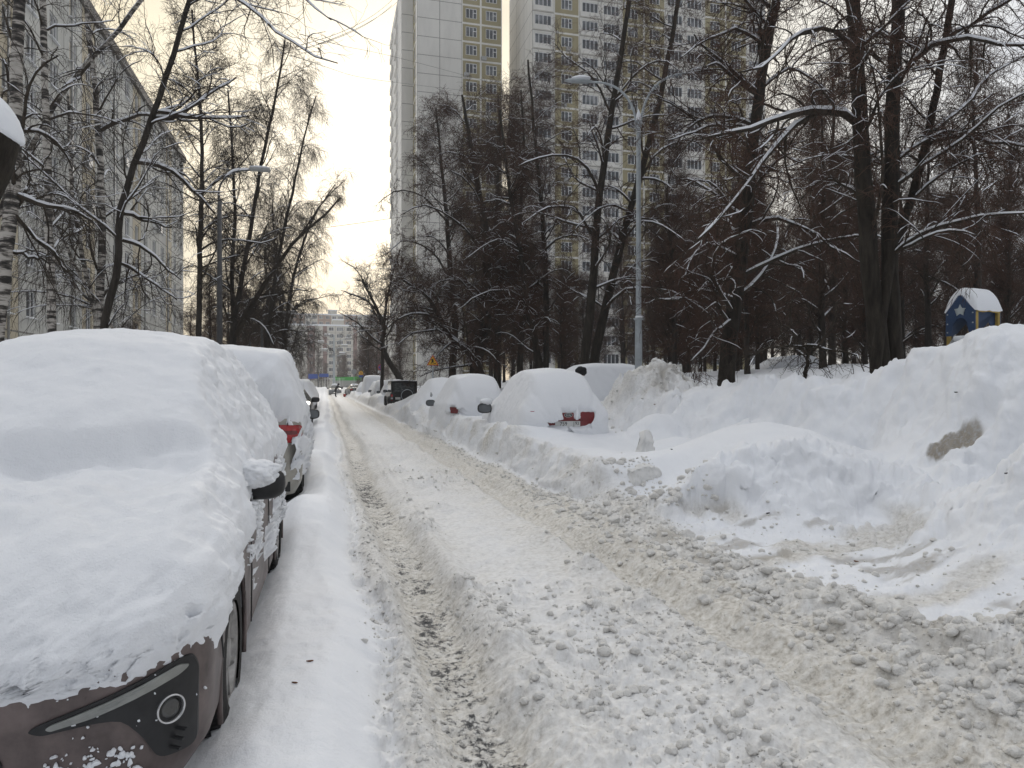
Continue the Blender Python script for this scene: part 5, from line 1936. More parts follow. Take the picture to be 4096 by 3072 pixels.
def building_left():
    root = empty('apartment_block', (-15.3, 53, .3), 0, 'long pale panel block with cream strips rising behind the birches on the left', 'building')
    walls, wins = {}, []
    fh, nf = 2.75, 9
    x0 = -15.3
    y0, y1 = 20.0, 86.0
    z0 = 1.55
    bays = []
    y, k = 0.0, 0
    pat = ['panel_grey', 'panel_grey', 'panel_cream', 'panel_grey', 'panel_grey', 'panel_grey', 'panel_cream', 'panel_grey']
    wd = [3.3, 3.3, 2.7, 3.3, 3.3, 3.3, 2.7, 3.3]
    while y < y1 - y0 - .1:
        w = min(wd[k % 8], y1 - y0 - y)
        m = pat[k % 8]
        win = (1.3 if m == 'panel_grey' else 1.2, 1.5, .85, 'two') if w > 2.4 else None
        bays.append((y, y + w, m, None, win))
        y += w
        k += 1
    facade(walls, wins, (x0, y0, 0), (0, 1, 0), (1, 0, 0), bays, nf, fh, z0)
    # plinth, ends, back and roof
    H = z0 + nf * fh
    box_faces(walls, x0 - 12, x0, y0, y1, 0, H, 'panel_grey', skip=('e',))
    finish_building(root, walls, wins)
    MB().box((x0 - 6 - root.location[0], 0, H + .35 - .3), (12.5, y1 - y0 + .5, .7)).build('roof_edge', MAT['roof_dark'], root)
    MB().box((x0 - .1 - root.location[0], 0, z0 / 2 - .3), (.16, y1 - y0, z0 - .004)).build('plinth', MAT['panel_grey'], root)
    mb = MB().box((x0 + 6 - 12 - root.location[0], 0, H + .82 - .3), (12.2, y1 - y0, .25), bev=.1)
    mb.build('roof_snow', MAT['snow'], root)
    # gas pipe along the plinth, air conditioners, entrance canopies
    MB().tube([(.25, y0 - 53 + 1, z0 - .15), (.25, -7.5, z0 - .15)], .05, 8).build('gas_pipe', MAT['pipe'], root, True)
    for (yy, f) in ((47.5, 5), (51, 5), (51.5, 4), (60, 6), (66, 3), (72, 5)):
        a = MB().box((.22, yy - 53 + 1.35, z0 + f * fh + .55), (.34, .8, .6), bev=.03).build('air_conditioner', MAT['frame_grey'], root)
        MB().box((.22, yy - 53 + 1.35, z0 + f * fh + .90), (.36, .82, .12), bev=.05).build('unit_snow', MAT['snow'], a)
    for yy in (45.5, 64.0, 80.0):
        a = MB().box((.9, yy - 53, z0 + .75), (1.8, 3.2, .16)).build('canopy', MAT['frame_grey'], root)
        MB().box((.9, yy - 53, z0 + .98), (1.9, 3.3, .30), bev=.12).build('canopy_snow', MAT['snow'], a)
    mb = MB()
    for yy in np.arange(22, 86, 9.2):
        mb.tube([(.12, yy - 53, z0), (.12, yy - 53, H)], .06, 6)
    mb.build('drain_pipe', MAT['frame_grey'], root, True)


def tower_one():
    root = empty('tower_block', (17, 107, 1.5), 0, 'tall white tower with blank wall and two columns of olive windows, by the bright sky', 'building')
    walls, wins = {}, []
    fh, nf = 2.8, 23
    z0 = .8
    yF = 106.8
    W = (1.75, 1.55, .8, 'three')
    bays = [(0, 3.4, 'panel_white', None, None), (3.4, 6.8, 'panel_white', None, None),
            (6.8, 9.75, 'panel_olive', 'panel_white', W), (9.75, 13.1, 'panel_olive', 'panel_white', W)]
    facade(walls, wins, (13.4, yF, 0), (1, 0, 0), (0, -1, 0), bays, nf, fh, z0)
    # stepped left flank
    W2 = (1.5, 1.6, .75, 'two')
    facade(walls, wins, (13.4, 112, 0), (0, -1, 0), (-1, 0, 0), [(0, 3.2, 'panel_olive', 'panel_white', W2), (3.2, 5.2, 'panel_white', None, None)], nf, fh, z0)
    facade(walls, wins, (11.6, 112, 0), (1, 0, 0), (0, -1, 0), [(0, 1.8, 'panel_white', None, None)], nf, fh, z0)
    facade(walls, wins, (11.6, 131, 0), (0, -1, 0), (-1, 0, 0), [(0, 4.5, 'panel_white', None, (2.2, 1.6, .75, 'four')), (4.5, 9, 'panel_white', None, None), (9, 14, 'panel_white', None, (2.4, 1.6, .75, 'four')), (14, 19, 'panel_white', None, None)], nf, fh, z0)
    H = z0 + nf * fh
    box_faces(walls, 11.6, 26.5, 112.01, 131, 0, H, 'panel_white', skip=('w', 's'))
    mb = walls['panel_white']
    mb.add([(26.5, yF, 0), (26.5, 112.01, 0), (26.5, 112.01, H), (26.5, yF, H)], [[0, 1, 2, 3]])
    mb.add([(13.4, yF, H), (26.5, yF, H), (26.5, 112.01, H), (13.4, 112.01, H)], [[0, 1, 2, 3]])
    finish_building(root, walls, wins, snow_sills=False)
    # loggia boxes standing out of the left flank
    lg = MB()
    for f in range(nf):
        lg.box((11.6 - .13 - 17, 120.5 - 107, z0 + f * fh + .55 - 1.5), (.26, 4.2, 1.0))
        lg.box((11.6 - .13 - 17, 128.5 - 107, z0 + f * fh + .55 - 1.5), (.26, 4.2, 1.0))
    o = lg.build('balcony', MAT['panel_white'], root)
    o['kind'] = 'stuff'
    for (x, f) in ((23.6, 18), (20.9, 17), (24.3, 15)):
        MB().box((x - 17, yF - .22 - 107, z0 + f * fh + .42 - 1.5), (.8, .4, .6), bev=.04).build('air_conditioner', MAT['frame_grey'], root)


def tower_two():
    root = empty('tower_block', (48, 101, 1.5), 0, 'wide white and olive tower block standing behind the dark linden trees', 'building')
    walls, wins = {}, []
    fh, nf = 2.8, 23
    z0 = 1.0
    yF = 101.0
    O = (1.75, 1.55, .8, 'three')
    Lg = (2.6, 1.55, .85, 'four')
    xs = [0, 3.4, 7.4, 10.9, 14.3, 18.0, 21.6, 25.0, 28.4, 32.2, 36.0, 39.4]
    kd = ['l', 'o', 'l', 'l', 'o', 'o', 'l', 'l', 'o', 'o', 'l']
    bays = []
    for a, b, k in zip(xs[:-1], xs[1:], kd):
        bays.append((a, b, 'panel_olive', 'panel_white', O) if k == 'o' else (a, b, 'panel_white', None, Lg))
    facade(walls, wins, (29.7, yF, 0), (1, 0, 0), (0, -1, 0), bays, nf, fh, z0)
    facade(walls, wins, (29.7, yF + 13.5, 0), (0, -1, 0), (-1, 0, 0), [(0, 4.5, 'panel_white', None, None), (4.5, 9, 'panel_white', None, None), (9, 13.5, 'panel_white', None, None)], nf, fh, z0)
    H = z0 + nf * fh
    box_faces(walls, 29.7, 69.1, yF, yF + 13.5, 0, H, 'panel_white', skip=('w', 's'))
    finish_building(root, walls, wins, snow_sills=False)
    for (x, f) in ((30.6, 17), (35.3, 18), (35.0, 11), (34.6, 15), (46.5, 14)):
        MB().box((x - 48, yF - .22 - 101, z0 + f * fh + .42 - 1.5), (.8, .4, .6), bev=.04).build('air_conditioner', MAT['frame_grey'], root)
    slab = MB()
    for f in range(nf):
        for i, k in enumerate(kd):
            if k == 'l':
                a, b = xs[i], xs[i + 1]
                slab.box((29.7 + (a + b) / 2 - 48, yF - .12 - 101, z0 + f * fh + .44 - 1.5), (b - a - .3, .24, .72))
    o = slab.build('balcony_front', MAT['panel_white'], root)
    o['kind'] = 'stuff'


def far_block(name, label, x0, y, w, nf, z0, pats, roof, seed):
    root = empty(name, (x0 + w / 2, y, 0), 0, label, 'building')
    walls, wins = {}, []
    fh = 2.8
    bays, x, k = [], 0, 0
    while x < w - 1.5:
        m, bw, win = pats[k % len(pats)]
        bays.append((x, min(w, x + bw), m, None, win))
        x += bw
        k += 1
    facade(walls, wins, (x0, y, 0), (1, 0, 0), (0, -1, 0), bays, nf, fh, z0)
    H = z0 + nf * fh
    box_faces(walls, x0, bays[-1][1] + x0, y, y + 12, 0, H, 'panel_far', skip=('s',))
    walls.setdefault('panel_far', MB()).add([(x0, y - .0, 0), (x0 + w, y, 0), (x0 + w, y, z0), (x0, y, z0)], [[0, 1, 2, 3]])
    finish_building(root, walls, wins, snow_sills=False)
    W = bays[-1][1]
    MB().box((W / 2 - w / 2, 6, H + .35), (W + .6, 12.6, .7), bev=.2).build('roof_snow', MAT['snow'], root)
    for rx in roof:
        a = MB().box((rx - w / 2, 5, H + 1.6), (4.5, 5, 2.2)).build('roof_house', MAT['panel_far'], root)
        MB().box((rx - w / 2, 5, H + 2.95), (4.9, 5.4, .5), bev=.2).build('roof_house_snow', MAT['snow'], a)
    return root


building_left()
tower_one()
tower_two()
Wf = (2.0, 1.5, .85, 'two')
p = at(288, 384, 290)
far_block('apartment_block', 'cream block with brick red strips closing the far end of the road', p[0] - 6, p[1], 58, 8, 3.2,
          [('panel_far', 3.6, Wf), ('panel_red', 1.6, None), ('panel_far', 3.2, Wf), ('panel_far', 5.2, None), ('panel_red', 3.0, (1.6, 1.3, .9, 'two')), ('panel_far', 3.2, None), ('panel_red', 1.6, None), ('panel_far', 3.4, Wf), ('panel_far', 3.6, (2.6, 1.6, .8, 'four'))], (26, 50), 5)
p = at(300, 384, 360)
far_block('apartment_block', 'orange and white block with snowy roof showing above the cream one', p[0] - 14, p[1], 88, 11, 6.0,
          [('panel_orange', 3.2, Wf), ('panel_far', 3.2, Wf), ('panel_far', 3.2, (2.6, 1.6, .8, 'four')), ('panel_orange', 3.4, Wf)], (30, 62), 6)
# ------------------------------------------------------------------ street furniture
def street_lamp():
    p = at(638.5, 356, 22)
    zg = ground_z(p[0], p[1]) - .3
    root = empty('street_lamp', (p[0], p[1], zg), 0, 'galvanised lamp post with white cap and two curved arms, behind the dirty snow pile', 'street lamp')
    top = at(638.5, 120, 22)[2] - zg
    MB().lathe([(.13, 0), (.105, top * .36), (.105, top * .36)], (0, 0, 0), (0, 0, 1), 10).build('pole', MAT['galv'], root)
    MB().lathe([(.085, 0), (.068, top * .64)], (0, 0, top * .36), (0, 0, 1), 10).build('pole_upper', MAT['galv'], root)
    MB().lathe([(.14, -.03), (.15, .0), (.14, .03), (.09, .04)], (0, 0, top * .36), (0, 0, 1), 16).build('flange', MAT['galv'], root)
    v, t = ico_lump(3, 3)
    part('flange_snow', v * np.array([.13, .13, .05]) + (.0, -.05, top * .36 + .06), t, MAT['tree_snow'], root)
    MB().lathe([(.09, 0), (.10, .05), (.06, .22), (.01, .36)], (0, 0, top - .02), (0, 0, 1), 14).build('snow_cap', MAT['tree_snow'], root, True)
    right = np.array([CA, -SA, 0])
    fwd = np.array([SA, CA, 0])
    for sgn, reach, dz, name in ((-1, 1.45, 1.18, 'arm'), (1, 1.6, 1.45, 'arm')):
        dv = right * sgn
        pts = []
        for t in np.linspace(0, 1, 12):
            pts.append(dv * (.06 + reach * t ** 1.7) + np.array([0, 0, top - .25 + (dz + .25) * (1 - (1 - t) ** 2.2)]))
        a = MB().tube(pts, np.linspace(.04, .032, 12), 8).build(name, MAT['galv'], root, True)
        e = pts[-1]
        hd = MB()
        L = .82
        prof = [(0, .0), (.12, .045), (.3, .07), (.62, .075), (L, .03)]
        v = []
        k = 14
        for s, h in prof:
            wd = .055 + .11 * math.sin(math.pi * min(1, s / L * .9 + .1)) ** .7
            for q in np.linspace(0, 2 * math.pi, k, endpoint=False):
                v.append(e + dv * (s - .06) + np.array([0, 0, .01 + s * .03]) + fwd * (wd * math.cos(q)) + np.array([0, 0, h * math.sin(q) * (1.0 if math.sin(q) > 0 else .55)]))
        q = [[i * k + j, i * k + (j + 1) % k, (i + 1) * k + (j + 1) % k, (i + 1) * k + j] for i in range(4) for j in range(k)]
        n0 = len(v)
        v += [e + dv * -.07, e + dv * (L - .05) + np.array([0, 0, .03])]
        t = [[n0, (j + 1) % k, j] for j in range(k)] + [[n0 + 1, 4 * k + j, 4 * k + (j + 1) % k] for j in range(k)]
        hd.add(v, q, t)
        h = hd.build('lamp_head', MAT['galv'], a, True)
        sv, st = ico_lump(3, 8 + int(sgn))
        part('head_snow', sv * np.array([.3, .12, .10]) @ np.array([[right[0], right[1], 0], [fwd[0], fwd[1], 0], [0, 0, 1]]) + e + dv * .28 + np.array([0, 0, .12]), st, MAT['tree_snow'], a)


def side_lamp(u, vtop, d, label, reach, rise, seed):
    p = at(u, vtop, d)
    zg = ground_z(p[0], p[1]) - .1
    root = empty('street_lamp', (p[0], p[1], zg), 0, label, 'street lamp')
    top = p[2] - zg
    MB().lathe([(.11, 0), (.10, top * .4), (.075, top), (.01, top + .02)], (0, 0, 0), (0, 0, 1), 12).build('pole', MAT['dark_metal'], root, True)
    pts = [(0, 0, top - .5), (.05, 0, top + rise * .5), (reach * .35, 0, top + rise * .85), (reach, 0, top + rise)]
    pts = resample(np.array(pts, float), 12)
    a = MB().tube(pts, .034, 8).build('arm', MAT['dark_metal'], root, True)
    MB().box((reach + .3, 0, top + rise + .03), (.75, .24, .12), bev=.05).build('lamp_head', MAT['frame_grey'], a, True)
    v, t = ico_lump(3, seed)
    part('head_snow', v * np.array([.36, .12, .07]) + (reach + .3, 0, top + rise + .12), t, MAT['tree_snow'], a)
    acc = Acc()
    r = np.random.default_rng(seed)
    snow_on(acc, pts[None], np.full((1, 12), .034), r, 6, .9, 1.2, base=.03)
    link('arm_snow', acc.mesh('arm_snow', MAT['tree_snow']), root)


def floodlight_mast():
    p = at(334, 381, 150)
    root = empty('floodlight_mast', (p[0], p[1], 0), 0, 'pale mast with several snow-topped floodlights at the far end of the road', 'light mast')
    H = 24.0
    H = (384 - 335) / FPX * 150 + CAM_H
    MB().lathe([(.3, 0), (.22, H * .6), (.14, H)], (0, 0, 0), (0, 0, 1), 10).build('pole', MAT['galv'], root, True)
    for (dx, f) in ((-1.7, .72), (-2.3, .86), (1.9, .80), (2.6, .93), (1.5, .66), (-1.2, .98)):
        a = MB().tube([(0, 0, H * f - .6), (dx, 0, H * f)], .07, 6).build('arm', MAT['galv'], root, True)
        MB().box((dx * 1.15, 0, H * f + .1), (1.3, .7, .4), bev=.1).build('lamp_head', MAT['frame_grey'], a)
        MB().box((dx * 1.15, 0, H * f + .4), (1.3, .7, .22), bev=.1).build('head_snow', MAT['snow'], a)


def yaw_frame(root):
    pass


def sign(u, v, d, label, kind, size, pole_to=None, name='traffic_sign', face_dir=math.pi):
    """Sign whose centre is seen at (u, v) at depth d; faces the camera along -y of its frame."""
    p = at(u, v, d)
    zg = ground_z(p[0], p[1]) - .2
    zc = p[2] - zg
    root = empty(name, (p[0], p[1], zg), -YAW * .6, label, 'road sign')
    MB().lathe([(.035, 0), (.035, zc + .2)], (0, .06, 0), (0, 0, 1), 10).build('pole', MAT['galv'], root, True)

    def flat(nm, pts, mat, y, th, par):
        return MB().prism(pts, lambda a, b: (a, y, zc + b), (0, th, 0)).build(nm, MAT[mat], par)
    s = size
    if kind == 'works':
        tri = [(-s / 2, -s * .36), (s / 2, -s * .36), (0, s * .52)]
        b = flat('board', rounded(tri, .05 * s), 'sign_red', 0, .012, root)
        k = .76
        c = -s * .075
        inner = [(-s / 2 * k, c + (-s * .36 - c) * k), (s / 2 * k, c + (-s * .36 - c) * k), (0, c + (s * .52 - c) * k)]
        flat('field', rounded(inner, .03 * s), 'sign_yellow', -.004, .004, b)
        # digging figure, shovel and heap
        m = MB()
        f = lambda a, bb: (a * s, -.007, zc + bb * s)
        m.prism([(.035 + .035 * math.cos(q), .175 + .035 * math.sin(q)) for q in np.linspace(0, 2 * math.pi, 14, endpoint=False)], f, (0, .003, 0))
        m.prism([(-.10, .15), (-.03, .17), (.03, .12), (.04, .03), (.06, -.06), (.05, -.235), (.00, -.235), (-.005, -.09), (-.06, -.13), (-.12, -.235), (-.175, -.235), (-.11, -.09), (-.085, -.01), (-.075, .06), (-.13, .05), (-.14, .09)], f, (0, .003, 0))
        m.prism([(.02, .10), (.04, .12), (.13, -.06), (.115, -.075)], f, (0, .003, 0))
        m.prism([(.08, -.235), (.16, -.15), (.20, -.13), (.26, -.235)], f, (0, .003, 0))
        m.build('pictogram', MAT['ink'], b)
    elif kind == 'nostop':
        circ = lambda r: [(r * math.cos(q), r * math.sin(q)) for q in np.linspace(0, 2 * math.pi, 36, endpoint=False)]
        b = flat('board', circ(s / 2), 'sign_red', 0, .012, root)
        flat('field', circ(s * .40), 'sign_blue', -.004, .004, b)
        for a in (math.pi / 4, -math.pi / 4):
            c_, s_ = math.cos(a), math.sin(a)
            L, w = s * .40, s * .045
            flat('cross_bar', [(-L * c_ - w * s_, -L * s_ + w * c_), (L * c_ - w * s_, L * s_ + w * c_), (L * c_ + w * s_, L * s_ - w * c_), (-L * c_ + w * s_, -L * s_ - w * c_)], 'sign_red', -.008 - .002 * (a > 0), .004, b)
        q = MB().box((0, .005, zc - s * .72), (s * 1.0, .012, s * .4)).build('plate', MAT['sign_white'], root)
        m = MB()
        m.prism([(-.38, -.80), (-.30, -.68), (-.05, -.66), (.02, -.80)], lambda a, bb: (a * s, -.005, zc + bb * s), (0, .003, 0))
        m.prism([(.02, -.72), (.40, -.62), (.40, -.66), (.06, -.80)], lambda a, bb: (a * s, -.005, zc + bb * s), (0, .003, 0))
        m.build('pictogram', MAT['ink'], q)
    elif kind == 'back':
        circ = [(s / 2 * math.cos(q), s / 2 * math.sin(q)) for q in np.linspace(0, 2 * math.pi, 36, endpoint=False)]
        flat('board', circ, 'sign_grey', 0, .02, root)
    elif kind == 'blue':
        flat('board', [(-s, -.25 * s), (-.08 * s, -.22 * s), (-.08 * s, .22 * s), (-s, .25 * s)], 'sign_blue', 0, .03, root)
        flat('board', [(.08 * s, -.08 * s), (s, -.08 * s), (s, .26 * s), (.08 * s, .26 * s)], 'sign_blue', 0, .03, root)
    if kind == 'works2':
        b = flat('board', rounded([(-s / 2, 0), (s / 2, 0), (s / 2, s * .62), (0, s * 1.02), (-s / 2, s * .62)], .05), 'sign_yellow', 0, .012, root)
        tri = [(-s * .42, .06 * s), (s * .42, .06 * s), (0, s * .82)]
        e = flat('triangle', tri, 'sign_red', -.004, .004, b)
        flat('field', [(-s * .30, .12 * s), (s * .30, .12 * s), (0, s * .68)], 'sign_yellow', -.008, .004, e)
        f = lambda a, bb: (a * s, -.011, zc + bb * s)
        MB().prism([(-.10, .14), (-.02, .42), (.06, .42), (.12, .14), (.06, .14), (.02, .28), (-.05, .14)], f, (0, .003, 0)).build('pictogram', MAT['ink'], e)
        MB().box((0, .005, zc - s * .28), (s * .9, .012, s * .5)).build('plate', MAT['sign_blue'], root)
    return root


def playhouse():
    a0 = at(973, 340, 23.5)
    # facing: the gable with the star looks towards the road and a little to the left
    rz = R(-84)
    zg = ground_z(a0[0], a0[1]) - .1
    root = empty('play_tower', (a0[0], a0[1], zg), rz, 'blue playground tower with a white star, yellow posts and a snowy roof', 'play tower')
    k = 23.5 / FPX
    zt = lambda v: CAM_H - (v - 384) * k - zg
    apex, eave, bot = zt(295.5), zt(312.5), zt(336.0)
    w, dpt = 1.02, 1.10
    hw = w / 2
    ar = bot + .5
    arch = []
    for q in np.linspace(0, math.pi, 16):
        arch.append((-.285 * math.cos(q) * 1.0, (bot + .16) + .42 * math.sin(q) ** .8))
    gable = [(-hw, bot)] + [(-.33, bot - .0)] + arch + [(.33, bot + .02), (hw, bot + .06), (hw, eave), (.07, apex - .02), (-.07, apex - .02), (-hw, eave)]
    for yy, nm in ((-dpt / 2 - .05, 'gable_panel'), (dpt / 2 + .02, 'gable_panel')):
        g = MB().prism(rounded(gable, .03, 2), lambda a, b: (a, yy, b), (0, .03, 0)).build(nm, MAT['blue'], root)
        if yy < 0:
            cz = eave + .04
            st = []
            for i in range(10):
                r_ = .215 if i % 2 == 0 else .095
                q = math.pi / 2 + i * math.pi / 5
                st.append((r_ * math.cos(q), cz + r_ * math.sin(q)))
            MB().prism(rounded(st, .02, 2), lambda a, b: (a, yy - .012, b), (0, .012, 0)).build('star', MAT['star'], g)
            bl = MB()
            for sx in (-1, 1):
                for zz in (eave - .06, eave - .38, bot + .12):
                    bl.box((sx * (hw - .07), yy - .012, zz), (.045, .025, .045), bev=.01)
            bl.build('bolt', MAT['galv'], g)
    side = [(-dpt / 2, eave - .02), (dpt / 2, eave - .02), (dpt / 2, bot + .05), (.36, bot)] + [(.34 * math.cos(q), bot + .10 + .42 * math.sin(q)) for q in np.linspace(0, math.pi, 14)] + [(-.36, bot), (-dpt / 2, bot)]
    for sx in (-1, 1):
        MB().prism(side, lambda a, b: (sx * (hw - .14), a, b), (sx * .03, 0, 0)).build('side_panel', MAT['blue'], root)
    for sx in (-1, 1):
        for sy in (-1, 1):
            MB().box((sx * (hw - .045), sy * (dpt / 2 - .045), (eave - .03) / 2), (.105, .105, eave - .03), bev=.012).build('post', MAT['yellow'], root)
    # roof boards with a wavy lower edge
    for sx in (-1, 1):
        n = 24
        ed = [(-dpt / 2 - .02, 0)] + [(y, -.02 - .05 * abs(math.sin(y * 5.2))) for y in np.linspace(-dpt / 2, dpt / 2, n)] + [(dpt / 2 + .02, 0)]
        up = Vector((-sx * hw, 0, apex - eave)).normalized()
        L = math.hypot(hw, apex - eave)
        pts = [(y, d) for y, d in ed] + [(dpt / 2, L), (-dpt / 2, L)]
        nrm = Vector((sx * (apex - eave), 0, hw)).normalized()
        MB().prism(pts, lambda a, b: (sx * hw + up.x * b, a, eave + up.z * b), tuple(nrm * .03)).build('roof_board', MAT['yellow'], root)
    # thick round snow on the roof
    n, m = 36, 40
    G = np.zeros((n, m, 3))
    for i, yy in enumerate(np.linspace(-dpt / 2 - .05, dpt / 2 + .06, n)):
        e = min(1, math.sqrt(max(0, 1 - (abs(i / (n - 1) - .5) * 2) ** 10)))
        for j, q in enumerate(np.linspace(-1, 1, m)):
            x = q * (hw + .05)
            base = eave + .02 + (apex - eave) * (1 - min(1, abs(x) / hw))
            dome = eave + .03 + (apex - eave + .20) * max(0, 1 - abs(q) ** 2.3) ** .62
            if q in (-1, 1):
                dome = base
            wave = .05 * abs(math.sin(yy * 5.2)) if abs(q) == 1 else 0
            z = base + (max(dome, base + .01) - base) * e - wave
            G[i, j] = (x, yy, z)
    G[..., 2] += .012 * fbm(G[..., 0] * 4, G[..., 1] * 4, oct=3, seed=5)
    Bt = G.copy()
    Bt[..., 2] = np.minimum(G[..., 2] - .01, eave + .035 + (apex - eave) * (1 - np.minimum(1, np.abs(G[..., 0]) / hw)))
    V = np.vstack([G.reshape(-1, 3), Bt.reshape(-1, 3)])
    Q = grid_faces(G)
    nn = n * m
    idx = np.arange(nn).reshape(n, m)
    rim = np.concatenate([idx[0, :], idx[1:, -1], idx[-1, -2::-1], idx[-2:0:-1, 0]])
    r2_ = np.roll(rim, -1)
    sideq = np.stack([rim, r2_, r2_ + nn, rim + nn], 1)
    part('roof_snow', V, np.vstack([Q, Q + nn, sideq]), MAT['snow'], root)
    # top of the slide showing through the arch
    sl = MB()
    for sx in (-1, 1):
        sl.prism([(-.1, bot - .50), (-.1, bot - .02), (.05, bot + .04), (-.9, bot - .60)], lambda a, b: (.12 + sx * .2, -.75 + a * .6, b), (.035, 0, 0))
    s = sl.build('slide', MAT['sign_grey'], root)
    MB().box((.12, -.72, bot - .10), (.36, .3, .16), bev=.05).build('slide_snow', MAT['snow'], s, True)


def litter_bin():
    p = at(801, 386, 13.2)
    zg = p[2] - .62
    root = empty('litter_bin', (p[0], p[1], zg), 0, 'round dark slatted litter bin with a snow cushion beside the young tree', 'litter bin')
    r0 = .2
    MB().lathe([(r0, .60), (r0 + .012, .62), (r0, .64), (r0 - .012, .62), (r0, .60)], (0, 0, 0), (0, 0, 1), 28).build('rim_ring', MAT['black'], root, True)
    sl = MB()
    for q in np.linspace(0, 2 * math.pi, 22, endpoint=False):
        sl.box((r0 * math.cos(q), r0 * math.sin(q), .33), (.012, .03, .58), rz=q)
    sl.build('slat', MAT['black'], root)
    MB().lathe([(.001, .03), (r0 - .02, .03), (r0 - .02, .55)], (0, 0, 0), (0, 0, 1), 24).build('liner', MAT['dark_metal'], root, True)
    v, t = ico_lump(3, 12)
    part('snow', v * np.array([.19, .19, .10]) + (0, 0, .62), t, MAT['snow'], root)


def shelter():
    p = at(790, 368, 36)
    zg = ground_z(p[0], p[1]) - .2
    root = empty('garden_shed', (p[0], p[1], zg), -YAW, 'low dark shed with a thick snow roof seen far behind the young tree', 'shed')
    H = p[2] - zg
    MB().box((0, 0, (H - .2) / 2), (2.8, 2.0, max(.3, H - .2))).build('wall', MAT['wood_cut'], root)
    r = MB().prism([(-1.7, H - .2), (1.7, H - .2), (.5, H + .35), (-.4, H + .35)], lambda a, b: (a, -1.2, b), (0, 2.4, 0))
    r.build('roof', MAT['dark_metal'], root)
    s = MB().prism(rounded([(-1.75, H - .12), (1.75, H - .12), (.6, H + .60), (-.5, H + .60)], .2), lambda a, b: (a, -1.25, b), (0, 2.5, 0))
    s.build('roof_snow', MAT['snow'], root)


# ---- people: one skinned body, its cap a part
def person(name, label, loc, rz, joints, edges, radii, extra=None):
    root = empty(name, loc, rz, label, 'person')
    me = bpy.data.meshes.new('body')
    me.from_pydata(joints, edges, [])
    o = bpy.data.objects.new('body_skin', me)
    COL.objects.link(o)
    m = o.modifiers.new('Skin', 'SKIN')
    m.use_smooth_shade = True
    for i, r in enumerate(radii):
        me.skin_vertices[0].data[i].radius = (r, r) if not isinstance(r, tuple) else r
        me.skin_vertices[0].data[i].use_root = (i == 0)
    s = o.modifiers.new('Sub', 'SUBSURF')
    s.levels = s.render_levels = 2
    bpy.context.view_layer.update()
    dg = bpy.context.evaluated_depsgraph_get()
    bm = bpy.data.meshes.new_from_object(o.evaluated_get(dg))
    bpy.data.objects.remove(o)
    bm.materials.clear()
    bm.materials.append(MAT['cloth'])
    bm.materials.append(MAT['skin'])
    hx = np.array(joints[extra['head']])
    for f in bm.polygons:
        c = np.array(f.center)
        if np.linalg.norm(c - hx) < .115 or any(np.linalg.norm(c - np.array(joints[h])) < .06 for h in extra.get('hands', ())):
            f.material_index = 1
    b = link('body', bm, root)
    return root, hx


def body_joints(lean=0.0, arms=None, step=.12):
    """A standing figure facing +y; lean bends the trunk forward at the hips."""
    hip = np.array([0, 0, .92])
    d = np.array([0, math.sin(lean), math.cos(lean)])
    P = lambda x, h, f=0: tuple(hip + d * h + np.array([x, 0, 0]) + np.array([0, f * math.cos(lean), -f * math.sin(lean)]))
    J = [tuple(hip), P(0, .22), P(0, .44), P(0, .56), P(0, .70, .02), P(0, .79, .03)]
    E = [(0, 1), (1, 2), (2, 3), (3, 4), (4, 5)]
    Rr = [(.16, .13), (.155, .12), (.19, .12), .07, .098, .085]
    for sx, st in ((-1, step), (1, -step)):
        i = len(J)
        J += [(sx * .10, 0, .86), (sx * .11, st * .6 + .03, .48), (sx * .11, st, .09), (sx * .12, st + .16, .045)]
        E += [(0, i), (i, i + 1), (i + 1, i + 2), (i + 2, i + 3)]
        Rr += [.10, .075, .055, .045]
    hands = []
    for k, sx in enumerate((-1, 1)):
        i = len(J)
        sh = np.array(P(sx * .19, .42))
        el, ha = arms[k]
        J += [tuple(sh), tuple(el), tuple(ha)]
        E += [(2, i), (i, i + 1), (i + 1, i + 2)]
        Rr += [.075, .055, .042]
        hv = unit(np.array(ha) - np.array(el))
        hands.append(i + 2)
        sidev = unit(np.cross(hv, [0, 0, 1.0]) + 1e-6)
        for q, (off, ln) in enumerate(((-.03, .075), (-.012, .09), (.010, .085), (.03, .065))):
            j = len(J)
            b0 = np.array(ha) + hv * .05 + sidev * off
            J += [tuple(b0), tuple(b0 + hv * ln * .55), tuple(b0 + hv * ln + np.array([0, 0, -.02]))]
            E += [(i + 2, j), (j, j + 1), (j + 1, j + 2)]
            Rr += [.011, .0095, .008]
        j = len(J)
        b0 = np.array(ha) + hv * .01 + sidev * .045
        J += [tuple(b0), tuple(b0 + hv * .05 + sidev * .02)]
        E += [(i + 2, j), (j, j + 1)]
        Rr += [.012, .009]
    return J, E, Rr, dict(head=4, hands=hands)


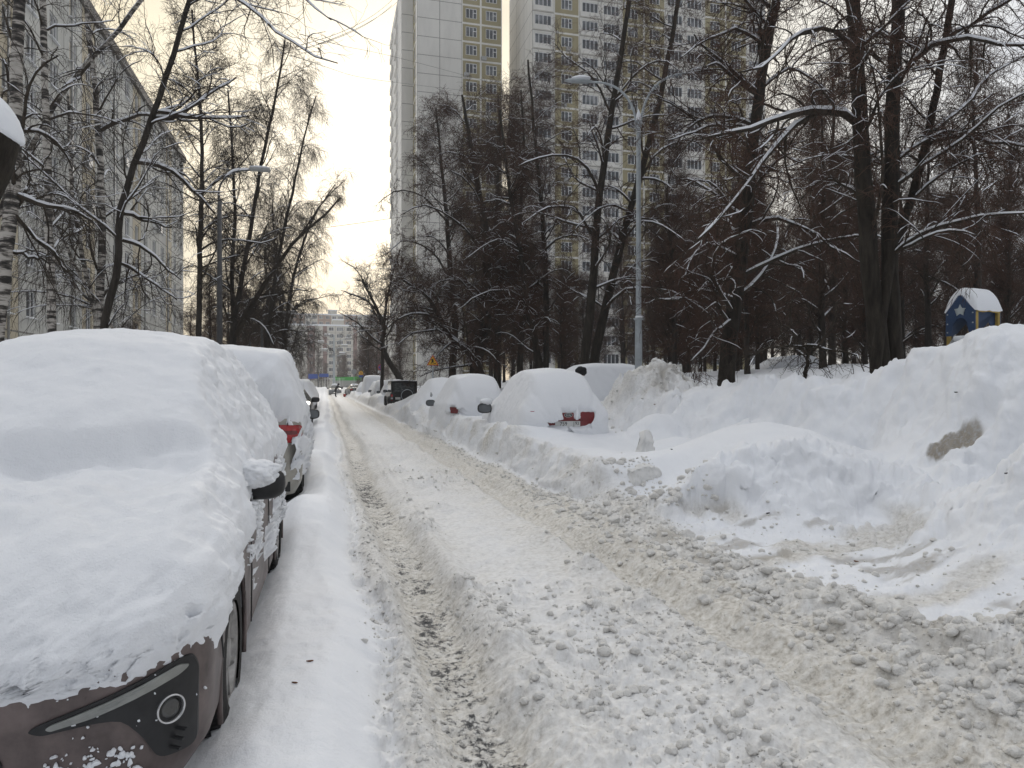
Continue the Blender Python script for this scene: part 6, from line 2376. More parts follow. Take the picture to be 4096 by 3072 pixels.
def people():
    p = at(335.5, 396, 85)
    J, E, Rr, ex = body_joints(.62, [((-.26, .42, 1.06), (-.20, .58, .82)), ((.30, .58, 1.16), (.34, .88, 1.22))], .10)
    z = float(terrain(np.array([p[0]]), np.array([p[1]]))[0][0])
    root, hx = person('person', 'person in black bending to brush snow off a dark car, far down the road', (p[0], p[1], z), R(-62), J, E, Rr, ex)
    v, t = ico_lump(3, 2, 1.0)
    part('hood', v * np.array([.125, .13, .13]) + hx + (0, -.03, .035), t, MAT['cloth'], root)
    # brush in the raised hand
    hd = np.array(J[ex['hands'][1]])
    c, s = math.cos(R(-62)), math.sin(R(-62))
    br = empty('snow_brush', (p[0] + hd[0] * c - hd[1] * s, p[1] + hd[0] * s + hd[1] * c, z + hd[2]), R(-62), 'long snow brush in the hand of the bending person', 'brush')
    MB().tube([(0, -.1, -.02), (0, .55, .10)], .013, 6).build('handle', MAT['dark_metal'], br)
    MB().box((0, .50, .07), (.05, .26, .09), bev=.015).build('head', MAT['black'], br)
    # red bucket
    hd = np.array(at(344.5, 394.5, 86))
    z2 = float(terrain(np.array([hd[0]]), np.array([hd[1]]))[0][0])
    b = empty('bucket', (hd[0], hd[1], z2), 0, 'small red bucket on the snow beside the bending person', 'bucket')
    MB().lathe([(.001, .01), (.13, .0), (.17, .34), (.18, .36), (.16, .34), (.12, .03)], (0, 0, 0), (0, 0, 1), 20).build('pail', MAT['bucket'], b, True)
    MB().tube([(.17 * math.cos(q), 0, .34 + .2 * math.sin(q)) for q in np.linspace(0, math.pi, 12)], .008, 6).build('handle', MAT['dark_metal'], b)
    # second person behind the red hatchback: only the cap shows
    q = at(575.5, 369.6, 20.5)
    J, E, Rr, ex = body_joints(.30, [((-.30, .10, 1.02), (-.22, .34, .95)), ((.30, .12, 1.02), (.20, .36, .98))], .05)
    root, hx = person('person', 'person in a black cap standing behind the snow dome of the red hatchback', (q[0], q[1], q[2] - 1.72), R(200), J, E, Rr, ex)
    v, t = ico_lump(4, 44, .85)
    v = v * np.array([.155, .165, .15])
    part('cap', v + hx + (0, .02, .09), t, MAT['cloth'], root)
    bl = MB()
    for sx in (-1, 1):
        bl.box((sx * .12, .0, 0.0), (.05, .1, .12), bev=.02)
    o = bl.build('ear_flap', MAT['cloth'], root, True)
    o.location = tuple(hx + np.array([0, 0, .02]))


def fence(x0, y0, x1, y1, h, label, mat, step=.14, zb=None):
    z0, z1 = ground_z(x0, y0), ground_z(x1, y1)
    zz = zb if zb is not None else min(z0, z1)
    L = math.hypot(x1 - x0, y1 - y0)
    root = empty('metal_fence', (x0, y0, zz), math.atan2(y1 - y0, x1 - x0), label, 'fence')
    b, r_, ps = MB(), MB(), MB()
    for s in np.arange(0, L, step):
        b.box((s, 0, h / 2), (.03, .03, h))
    for q in (.15, h - .1):
        r_.box((L / 2, 0, q), (L, .05, .05))
    for s in np.arange(0, L + .1, 2.5):
        ps.box((s, 0, h / 2 + .05), (.08, .08, h + .1))
    o = b.build('bar', MAT[mat], root)
    r_.build('rail', MAT[mat], root)
    ps.build('post', MAT[mat], root)


def cable(pts, label, rad=.014, sag=.5):
    P = resample(np.array(pts, float), 40)
    t = np.linspace(0, 1, 40)
    P[:, 2] -= sag * 4 * t * (1 - t)
    o = MB().tube(P, rad, 5, cap=True).build('overhead_cable', MAT['dark_metal'], None, True)
    tag(o, label, 'cable')


def pod(x, y, L, rz, label, cat='seed pod', mat='pod', name='seed_pod', zoff=.004):
    z = float(terrain(np.array([x]), np.array([y]))[0][0])
    v, t = ico_lump(3, int(abs(rz) * 10) % 9 + 1, 1.0)
    v = v * np.array([L / 2, L * .13, L * .12])
    v[:, 2] += .15 * L * (v[:, 0] / L) ** 2
    o = link(name, mk_mesh(name, v, t, MAT[mat]), None, label, cat)
    o.location = (x, y, z + zoff)
    o.rotation_euler = (0, 0, rz)


street_lamp()
side_lamp(219.6, 199, 26, 'nearest dark lamp post on the left, its snowy arm reaching over the road', 1.1, 1.15, 4)
side_lamp(262, 321, 47, 'dark lamp post farther down the left row, its arm just above the far cars', 1.6, .6, 5)
side_lamp(250, 338, 62, 'smallest dark lamp post on the left, seen low between birch stems', 1.4, .5, 6)
floodlight_mast()
sign(432.8, 361, 34.5, 'yellow triangle sign with a red edge and a digging man, among the linden trunks', 'works', .60)
sign(381, 367.4, 70, 'round blue no-stopping sign with red cross and a small white plate below', 'nostop', .62)
sign(354, 371.8, 80, 'plain grey back of a round road sign above the white van', 'back', .62)
sign(361, 375, 100, 'small yellow sign on its own blue plate, between the snow-capped cars', 'works2', .62)
sign(318.5, 376.3, 150, 'pair of blue street boards on one post at the road end', 'blue', 2.1)
playhouse()
litter_bin()
shelter()
people()
g = at(344, 379.5, 160)
root = empty('kiosk', (g[0], g[1], 0), 0, 'bright green kiosk roof showing over the far cars', 'kiosk')
MB().box((1.2, 0, 1.2), (7.0, 3, 2.4)).build('wall', MAT['frame_grey'], root)
MB().prism([(-2.6, 2.4), (5.0, 2.4), (4.6, 3.3), (-1.6, 3.1), (-2.2, 3.6)], lambda a, b: (a, -1.7, b), (0, 3.4, 0)).build('roof', MAT['green'], root)
a, b = at(292, 380, 135), at(327, 380, 135)
fence(a[0], a[1], b[0], b[1], 2.1, 'dark barred fence across the road end behind the snow heap', 'dark_metal', .3, .3)
a, b = at(325, 380, 125), at(345, 380, 125)
fence(a[0], a[1], b[0], b[1], 1.7, 'short pale barred fence near the bending person', 'frame_white', .45, .9)
cable([at(296, 46, 30), at(392, 0, 60)], 'upper of the twin overhead cables crossing the bright sky')
cable([at(296, 50, 30), at(392, 5, 60)], 'lower of the twin overhead cables crossing the bright sky')
cable([at(318, 44, 30), at(405, -6, 70)], 'thin overhead cable rising steeply to the tower roof')
cable([at(300, 34, 28), at(430, 61, 70), at(640, 122, 95)], 'overhead cable passing in front of the white tower')
cable([at(290, 55, 28), at(400, 78, 70), at(520, 96, 100)], 'lowest of the high cables, ending at the white tower')
cable([at(200, 228, 32), at(345, 222, 60), at(445, 210, 70)], 'low cable strung across the street between the trees', .02, .3)
cable([at(215, 352, 60), at(330, 352, 80), at(420, 339, 70)], 'lowest cable sagging over the far parked cars', .02, .3)
for (u, v, L, rz, lb) in ((310, 658.5, .036, -.25, 'brown seed pod lying on the clean verge, the longer of two'),
                          (294.5, 682.5, .032, -.7, 'shorter brown seed pod nearer the brown car on the verge'),):
    d = (CAM_H - .235) * FPX / (v - 384)
    p = at(u, v, d)
    pod(p[0], p[1], L, rz + YAW, lb)
for (u, v, zz, L, rz, lb, nm, mt) in ((654.5, 406, .95, .07, .5, 'dark red leaf on the small drift beside the red hatchback', 'fallen_leaf', 'pod'),
                                (671.6, 447.5, .5, .05, 1.8, 'dark seed on the smooth snow before the red hatchback', 'fallen_leaf', 'ink'),
                                (956, 409.5, 1.5, .06, 1.4, 'dark bud stuck above the dirty hollow in the drift', 'fallen_leaf', 'ink'),
                                (1006, 492, 1.1, .05, .2, 'dark curled leaf on the mound at the right edge', 'fallen_leaf', 'ink'),
                                (857.5, 557, .15, .07, 2.0, 'curved brown twig on the dirty ice of the cleared bay', 'fallen_leaf', 'pod'),
                                (768, 516, .15, .06, .3, 'dark leaf clump at the far side of the cleared bay', 'fallen_leaf', 'ink'),
                                (407, 497.5, .05, .05, 1.2, 'brown crumb of bark on the road between the ruts', 'fallen_leaf', 'pod'),
                                ):
    # walk the sight line down to the snow
    dd = np.linspace(1.5, 30, 400)
    Q = np.array([at(u, v, d) for d in dd])
    q = Q[np.argmax(Q[:, 2] < coarse(Q[:, 0], Q[:, 1]) + .03)]
    pod(q[0], q[1], L, rz, lb, 'leaf' , mt, nm, .006)
# ------------------------------------------------------------------ the trees of the picture
HERO_G = None
# right: the forked linden by the yard
hero('linden_tree', 'linden', 'big forked linden with two dark trunks behind the snow wall, beside the play tower',
     [([(880, 372), (870, 262), (862, 150), (853, 0), (846, -120), (838, -260)], [14, 14, 13.9, 13.8, 13.7, 13.5], .19, .09),
      ([(894, 372), (890, 262), (893, 120), (897, 0), (901, -120), (906, -260)], [14.1, 14.1, 14.2, 14.3, 14.4, 14.6], .17, .10),
      ([(896, 240), (909, 205), (930, 125), (946, 35), (955, -20), (968, -140)], [14.1, 14.3, 14.7, 15.0, 15.2, 15.6], .105, .05)],
     [([(857, 124), (845, 116), (815, 111), (780, 117), (745, 130), (701, 138)], [14, 13.7, 13.2, 12.8, 12.5, 12.2], .075, .022),
      ([(835, 112), (805, 118), (780, 142), (750, 178), (728, 212), (692, 244)], [13.7, 13.3, 13.0, 12.6, 12.4, 12.0], .055, .018),
      ([(866, 60), (835, 30), (800, 35), (770, 60), (740, 72)], [13.9, 13.4, 12.8, 12.3, 12], .05, .015),
      ([(905, 72), (930, 48), (962, 38), (1000, 45), (1040, 42)], [14.3, 14.0, 13.6, 13.2, 13], .055, .02),
      ([(925, 145), (955, 138), (990, 140), (1035, 150)], [14.7, 14.4, 14.1, 13.8], .045, .018),
      ([(945, 40), (980, 18), (1010, 0), (1040, -12)], [15, 14.7, 14.3, 14.1], .05, .02),
      ([(935, 130), (965, 105), (990, 75), (1030, 55)], [14.8, 15.2, 15.6, 16], .04, .015),
      ([(868, 210), (850, 190), (825, 180), (800, 200)], [13.9, 14.4, 14.8, 15.2], .035, .012),
      ([(880, 60), (870, 50), (850, 52), (836, 60)], [14.1, 14.5, 15, 15.4], .045, .02)],
     seed=101, over=dict(n1=11, t1=(.22, .95), L1=3.0, n2=11, L2=1.4, n3=9, L3=.65, n4=4, L4=.3, rt=.0040, rmax=.04, grav2=.22, grav3=.3))
hero('linden_tree', 'linden', 'dark leaning linden with drooping snowy boughs, between the lamp post and the forked linden',
     [([(727, 372), (735, 300), (743, 240), (752, 150), (765, 60), (777, 0), (790, -90), (800, -180)], 20, .24, .07)],
     [([(738, 300), (700, 290), (672, 300), (640, 296)], [20, 19.4, 18.9, 18.3], .05, .015),
      ([(748, 225), (775, 219), (800, 226), (830, 245), (860, 262)], [20, 19.7, 19.3, 19, 18.8], .06, .015),
      ([(740, 258), (705, 245), (690, 262), (680, 282)], [20, 19.5, 19, 18.6], .05, .015),
      ([(752, 150), (720, 125), (690, 135), (665, 140)], [20, 19.6, 19.1, 18.5], .05, .015),
      ([(735, 318), (712, 335), (700, 352), (690, 362)], [20, 19.4, 19, 18.5], .035, .01),
      ([(760, 90), (790, 70), (815, 80), (835, 100)], [20, 20.5, 21, 21.6], .05, .015),
      ([(768, 50), (740, 30), (705, 40), (680, 60)], [20, 19.5, 19.2, 18.7], .05, .015)],
     seed=102, over=dict(n1=30, t1=(.10, .95), L1=3.8, n2=11, n3=9, n4=4, grav1=.24, L3=.75, rt=.005))
hero('linden_tree', 'linden', 'linden pair just left of the lamp post, left trunk of the two upright and long',
     [([(585, 362), (592, 290), (598, 210), (612, 110), (625, 30), (634, -30), (648, -120)], 30, .21, .06)],
     [([(592, 235), (575, 210), (545, 208), (520, 225)], [30, 29.4, 28.8, 28.2], .07, .02),
      ([(600, 195), (585, 165), (565, 155), (535, 160), (515, 168)], [30, 29.5, 29, 28.6, 28.1], .075, .02),
      ([(612, 115), (590, 75), (570, 60), (555, 45)], [30, 30.6, 31.2, 32], .06, .02),
      ([(614, 100), (640, 70), (660, 60), (685, 75)], [30, 29.6, 29, 28.5], .05, .015)],
     seed=103, over=dict(n1=18, L1=3.6, n2=9, n3=8, n4=4, t1=(.2, .95), rt=.0058))
hero('linden_tree', 'linden', 'linden behind the lamp post with a steeply leaning trunk',
     [([(594, 362), (610, 290), (627, 220), (650, 140), (668, 60), (680, -10), (694, -100)], 31, .21, .06)],
     [([(620, 245), (640, 222), (662, 226), (690, 245)], [31, 30.3, 29.6, 29], .06, .015),
      ([(604, 310), (625, 290), (650, 288), (690, 300), (715, 318)], [31, 30.2, 29.4, 28.6, 28], .07, .015),
      ([(640, 180), (660, 150), (690, 140), (715, 155)], [31, 31.6, 32.2, 33], .06, .015),
      ([(630, 212), (610, 205), (590, 215), (572, 235)], [31, 30.2, 29.5, 29], .05, .015)],
     seed=104, over=dict(n1=19, L1=3.8, n2=9, n3=8, n4=4, t1=(.15, .95), rt=.0058))
hero('linden_tree', 'linden', 'linden with three slim stems rising from one foot, right of the V-shaped one',
     [([(538, 366), (530, 310), (518, 240), (508, 180), (500, 110)], [36, 36, 35.6, 35.2, 35], .18, .05),
      ([(546, 366), (546, 300), (542, 211), (534, 130), (528, 60)], 36.2, .18, .05),
      ([(541, 366), (532, 330), (516, 290), (500, 262), (486, 240)], [36, 36.4, 37, 37.5, 38], .12, .04)],
     [([(545, 250), (560, 238), (580, 236), (600, 248)], [36, 35.4, 34.8, 34.2], .06, .015),
      ([(520, 250), (500, 240), (478, 250), (462, 262)], [35.6, 35, 34.4, 34], .06, .015),
      ([(512, 205), (495, 200), (470, 210)], [35.4, 35, 34.4], .06, .015),
      ([(526, 300), (505, 290), (480, 295), (455, 312)], [36, 35.2, 34.6, 34], .06, .015)],
     seed=105, over=dict(n1=18, L1=3.3, n2=10, n3=9, n4=4, rt=.0068, twig='twig_brown'))
hero('linden_tree', 'linden', 'V-shaped linden with snow in its fork and one limb sweeping to the left',
     [([(476, 376), (477, 355), (484, 336), (486, 290), (487, 253), (480, 200), (470, 140), (462, 95)], 38, .40, .06),
      ([(473, 358), (464, 348), (449, 335), (436, 310), (424, 294), (412, 286), (400, 278)], [37.6, 37.4, 37, 36.5, 36.1, 35.8, 35.4], .24, .05)],
     [([(441, 320), (420, 314), (400, 318), (385, 330)], [36.6, 36, 35.4, 35], .07, .02),
      ([(446, 330), (430, 331), (412, 334), (396, 346)], [37, 36.3, 35.8, 35.2], .07, .02),
      ([(452, 338), (466, 348), (478, 360)], [37, 36.4, 36], .06, .02),
      ([(485, 300), (470, 285), (445, 280), (425, 292)], [38, 37.4, 36.8, 36.4], .08, .02),
      ([(486, 265), (470, 235), (448, 215), (425, 205), (400, 215)], [38, 37.6, 37.2, 36.8, 36.2], .09, .02),
      ([(484, 240), (505, 222), (525, 235)], [38, 37.5, 37], .06, .02)],
     seed=106, over=dict(n1=22, L1=3.6, n2=10, n3=9, n4=4, rt=.0068, t1=(.25, .97)))
hero('linden_tree', 'linden', 'dense brown linden whose crown covers the foot of the white tower',
     [([(452, 374), (455, 330), (450, 270), (446, 210), (440, 150), (436, 108)], 45, .26, .05)],
     [([(450, 280), (430, 250), (405, 240), (385, 256)], [45, 44.5, 44, 43.4], .08, .02),
      ([(446, 220), (420, 195), (398, 190), (378, 204)], [45, 44.5, 44.2, 44], .07, .02)],
     seed=107, over=dict(n1=36, t1=(.12, .98), L1=3.7, n2=10, n3=9, n4=4, rt=.0075, snow=.3, twig='twig_brown'), twig_scale=1.0)
hero('linden_tree', 'linden', 'dense brown linden standing straight before the gap between the towers',
     [([(497, 372), (498, 320), (495, 260), (497, 200), (500, 140), (498, 95)], 48, .27, .05)],
     [([(497, 250), (515, 228), (540, 225)], [48, 47.5, 47], .08, .02)],
     seed=108, over=dict(n1=36, t1=(.12, .98), L1=3.7, n2=10, n3=9, n4=4, rt=.0075, snow=.3, twig='twig_brown'))
hero('linden_tree', 'linden', 'slender linden with reddish brown crown behind the three-stemmed one',
     [([(520, 370), (523, 300), (520, 220), (524, 150), (521, 90)], 46, .22, .05)], [],
     seed=109, over=dict(n1=32, t1=(.15, .98), L1=3.2, n2=11, n3=10, n4=4, rt=.0085, snow=.3))
hero('bare_tree', 'maple', 'leaning bare tree with open crown right of the far road, before the cream block',
     [([(400, 379), (393, 368), (386, 356), (382, 343), (384, 325), (378, 312), (370, 295), (362, 280)], 52, .26, .07),
      ([(384, 328), (386, 305), (390, 285), (396, 262), (400, 250)], [52, 52.4, 52.8, 53.2, 53.6], .14, .05)],
     [([(378, 312), (366, 300), (350, 294), (340, 290)], [52, 51.5, 51, 50.5], .08, .02),
      ([(383, 345), (372, 338), (360, 325), (350, 318), (338, 312)], [52, 51.4, 50.8, 50.4, 50], .09, .02),
      ([(370, 296), (362, 278), (352, 266), (344, 262)], [52, 51.8, 51.6, 51.4], .07, .02),
      ([(388, 296), (402, 285), (412, 288)], [52.6, 52, 51.5], .07, .02)],
     seed=110, over=dict(n1=14, L1=3.8, n2=8, n3=7, n4=2, rt=.0075, t1=(.35, .97), snow=.35))
hero('young_tree', 'linden', 'young tree with curving drooping branches growing behind the litter bin',
     [([(804, 384), (806, 370), (808, 355), (806, 345)], 13.4, .045, .03)],
     [([(806, 352), (795, 340), (790, 322), (792, 300), (796, 288)], [13.4, 13.2, 13, 13, 13], .03, .012),
      ([(807, 350), (820, 345), (830, 335), (836, 318), (835, 300)], [13.4, 13.2, 13.1, 13, 13], .028, .01),
      ([(806, 346), (780, 348), (760, 352), (748, 372)], [13.4, 13, 12.8, 12.6], .022, .008),
      ([(807, 345), (835, 350), (858, 358), (866, 380)], [13.4, 13.2, 13, 12.8], .022, .008)],
     seed=111, over=dict(n1=3, t1=(.5, .98), L1=1.1, n2=6, L2=.7, n3=4, L3=.4, n4=2, L4=.22, rt=.003, twig='twig_dark', grav1=.35, grav2=.45, snow=.05), snow_thick=.6)

# left: birches and maples before the panel block
hero('birch_tree', 'birch', 'leaning birch trunk with peeling white bark at the far left edge',
     [([(-4, 345), (2, 295), (7, 240), (13, 190), (16, 120), (18, 40), (20, 0), (24, -100)], 13, .145, .085)],
     [([(17, 195), (40, 205), (65, 208), (92, 222)], [13, 13.2, 13.6, 14], .05, .02),
      ([(15, 215), (35, 235), (50, 250), (68, 272)], [13, 13.3, 13.5, 14], .04, .015),
      ([(10, 252), (30, 256), (50, 264)], [13, 13.2, 13.6], .035, .012)],
     seed=121, over=dict(n1=9, L1=2.1, n2=6, n3=5, n4=2, rt=.0032, t1=(.35, .95)))
hero('birch_tree', 'birch', 'straight birch with dark blotched stem, second from the left edge',
     [([(52, 335), (50, 270), (47.5, 150), (45, 70), (43, 0), (40, -110)], 17, .105, .06)],
     [([(48, 120), (75, 112), (100, 118), (125, 124)], [17, 16.8, 16.6, 16.4], .03, .01),
      ([(47, 30), (70, 26), (95, 22), (115, 20)], [17, 17.2, 17.4, 17.6], .03, .01)],
     seed=122, over=dict(n1=11, L1=2.2, n2=6, n3=5, n4=2, rt=.0036))
hero('birch_tree', 'birch', 'birch in front of the panel block with several thick snowy limbs near its foot',
     [([(97, 336), (100, 290), (102, 210), (98, 130), (93, 70), (88, 20), (84, -60)], 22, .135, .06),
      ([(96, 320), (85, 270), (77, 225), (72, 190), (70, 150), (68, 95)], [22, 22.1, 22.3, 22.6, 22.8, 23], .09, .04),
      ([(96, 312), (82, 280), (68, 250), (52, 215), (38, 195), (26, 170)], [22, 21.6, 21.2, 20.8, 20.5, 20.2], .07, .03),
      ([(94, 304), (78, 290), (62, 268), (48, 250)], [22, 21.6, 21, 20.4], .06, .03),
      ([(94, 56), (112, 38), (130, 16), (146, -4), (158, -30)], [22, 21.6, 21.2, 20.8, 20.5], .11, .05)],
     [      ([(92, 62), (75, 80), (62, 88)], [22, 21.5, 21], .05, .02),
      ([(102, 130), (118, 122), (140, 116), (165, 117)], [22, 21.6, 21.2, 20.8], .06, .03),
      ([(96, 302), (110, 288), (135, 276), (150, 268)], [22, 22.3, 22.6, 23], .05, .02)],
     seed=123, over=dict(n1=11, L1=2.8, n2=7, n3=5, n4=2, rt=.0036, snow=.6), snow_thick=1.3)
hero('maple_tree', 'maple', 'dark bent maple leaning right over the first cars, its top arching across the sky',
     [([(103, 338), (110, 300), (118, 264), (120, 215), (130, 180), (143, 143), (160, 95), (176, 45), (190, 0), (204, -60), (222, -120)], 15, .088, .04)],
     [([(119, 210), (135, 216), (150, 222), (172, 228)], [15, 15.4, 15.8, 16.2], .045, .015),
      ([(122, 240), (140, 245), (160, 262), (182, 280)], [15, 15.2, 15.5, 16], .04, .012),
      ([(117, 262), (135, 272), (160, 288), (178, 300)], [15, 15.3, 15.6, 16], .035, .012),
      ([(137, 162), (155, 164), (180, 178), (200, 198), (216, 213)], [15, 15.4, 15.8, 16.3, 16.8], .05, .02),
      ([(150, 118), (175, 118), (195, 105), (212, 92), (235, 78)], [15, 15.3, 15.7, 16.2, 16.8], .055, .02),
      ([(158, 112), (190, 118), (220, 118), (248, 116)], [15, 15.3, 15.7, 16.1], .04, .015),
      ([(190, 0), (215, -8), (250, 8), (275, 32), (300, 48), (325, 60), (337, 62)], [15, 14.6, 14.0, 13.5, 13.1, 12.8, 12.6], .035, .010),
      ([(196, -20), (235, -30), (275, -22), (305, -2), (330, 22)], [15, 14.5, 14, 13.5, 13], .035, .010),
      ([(200, -40), (190, -80), (170, -60), (150, -20)], [15, 15.3, 15.6, 16], .03, .01)],
     seed=124, over=dict(n1=13, L1=2.5, n2=8, n3=6, n4=2, rt=.0034, t1=(.3, .97), grav1=.12, grav2=.08, snow=.75), snow_thick=1.25)
# sawn-off bough with a thick cap of snow at the left edge
def sawn_bough():
    p = at(-14, 236, 8.2)
    zg = ground_z(p[0], p[1]) - .1
    root = empty('pollarded_tree', (p[0], p[1], zg), 0, 'thick sawn-off trunk with a big snow cushion, cut by the left edge of the picture', 'tree')
    w = px_line([(-66, 330), (-48, 270), (-28, 205), (-12, 160), (-3, 128)], 8.2) - np.array(root.location)
    w = np.vstack([[0.0, 0, 0], w])
    w[0, :2] = w[1, :2] * 1.0
    P = resample(w, 24)
    acc = Acc()
    n = 24
    Rd = np.linspace(.20, .245, n) * (1 + .07 * vnoise(np.arange(n) * .7, np.zeros(n), seed=3))
    acc.add(P[None], Rd[None], 20)
    link('trunk', acc.mesh('trunk', MAT['bark']), root)
    e = P[-1]
    d = unit(P[-1] - P[-3])
    MB().lathe([(.25, -.05), (.235, .01), (.001, .03)], e, d, 24).build('cut_face', MAT['wood_cut'], root, True)
    v, t = ico_lump(5, 21, 1.0)
    v = unit(v) * (1 + .07 * fbm(v[:, 0] * 2, v[:, 1] * 2, v[:, 2] * 2, oct=3, seed=9))[:, None]
    v[:, 2] = np.where(v[:, 2] > 0, v[:, 2] * .36, v[:, 2] * .10)
    v[:, :2] *= .29
    v += e + np.array([-.02, 0, .02]) + np.outer(v[:, 0], [0, 0, -.55])
    part('snow', v, t, MAT['snow'], root)


sawn_bough()
hero('slim_tree', 'maple', 'slim straight tree right of the panel block corner, against the yellow sky',
     [([(199, 336), (200, 250), (202, 190), (201, 118), (196, 60), (192, 10)], 32, .15, .04)],
     [([(201, 195), (215, 182), (235, 170), (255, 150)], [32, 32.4, 33, 33.5], .06, .02),
      ([(201, 250), (215, 242), (240, 240), (262, 243), (282, 236)], [32, 31.6, 31, 30.5, 30], .05, .015)],
     seed=125, over=dict(n1=26, L1=3.6, n2=9, n3=8, n4=4, rt=.0062, t1=(.3, .97), snow=.3))
hero('birch_tree', 'birch', 'weeping birch with fine hanging twigs right of the left lamp post',
     [([(232, 336), (240, 290), (252, 220), (262, 160), (275, 100), (285, 40)], 36, .16, .04),
      ([(234, 336), (232, 280), (235, 220), (232, 150), (228, 90)], 36.5, .14, .04)],
     [([(236, 336), (255, 300), (275, 268), (296, 240), (318, 220), (341, 198)], [36, 35.6, 35.2, 34.8, 34.4, 34], .15, .04),
      ([(252, 300), (275, 296), (300, 290), (312, 292)], [36, 35.5, 35, 34.6], .06, .02)],
     seed=126, over=dict(n1=26, t1=(.18, .98), L1=3.9, n2=9, n3=8, n4=3, L3=.9, L4=.6, rt=.0048, snow=.25, bark='bark2'))
hero('birch_tree', 'birch', 'tall birch with drooping crown tip, last big one before the open sky',
     [([(268, 340), (272, 300), (282, 240), (295, 180), (306, 130), (316, 96)], 44, .17, .035)],
     [([(280, 260), (300, 235), (325, 200), (345, 180)], [44, 43.5, 43, 42.6], .08, .02)],
     seed=127, over=dict(n1=28, t1=(.18, .98), L1=3.9, n2=9, n3=8, n4=3, L3=.9, L4=.6, rt=.0048, snow=.2, bark='bark2'))
hero('birch_tree', 'birch', 'bushy birch leaning toward the road beyond the weeping one',
     [([(285, 350), (288, 310), (298, 260), (315, 215), (335, 185)], 54, .2, .04),
      ([(284, 350), (280, 300), (275, 250), (272, 200)], 54, .16, .04)], [],
     seed=128, over=dict(n1=26, t1=(.12, .98), L1=4.6, n2=9, n3=8, n4=3, L3=.9, L4=.6, rt=.0062, snow=.2, bark='bark2'))

# a stock of shapes shared by the trees farther off
def stock(kind, h, seed, over, lean=.03):
    r = np.random.default_rng(seed)
    pts = np.array([[r.normal(0, lean * h * .4) * t, r.normal(0, lean * h * .4) * t, h * t] for t in np.linspace(0, 1, 6)])
    pts[0] = 0
    return tree_meshes(kind, [(pts, h * .0135, .03)], (), seed, over)


FAR = dict(n1=30, L1=3.5, n2=9, n3=8, n4=3, L4=.45, rt=.0078, snow=.12, s3=.03)
WOOD = [stock('linden', 14, 301, dict(FAR, twig='twig_red', t1=(.12, .97), grav1=.12)),
        stock('poplar', 16, 302, dict(FAR, twig='twig_red', t1=(.08, .97))),
        stock('linden', 12, 303, dict(FAR, twig='twig_brown', t1=(.1, .97))),
        stock('maple', 13, 304, dict(FAR, twig='twig_red', t1=(.1, .97))),
        stock('birch', 15, 305, dict(FAR, twig='twig_red', t1=(.15, .97), bark='bark2', rt=.0075)),
        stock('poplar', 10, 306, dict(FAR, twig='twig_brown', t1=(.05, .97), n1=26, L1=2.6))]


def wood(n, xr, yr, label, group, seed, mind, kinds=range(6), sc=(.85, 1.2), avoid=None):
    r = np.random.default_rng(seed)
    out, tries = [], 0
    while len(out) < n and tries < 6000:
        tries += 1
        x, y = r.uniform(*xr), r.uniform(*yr)
        if avoid and avoid(x, y):
            continue
        if any(math.hypot(x - a, y - b) < mind for a, b in out):
            continue
        out.append((x, y))
        k = list(kinds)[r.integers(0, len(kinds))]
        s = r.uniform(*sc)
        place_tree('bare_tree', WOOD[k], (x, y, ground_z(x, y) - .15), label, group, r.uniform(0, 6.28), (s, s, s * r.uniform(.92, 1.12)))
    return out


def in_view(x, y):
    d = x * SA + y * CA
    return d > 3 and abs((x * CA - y * SA) / d) < .86


wood(66, (11, 50), (18, 56), 'bare reddish brown tree in the dense wood behind the snow wall and play tower', 'trees of the dense wood behind the play tower', 401, 2.2, sc=(.62, .86),
     avoid=lambda x, y: not in_view(x, y) or math.hypot(x - 18.5, y - 14) < 5 or (x - .42 * y) < 2.4 or (x < 15 and y < 27))
wood(34, (9.5, 40), (44, 90), 'bare brown tree standing before the lower floors of the tower blocks', 'trees at the foot of the tower blocks', 402, 2.8, sc=(.60, .92),
     avoid=lambda x, y: not in_view(x, y) or x < .17 * y + 2.5 or x > .62 * y + 5)
wood(9, (4.5, 16), (88, 150), 'bare dark tree far down the right side of the road', 'far trees right of the road end', 403, 3.5, sc=(.55, .8), avoid=lambda x, y: x < .035 * y + 1.5 or x > .105 * y or (x > 10.5 and y > 100))
wood(14, (-13, -4), (62, 140), 'bare dark tree in the row beyond the birches left of the road', 'far trees left of the road', 404, 3.2, sc=(.6, .95), kinds=(2, 3, 4), avoid=lambda x, y: x > -.065 * y + 1.2)
wood(3, (-14, -5.5), (40, 62), 'thin bare tree between the birches and the panel block', 'thin trees before the panel block', 405, 4.0, sc=(.4, .6), kinds=(3, 4, 2), avoid=lambda x, y: not in_view(x, y))
wood(18, (-24, 42), (165, 270), 'small bare tree before the cream block at the road end', 'trees before the far blocks', 406, 5, sc=(.55, .9), kinds=(1, 3, 4), avoid=lambda x, y: not in_view(x, y) or x > .13 * y)

for (u, d, k, lb) in ((504, 62, 0, 'bare brown tree closing the foot of the gap between the two towers'), (512, 74, 2, 'thinner bare tree behind the gap between the two towers')):
    q = at(u, 384, d)
    place_tree('bare_tree', WOOD[k], (q[0], q[1], ground_z(q[0], q[1]) - .15), lb, None, 1.0 + k, (.7, .7, .75))
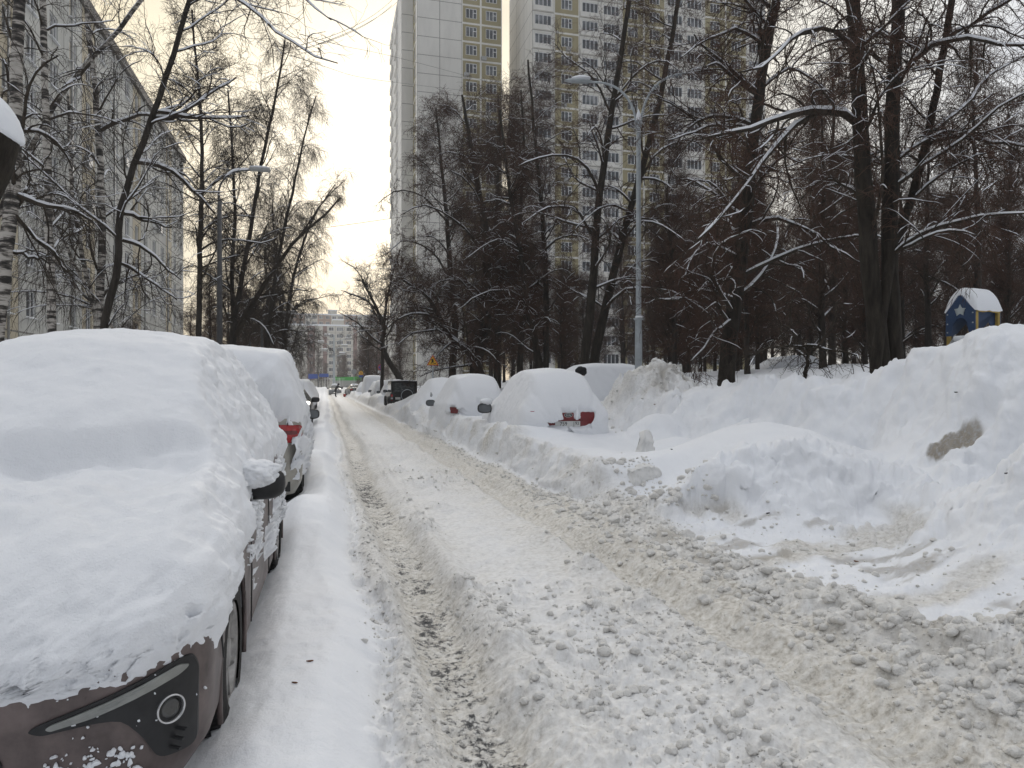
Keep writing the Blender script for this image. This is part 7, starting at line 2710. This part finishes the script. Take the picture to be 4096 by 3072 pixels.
# ------------------------------------------------------------------ sky and sun
SUN_EL, SUN_AZ = R(17), R(3.5)          # azimuth clockwise from +Y (the road direction)
w = bpy.data.worlds.new('World')
scene.world = w
w.use_nodes = True
nt = w.node_tree
nt.nodes.clear()
out = nt.nodes.new('ShaderNodeOutputWorld')
bg = nt.nodes.new('ShaderNodeBackground')
nt.links.new(bg.outputs[0], out.inputs[0])
sky = nt.nodes.new('ShaderNodeTexSky')
sky.sky_type = 'NISHITA'
sky.sun_disc = False
sky.sun_elevation = SUN_EL
sky.sun_rotation = SUN_AZ
sky.air_density = 1.0
sky.dust_density = 2.0
SKY_STRENGTH = .10
tc = nt.nodes.new('ShaderNodeTexCoord')
nrm = nt.nodes.new('ShaderNodeVectorMath')
nrm.operation = 'NORMALIZE'
nt.links.new(tc.outputs['Generated'], nrm.inputs[0])
sd = Vector((math.sin(SUN_AZ) * math.cos(SUN_EL), math.cos(SUN_AZ) * math.cos(SUN_EL), math.sin(SUN_EL)))
dot = nt.nodes.new('ShaderNodeVectorMath')
dot.operation = 'DOT_PRODUCT'
nt.links.new(nrm.outputs[0], dot.inputs[0])
dot.inputs[1].default_value = sd
# cloud layer: cream round the hidden sun, pale blue grey away from it
k = 1 / SKY_STRENGTH
glow = ramp(nt, mathn(nt, 'ADD', mathn(nt, 'MULTIPLY', dot.outputs['Value'], .5), .5),
            [(0.0, (.25, .265, .295)), (.3, (.38, .40, .435)), (.645, (.86, .872, .89)), (.85, (.83, .845, .86)), (.93, (.84, .805, .725)), (.972, (.87, .76, .54)), (.990, (.98, .89, .69)), (1.0, (1.2, 1.12, .95))])
sep = nt.nodes.new('ShaderNodeSeparateXYZ')
nt.links.new(nrm.outputs[0], sep.inputs[0])
el = ramp(nt, sep.outputs['Z'], [(0.0, (.62, .62, .62)), (.12, (.68, .68, .68)), (.45, (.75, .75, .75)), (1.0, (1, 1, 1))])
em = nt.nodes.new('ShaderNodeMix')
em.data_type = 'RGBA'
em.blend_type = 'MULTIPLY'
em.inputs[0].default_value = 1
nt.links.new(glow.outputs[0], em.inputs[6])
nt.links.new(el.outputs[0], em.inputs[7])
mp = nt.nodes.new('ShaderNodeMapping')
mp.inputs['Scale'].default_value = (2.2, 2.2, 5)
nt.links.new(nrm.outputs[0], mp.inputs[0])
cn = noise_node(nt, 1.6, 6, .55, mp.outputs[0])
cl = ramp(nt, cn.outputs[0], [(.30, (.78, .79, .83)), (.62, (1.07, 1.06, 1.04))])
mm = nt.nodes.new('ShaderNodeMix')
mm.data_type = 'RGBA'
mm.blend_type = 'MULTIPLY'
mm.inputs[0].default_value = 1
nt.links.new(em.outputs[2], mm.inputs[6])
nt.links.new(cl.outputs[0], mm.inputs[7])
sc_ = nt.nodes.new('ShaderNodeVectorMath')
sc_.operation = 'SCALE'
sc_.inputs['Scale'].default_value = k * 1.36
nt.links.new(mm.outputs[2], sc_.inputs[0])
mx = nt.nodes.new('ShaderNodeMix')
mx.data_type = 'RGBA'
mx.inputs[0].default_value = .90
nt.links.new(sky.outputs[0], mx.inputs[6])
nt.links.new(sc_.outputs[0], mx.inputs[7])
nt.links.new(mx.outputs[2], bg.inputs['Color'])
bg.inputs['Strength'].default_value = SKY_STRENGTH

sl = bpy.data.lights.new('sun', 'SUN')
sl.energy = 1.5
sl.angle = R(14)
sl.color = (1, .95, .88)
so = bpy.data.objects.new('sun', sl)
COL.objects.link(so)
so.rotation_euler = (-sd).to_track_quat('-Z', 'Y').to_euler()

scene.view_settings.view_transform = 'Standard'
scene.view_settings.look = 'None'
scene.view_settings.exposure = .26
scene.view_settings.gamma = 1
scene.cycles.max_bounces = 6
scene.cycles.diffuse_bounces = 4
scene.cycles.glossy_bounces = 3
scene.cycles.use_denoising = True
try:
    scene.cycles.denoiser = 'OPENIMAGEDENOISE'
except Exception:
    pass


# ------------------------------------------------------------------ winter air
def air():
    m = bpy.data.materials.new('winter_air')
    m.use_nodes = True
    nt = m.node_tree
    nt.nodes.clear()
    out = nt.nodes.new('ShaderNodeOutputMaterial')
    v = nt.nodes.new('ShaderNodeVolumePrincipled')
    v.inputs['Color'].default_value = (.93, .94, .96, 1)
    v.inputs['Density'].default_value = HAZE
    v.inputs['Anisotropy'].default_value = .25
    nt.links.new(v.outputs[0], out.inputs['Volume'])
    mb = MB().box((0, 0, 34), (1500, 1500, 72))
    o = mb.build('haze', m, None)
    tag(o, 'thin pale winter haze that softens the far blocks and trees', 'haze', kind='stuff')


HAZE = .0009
air()
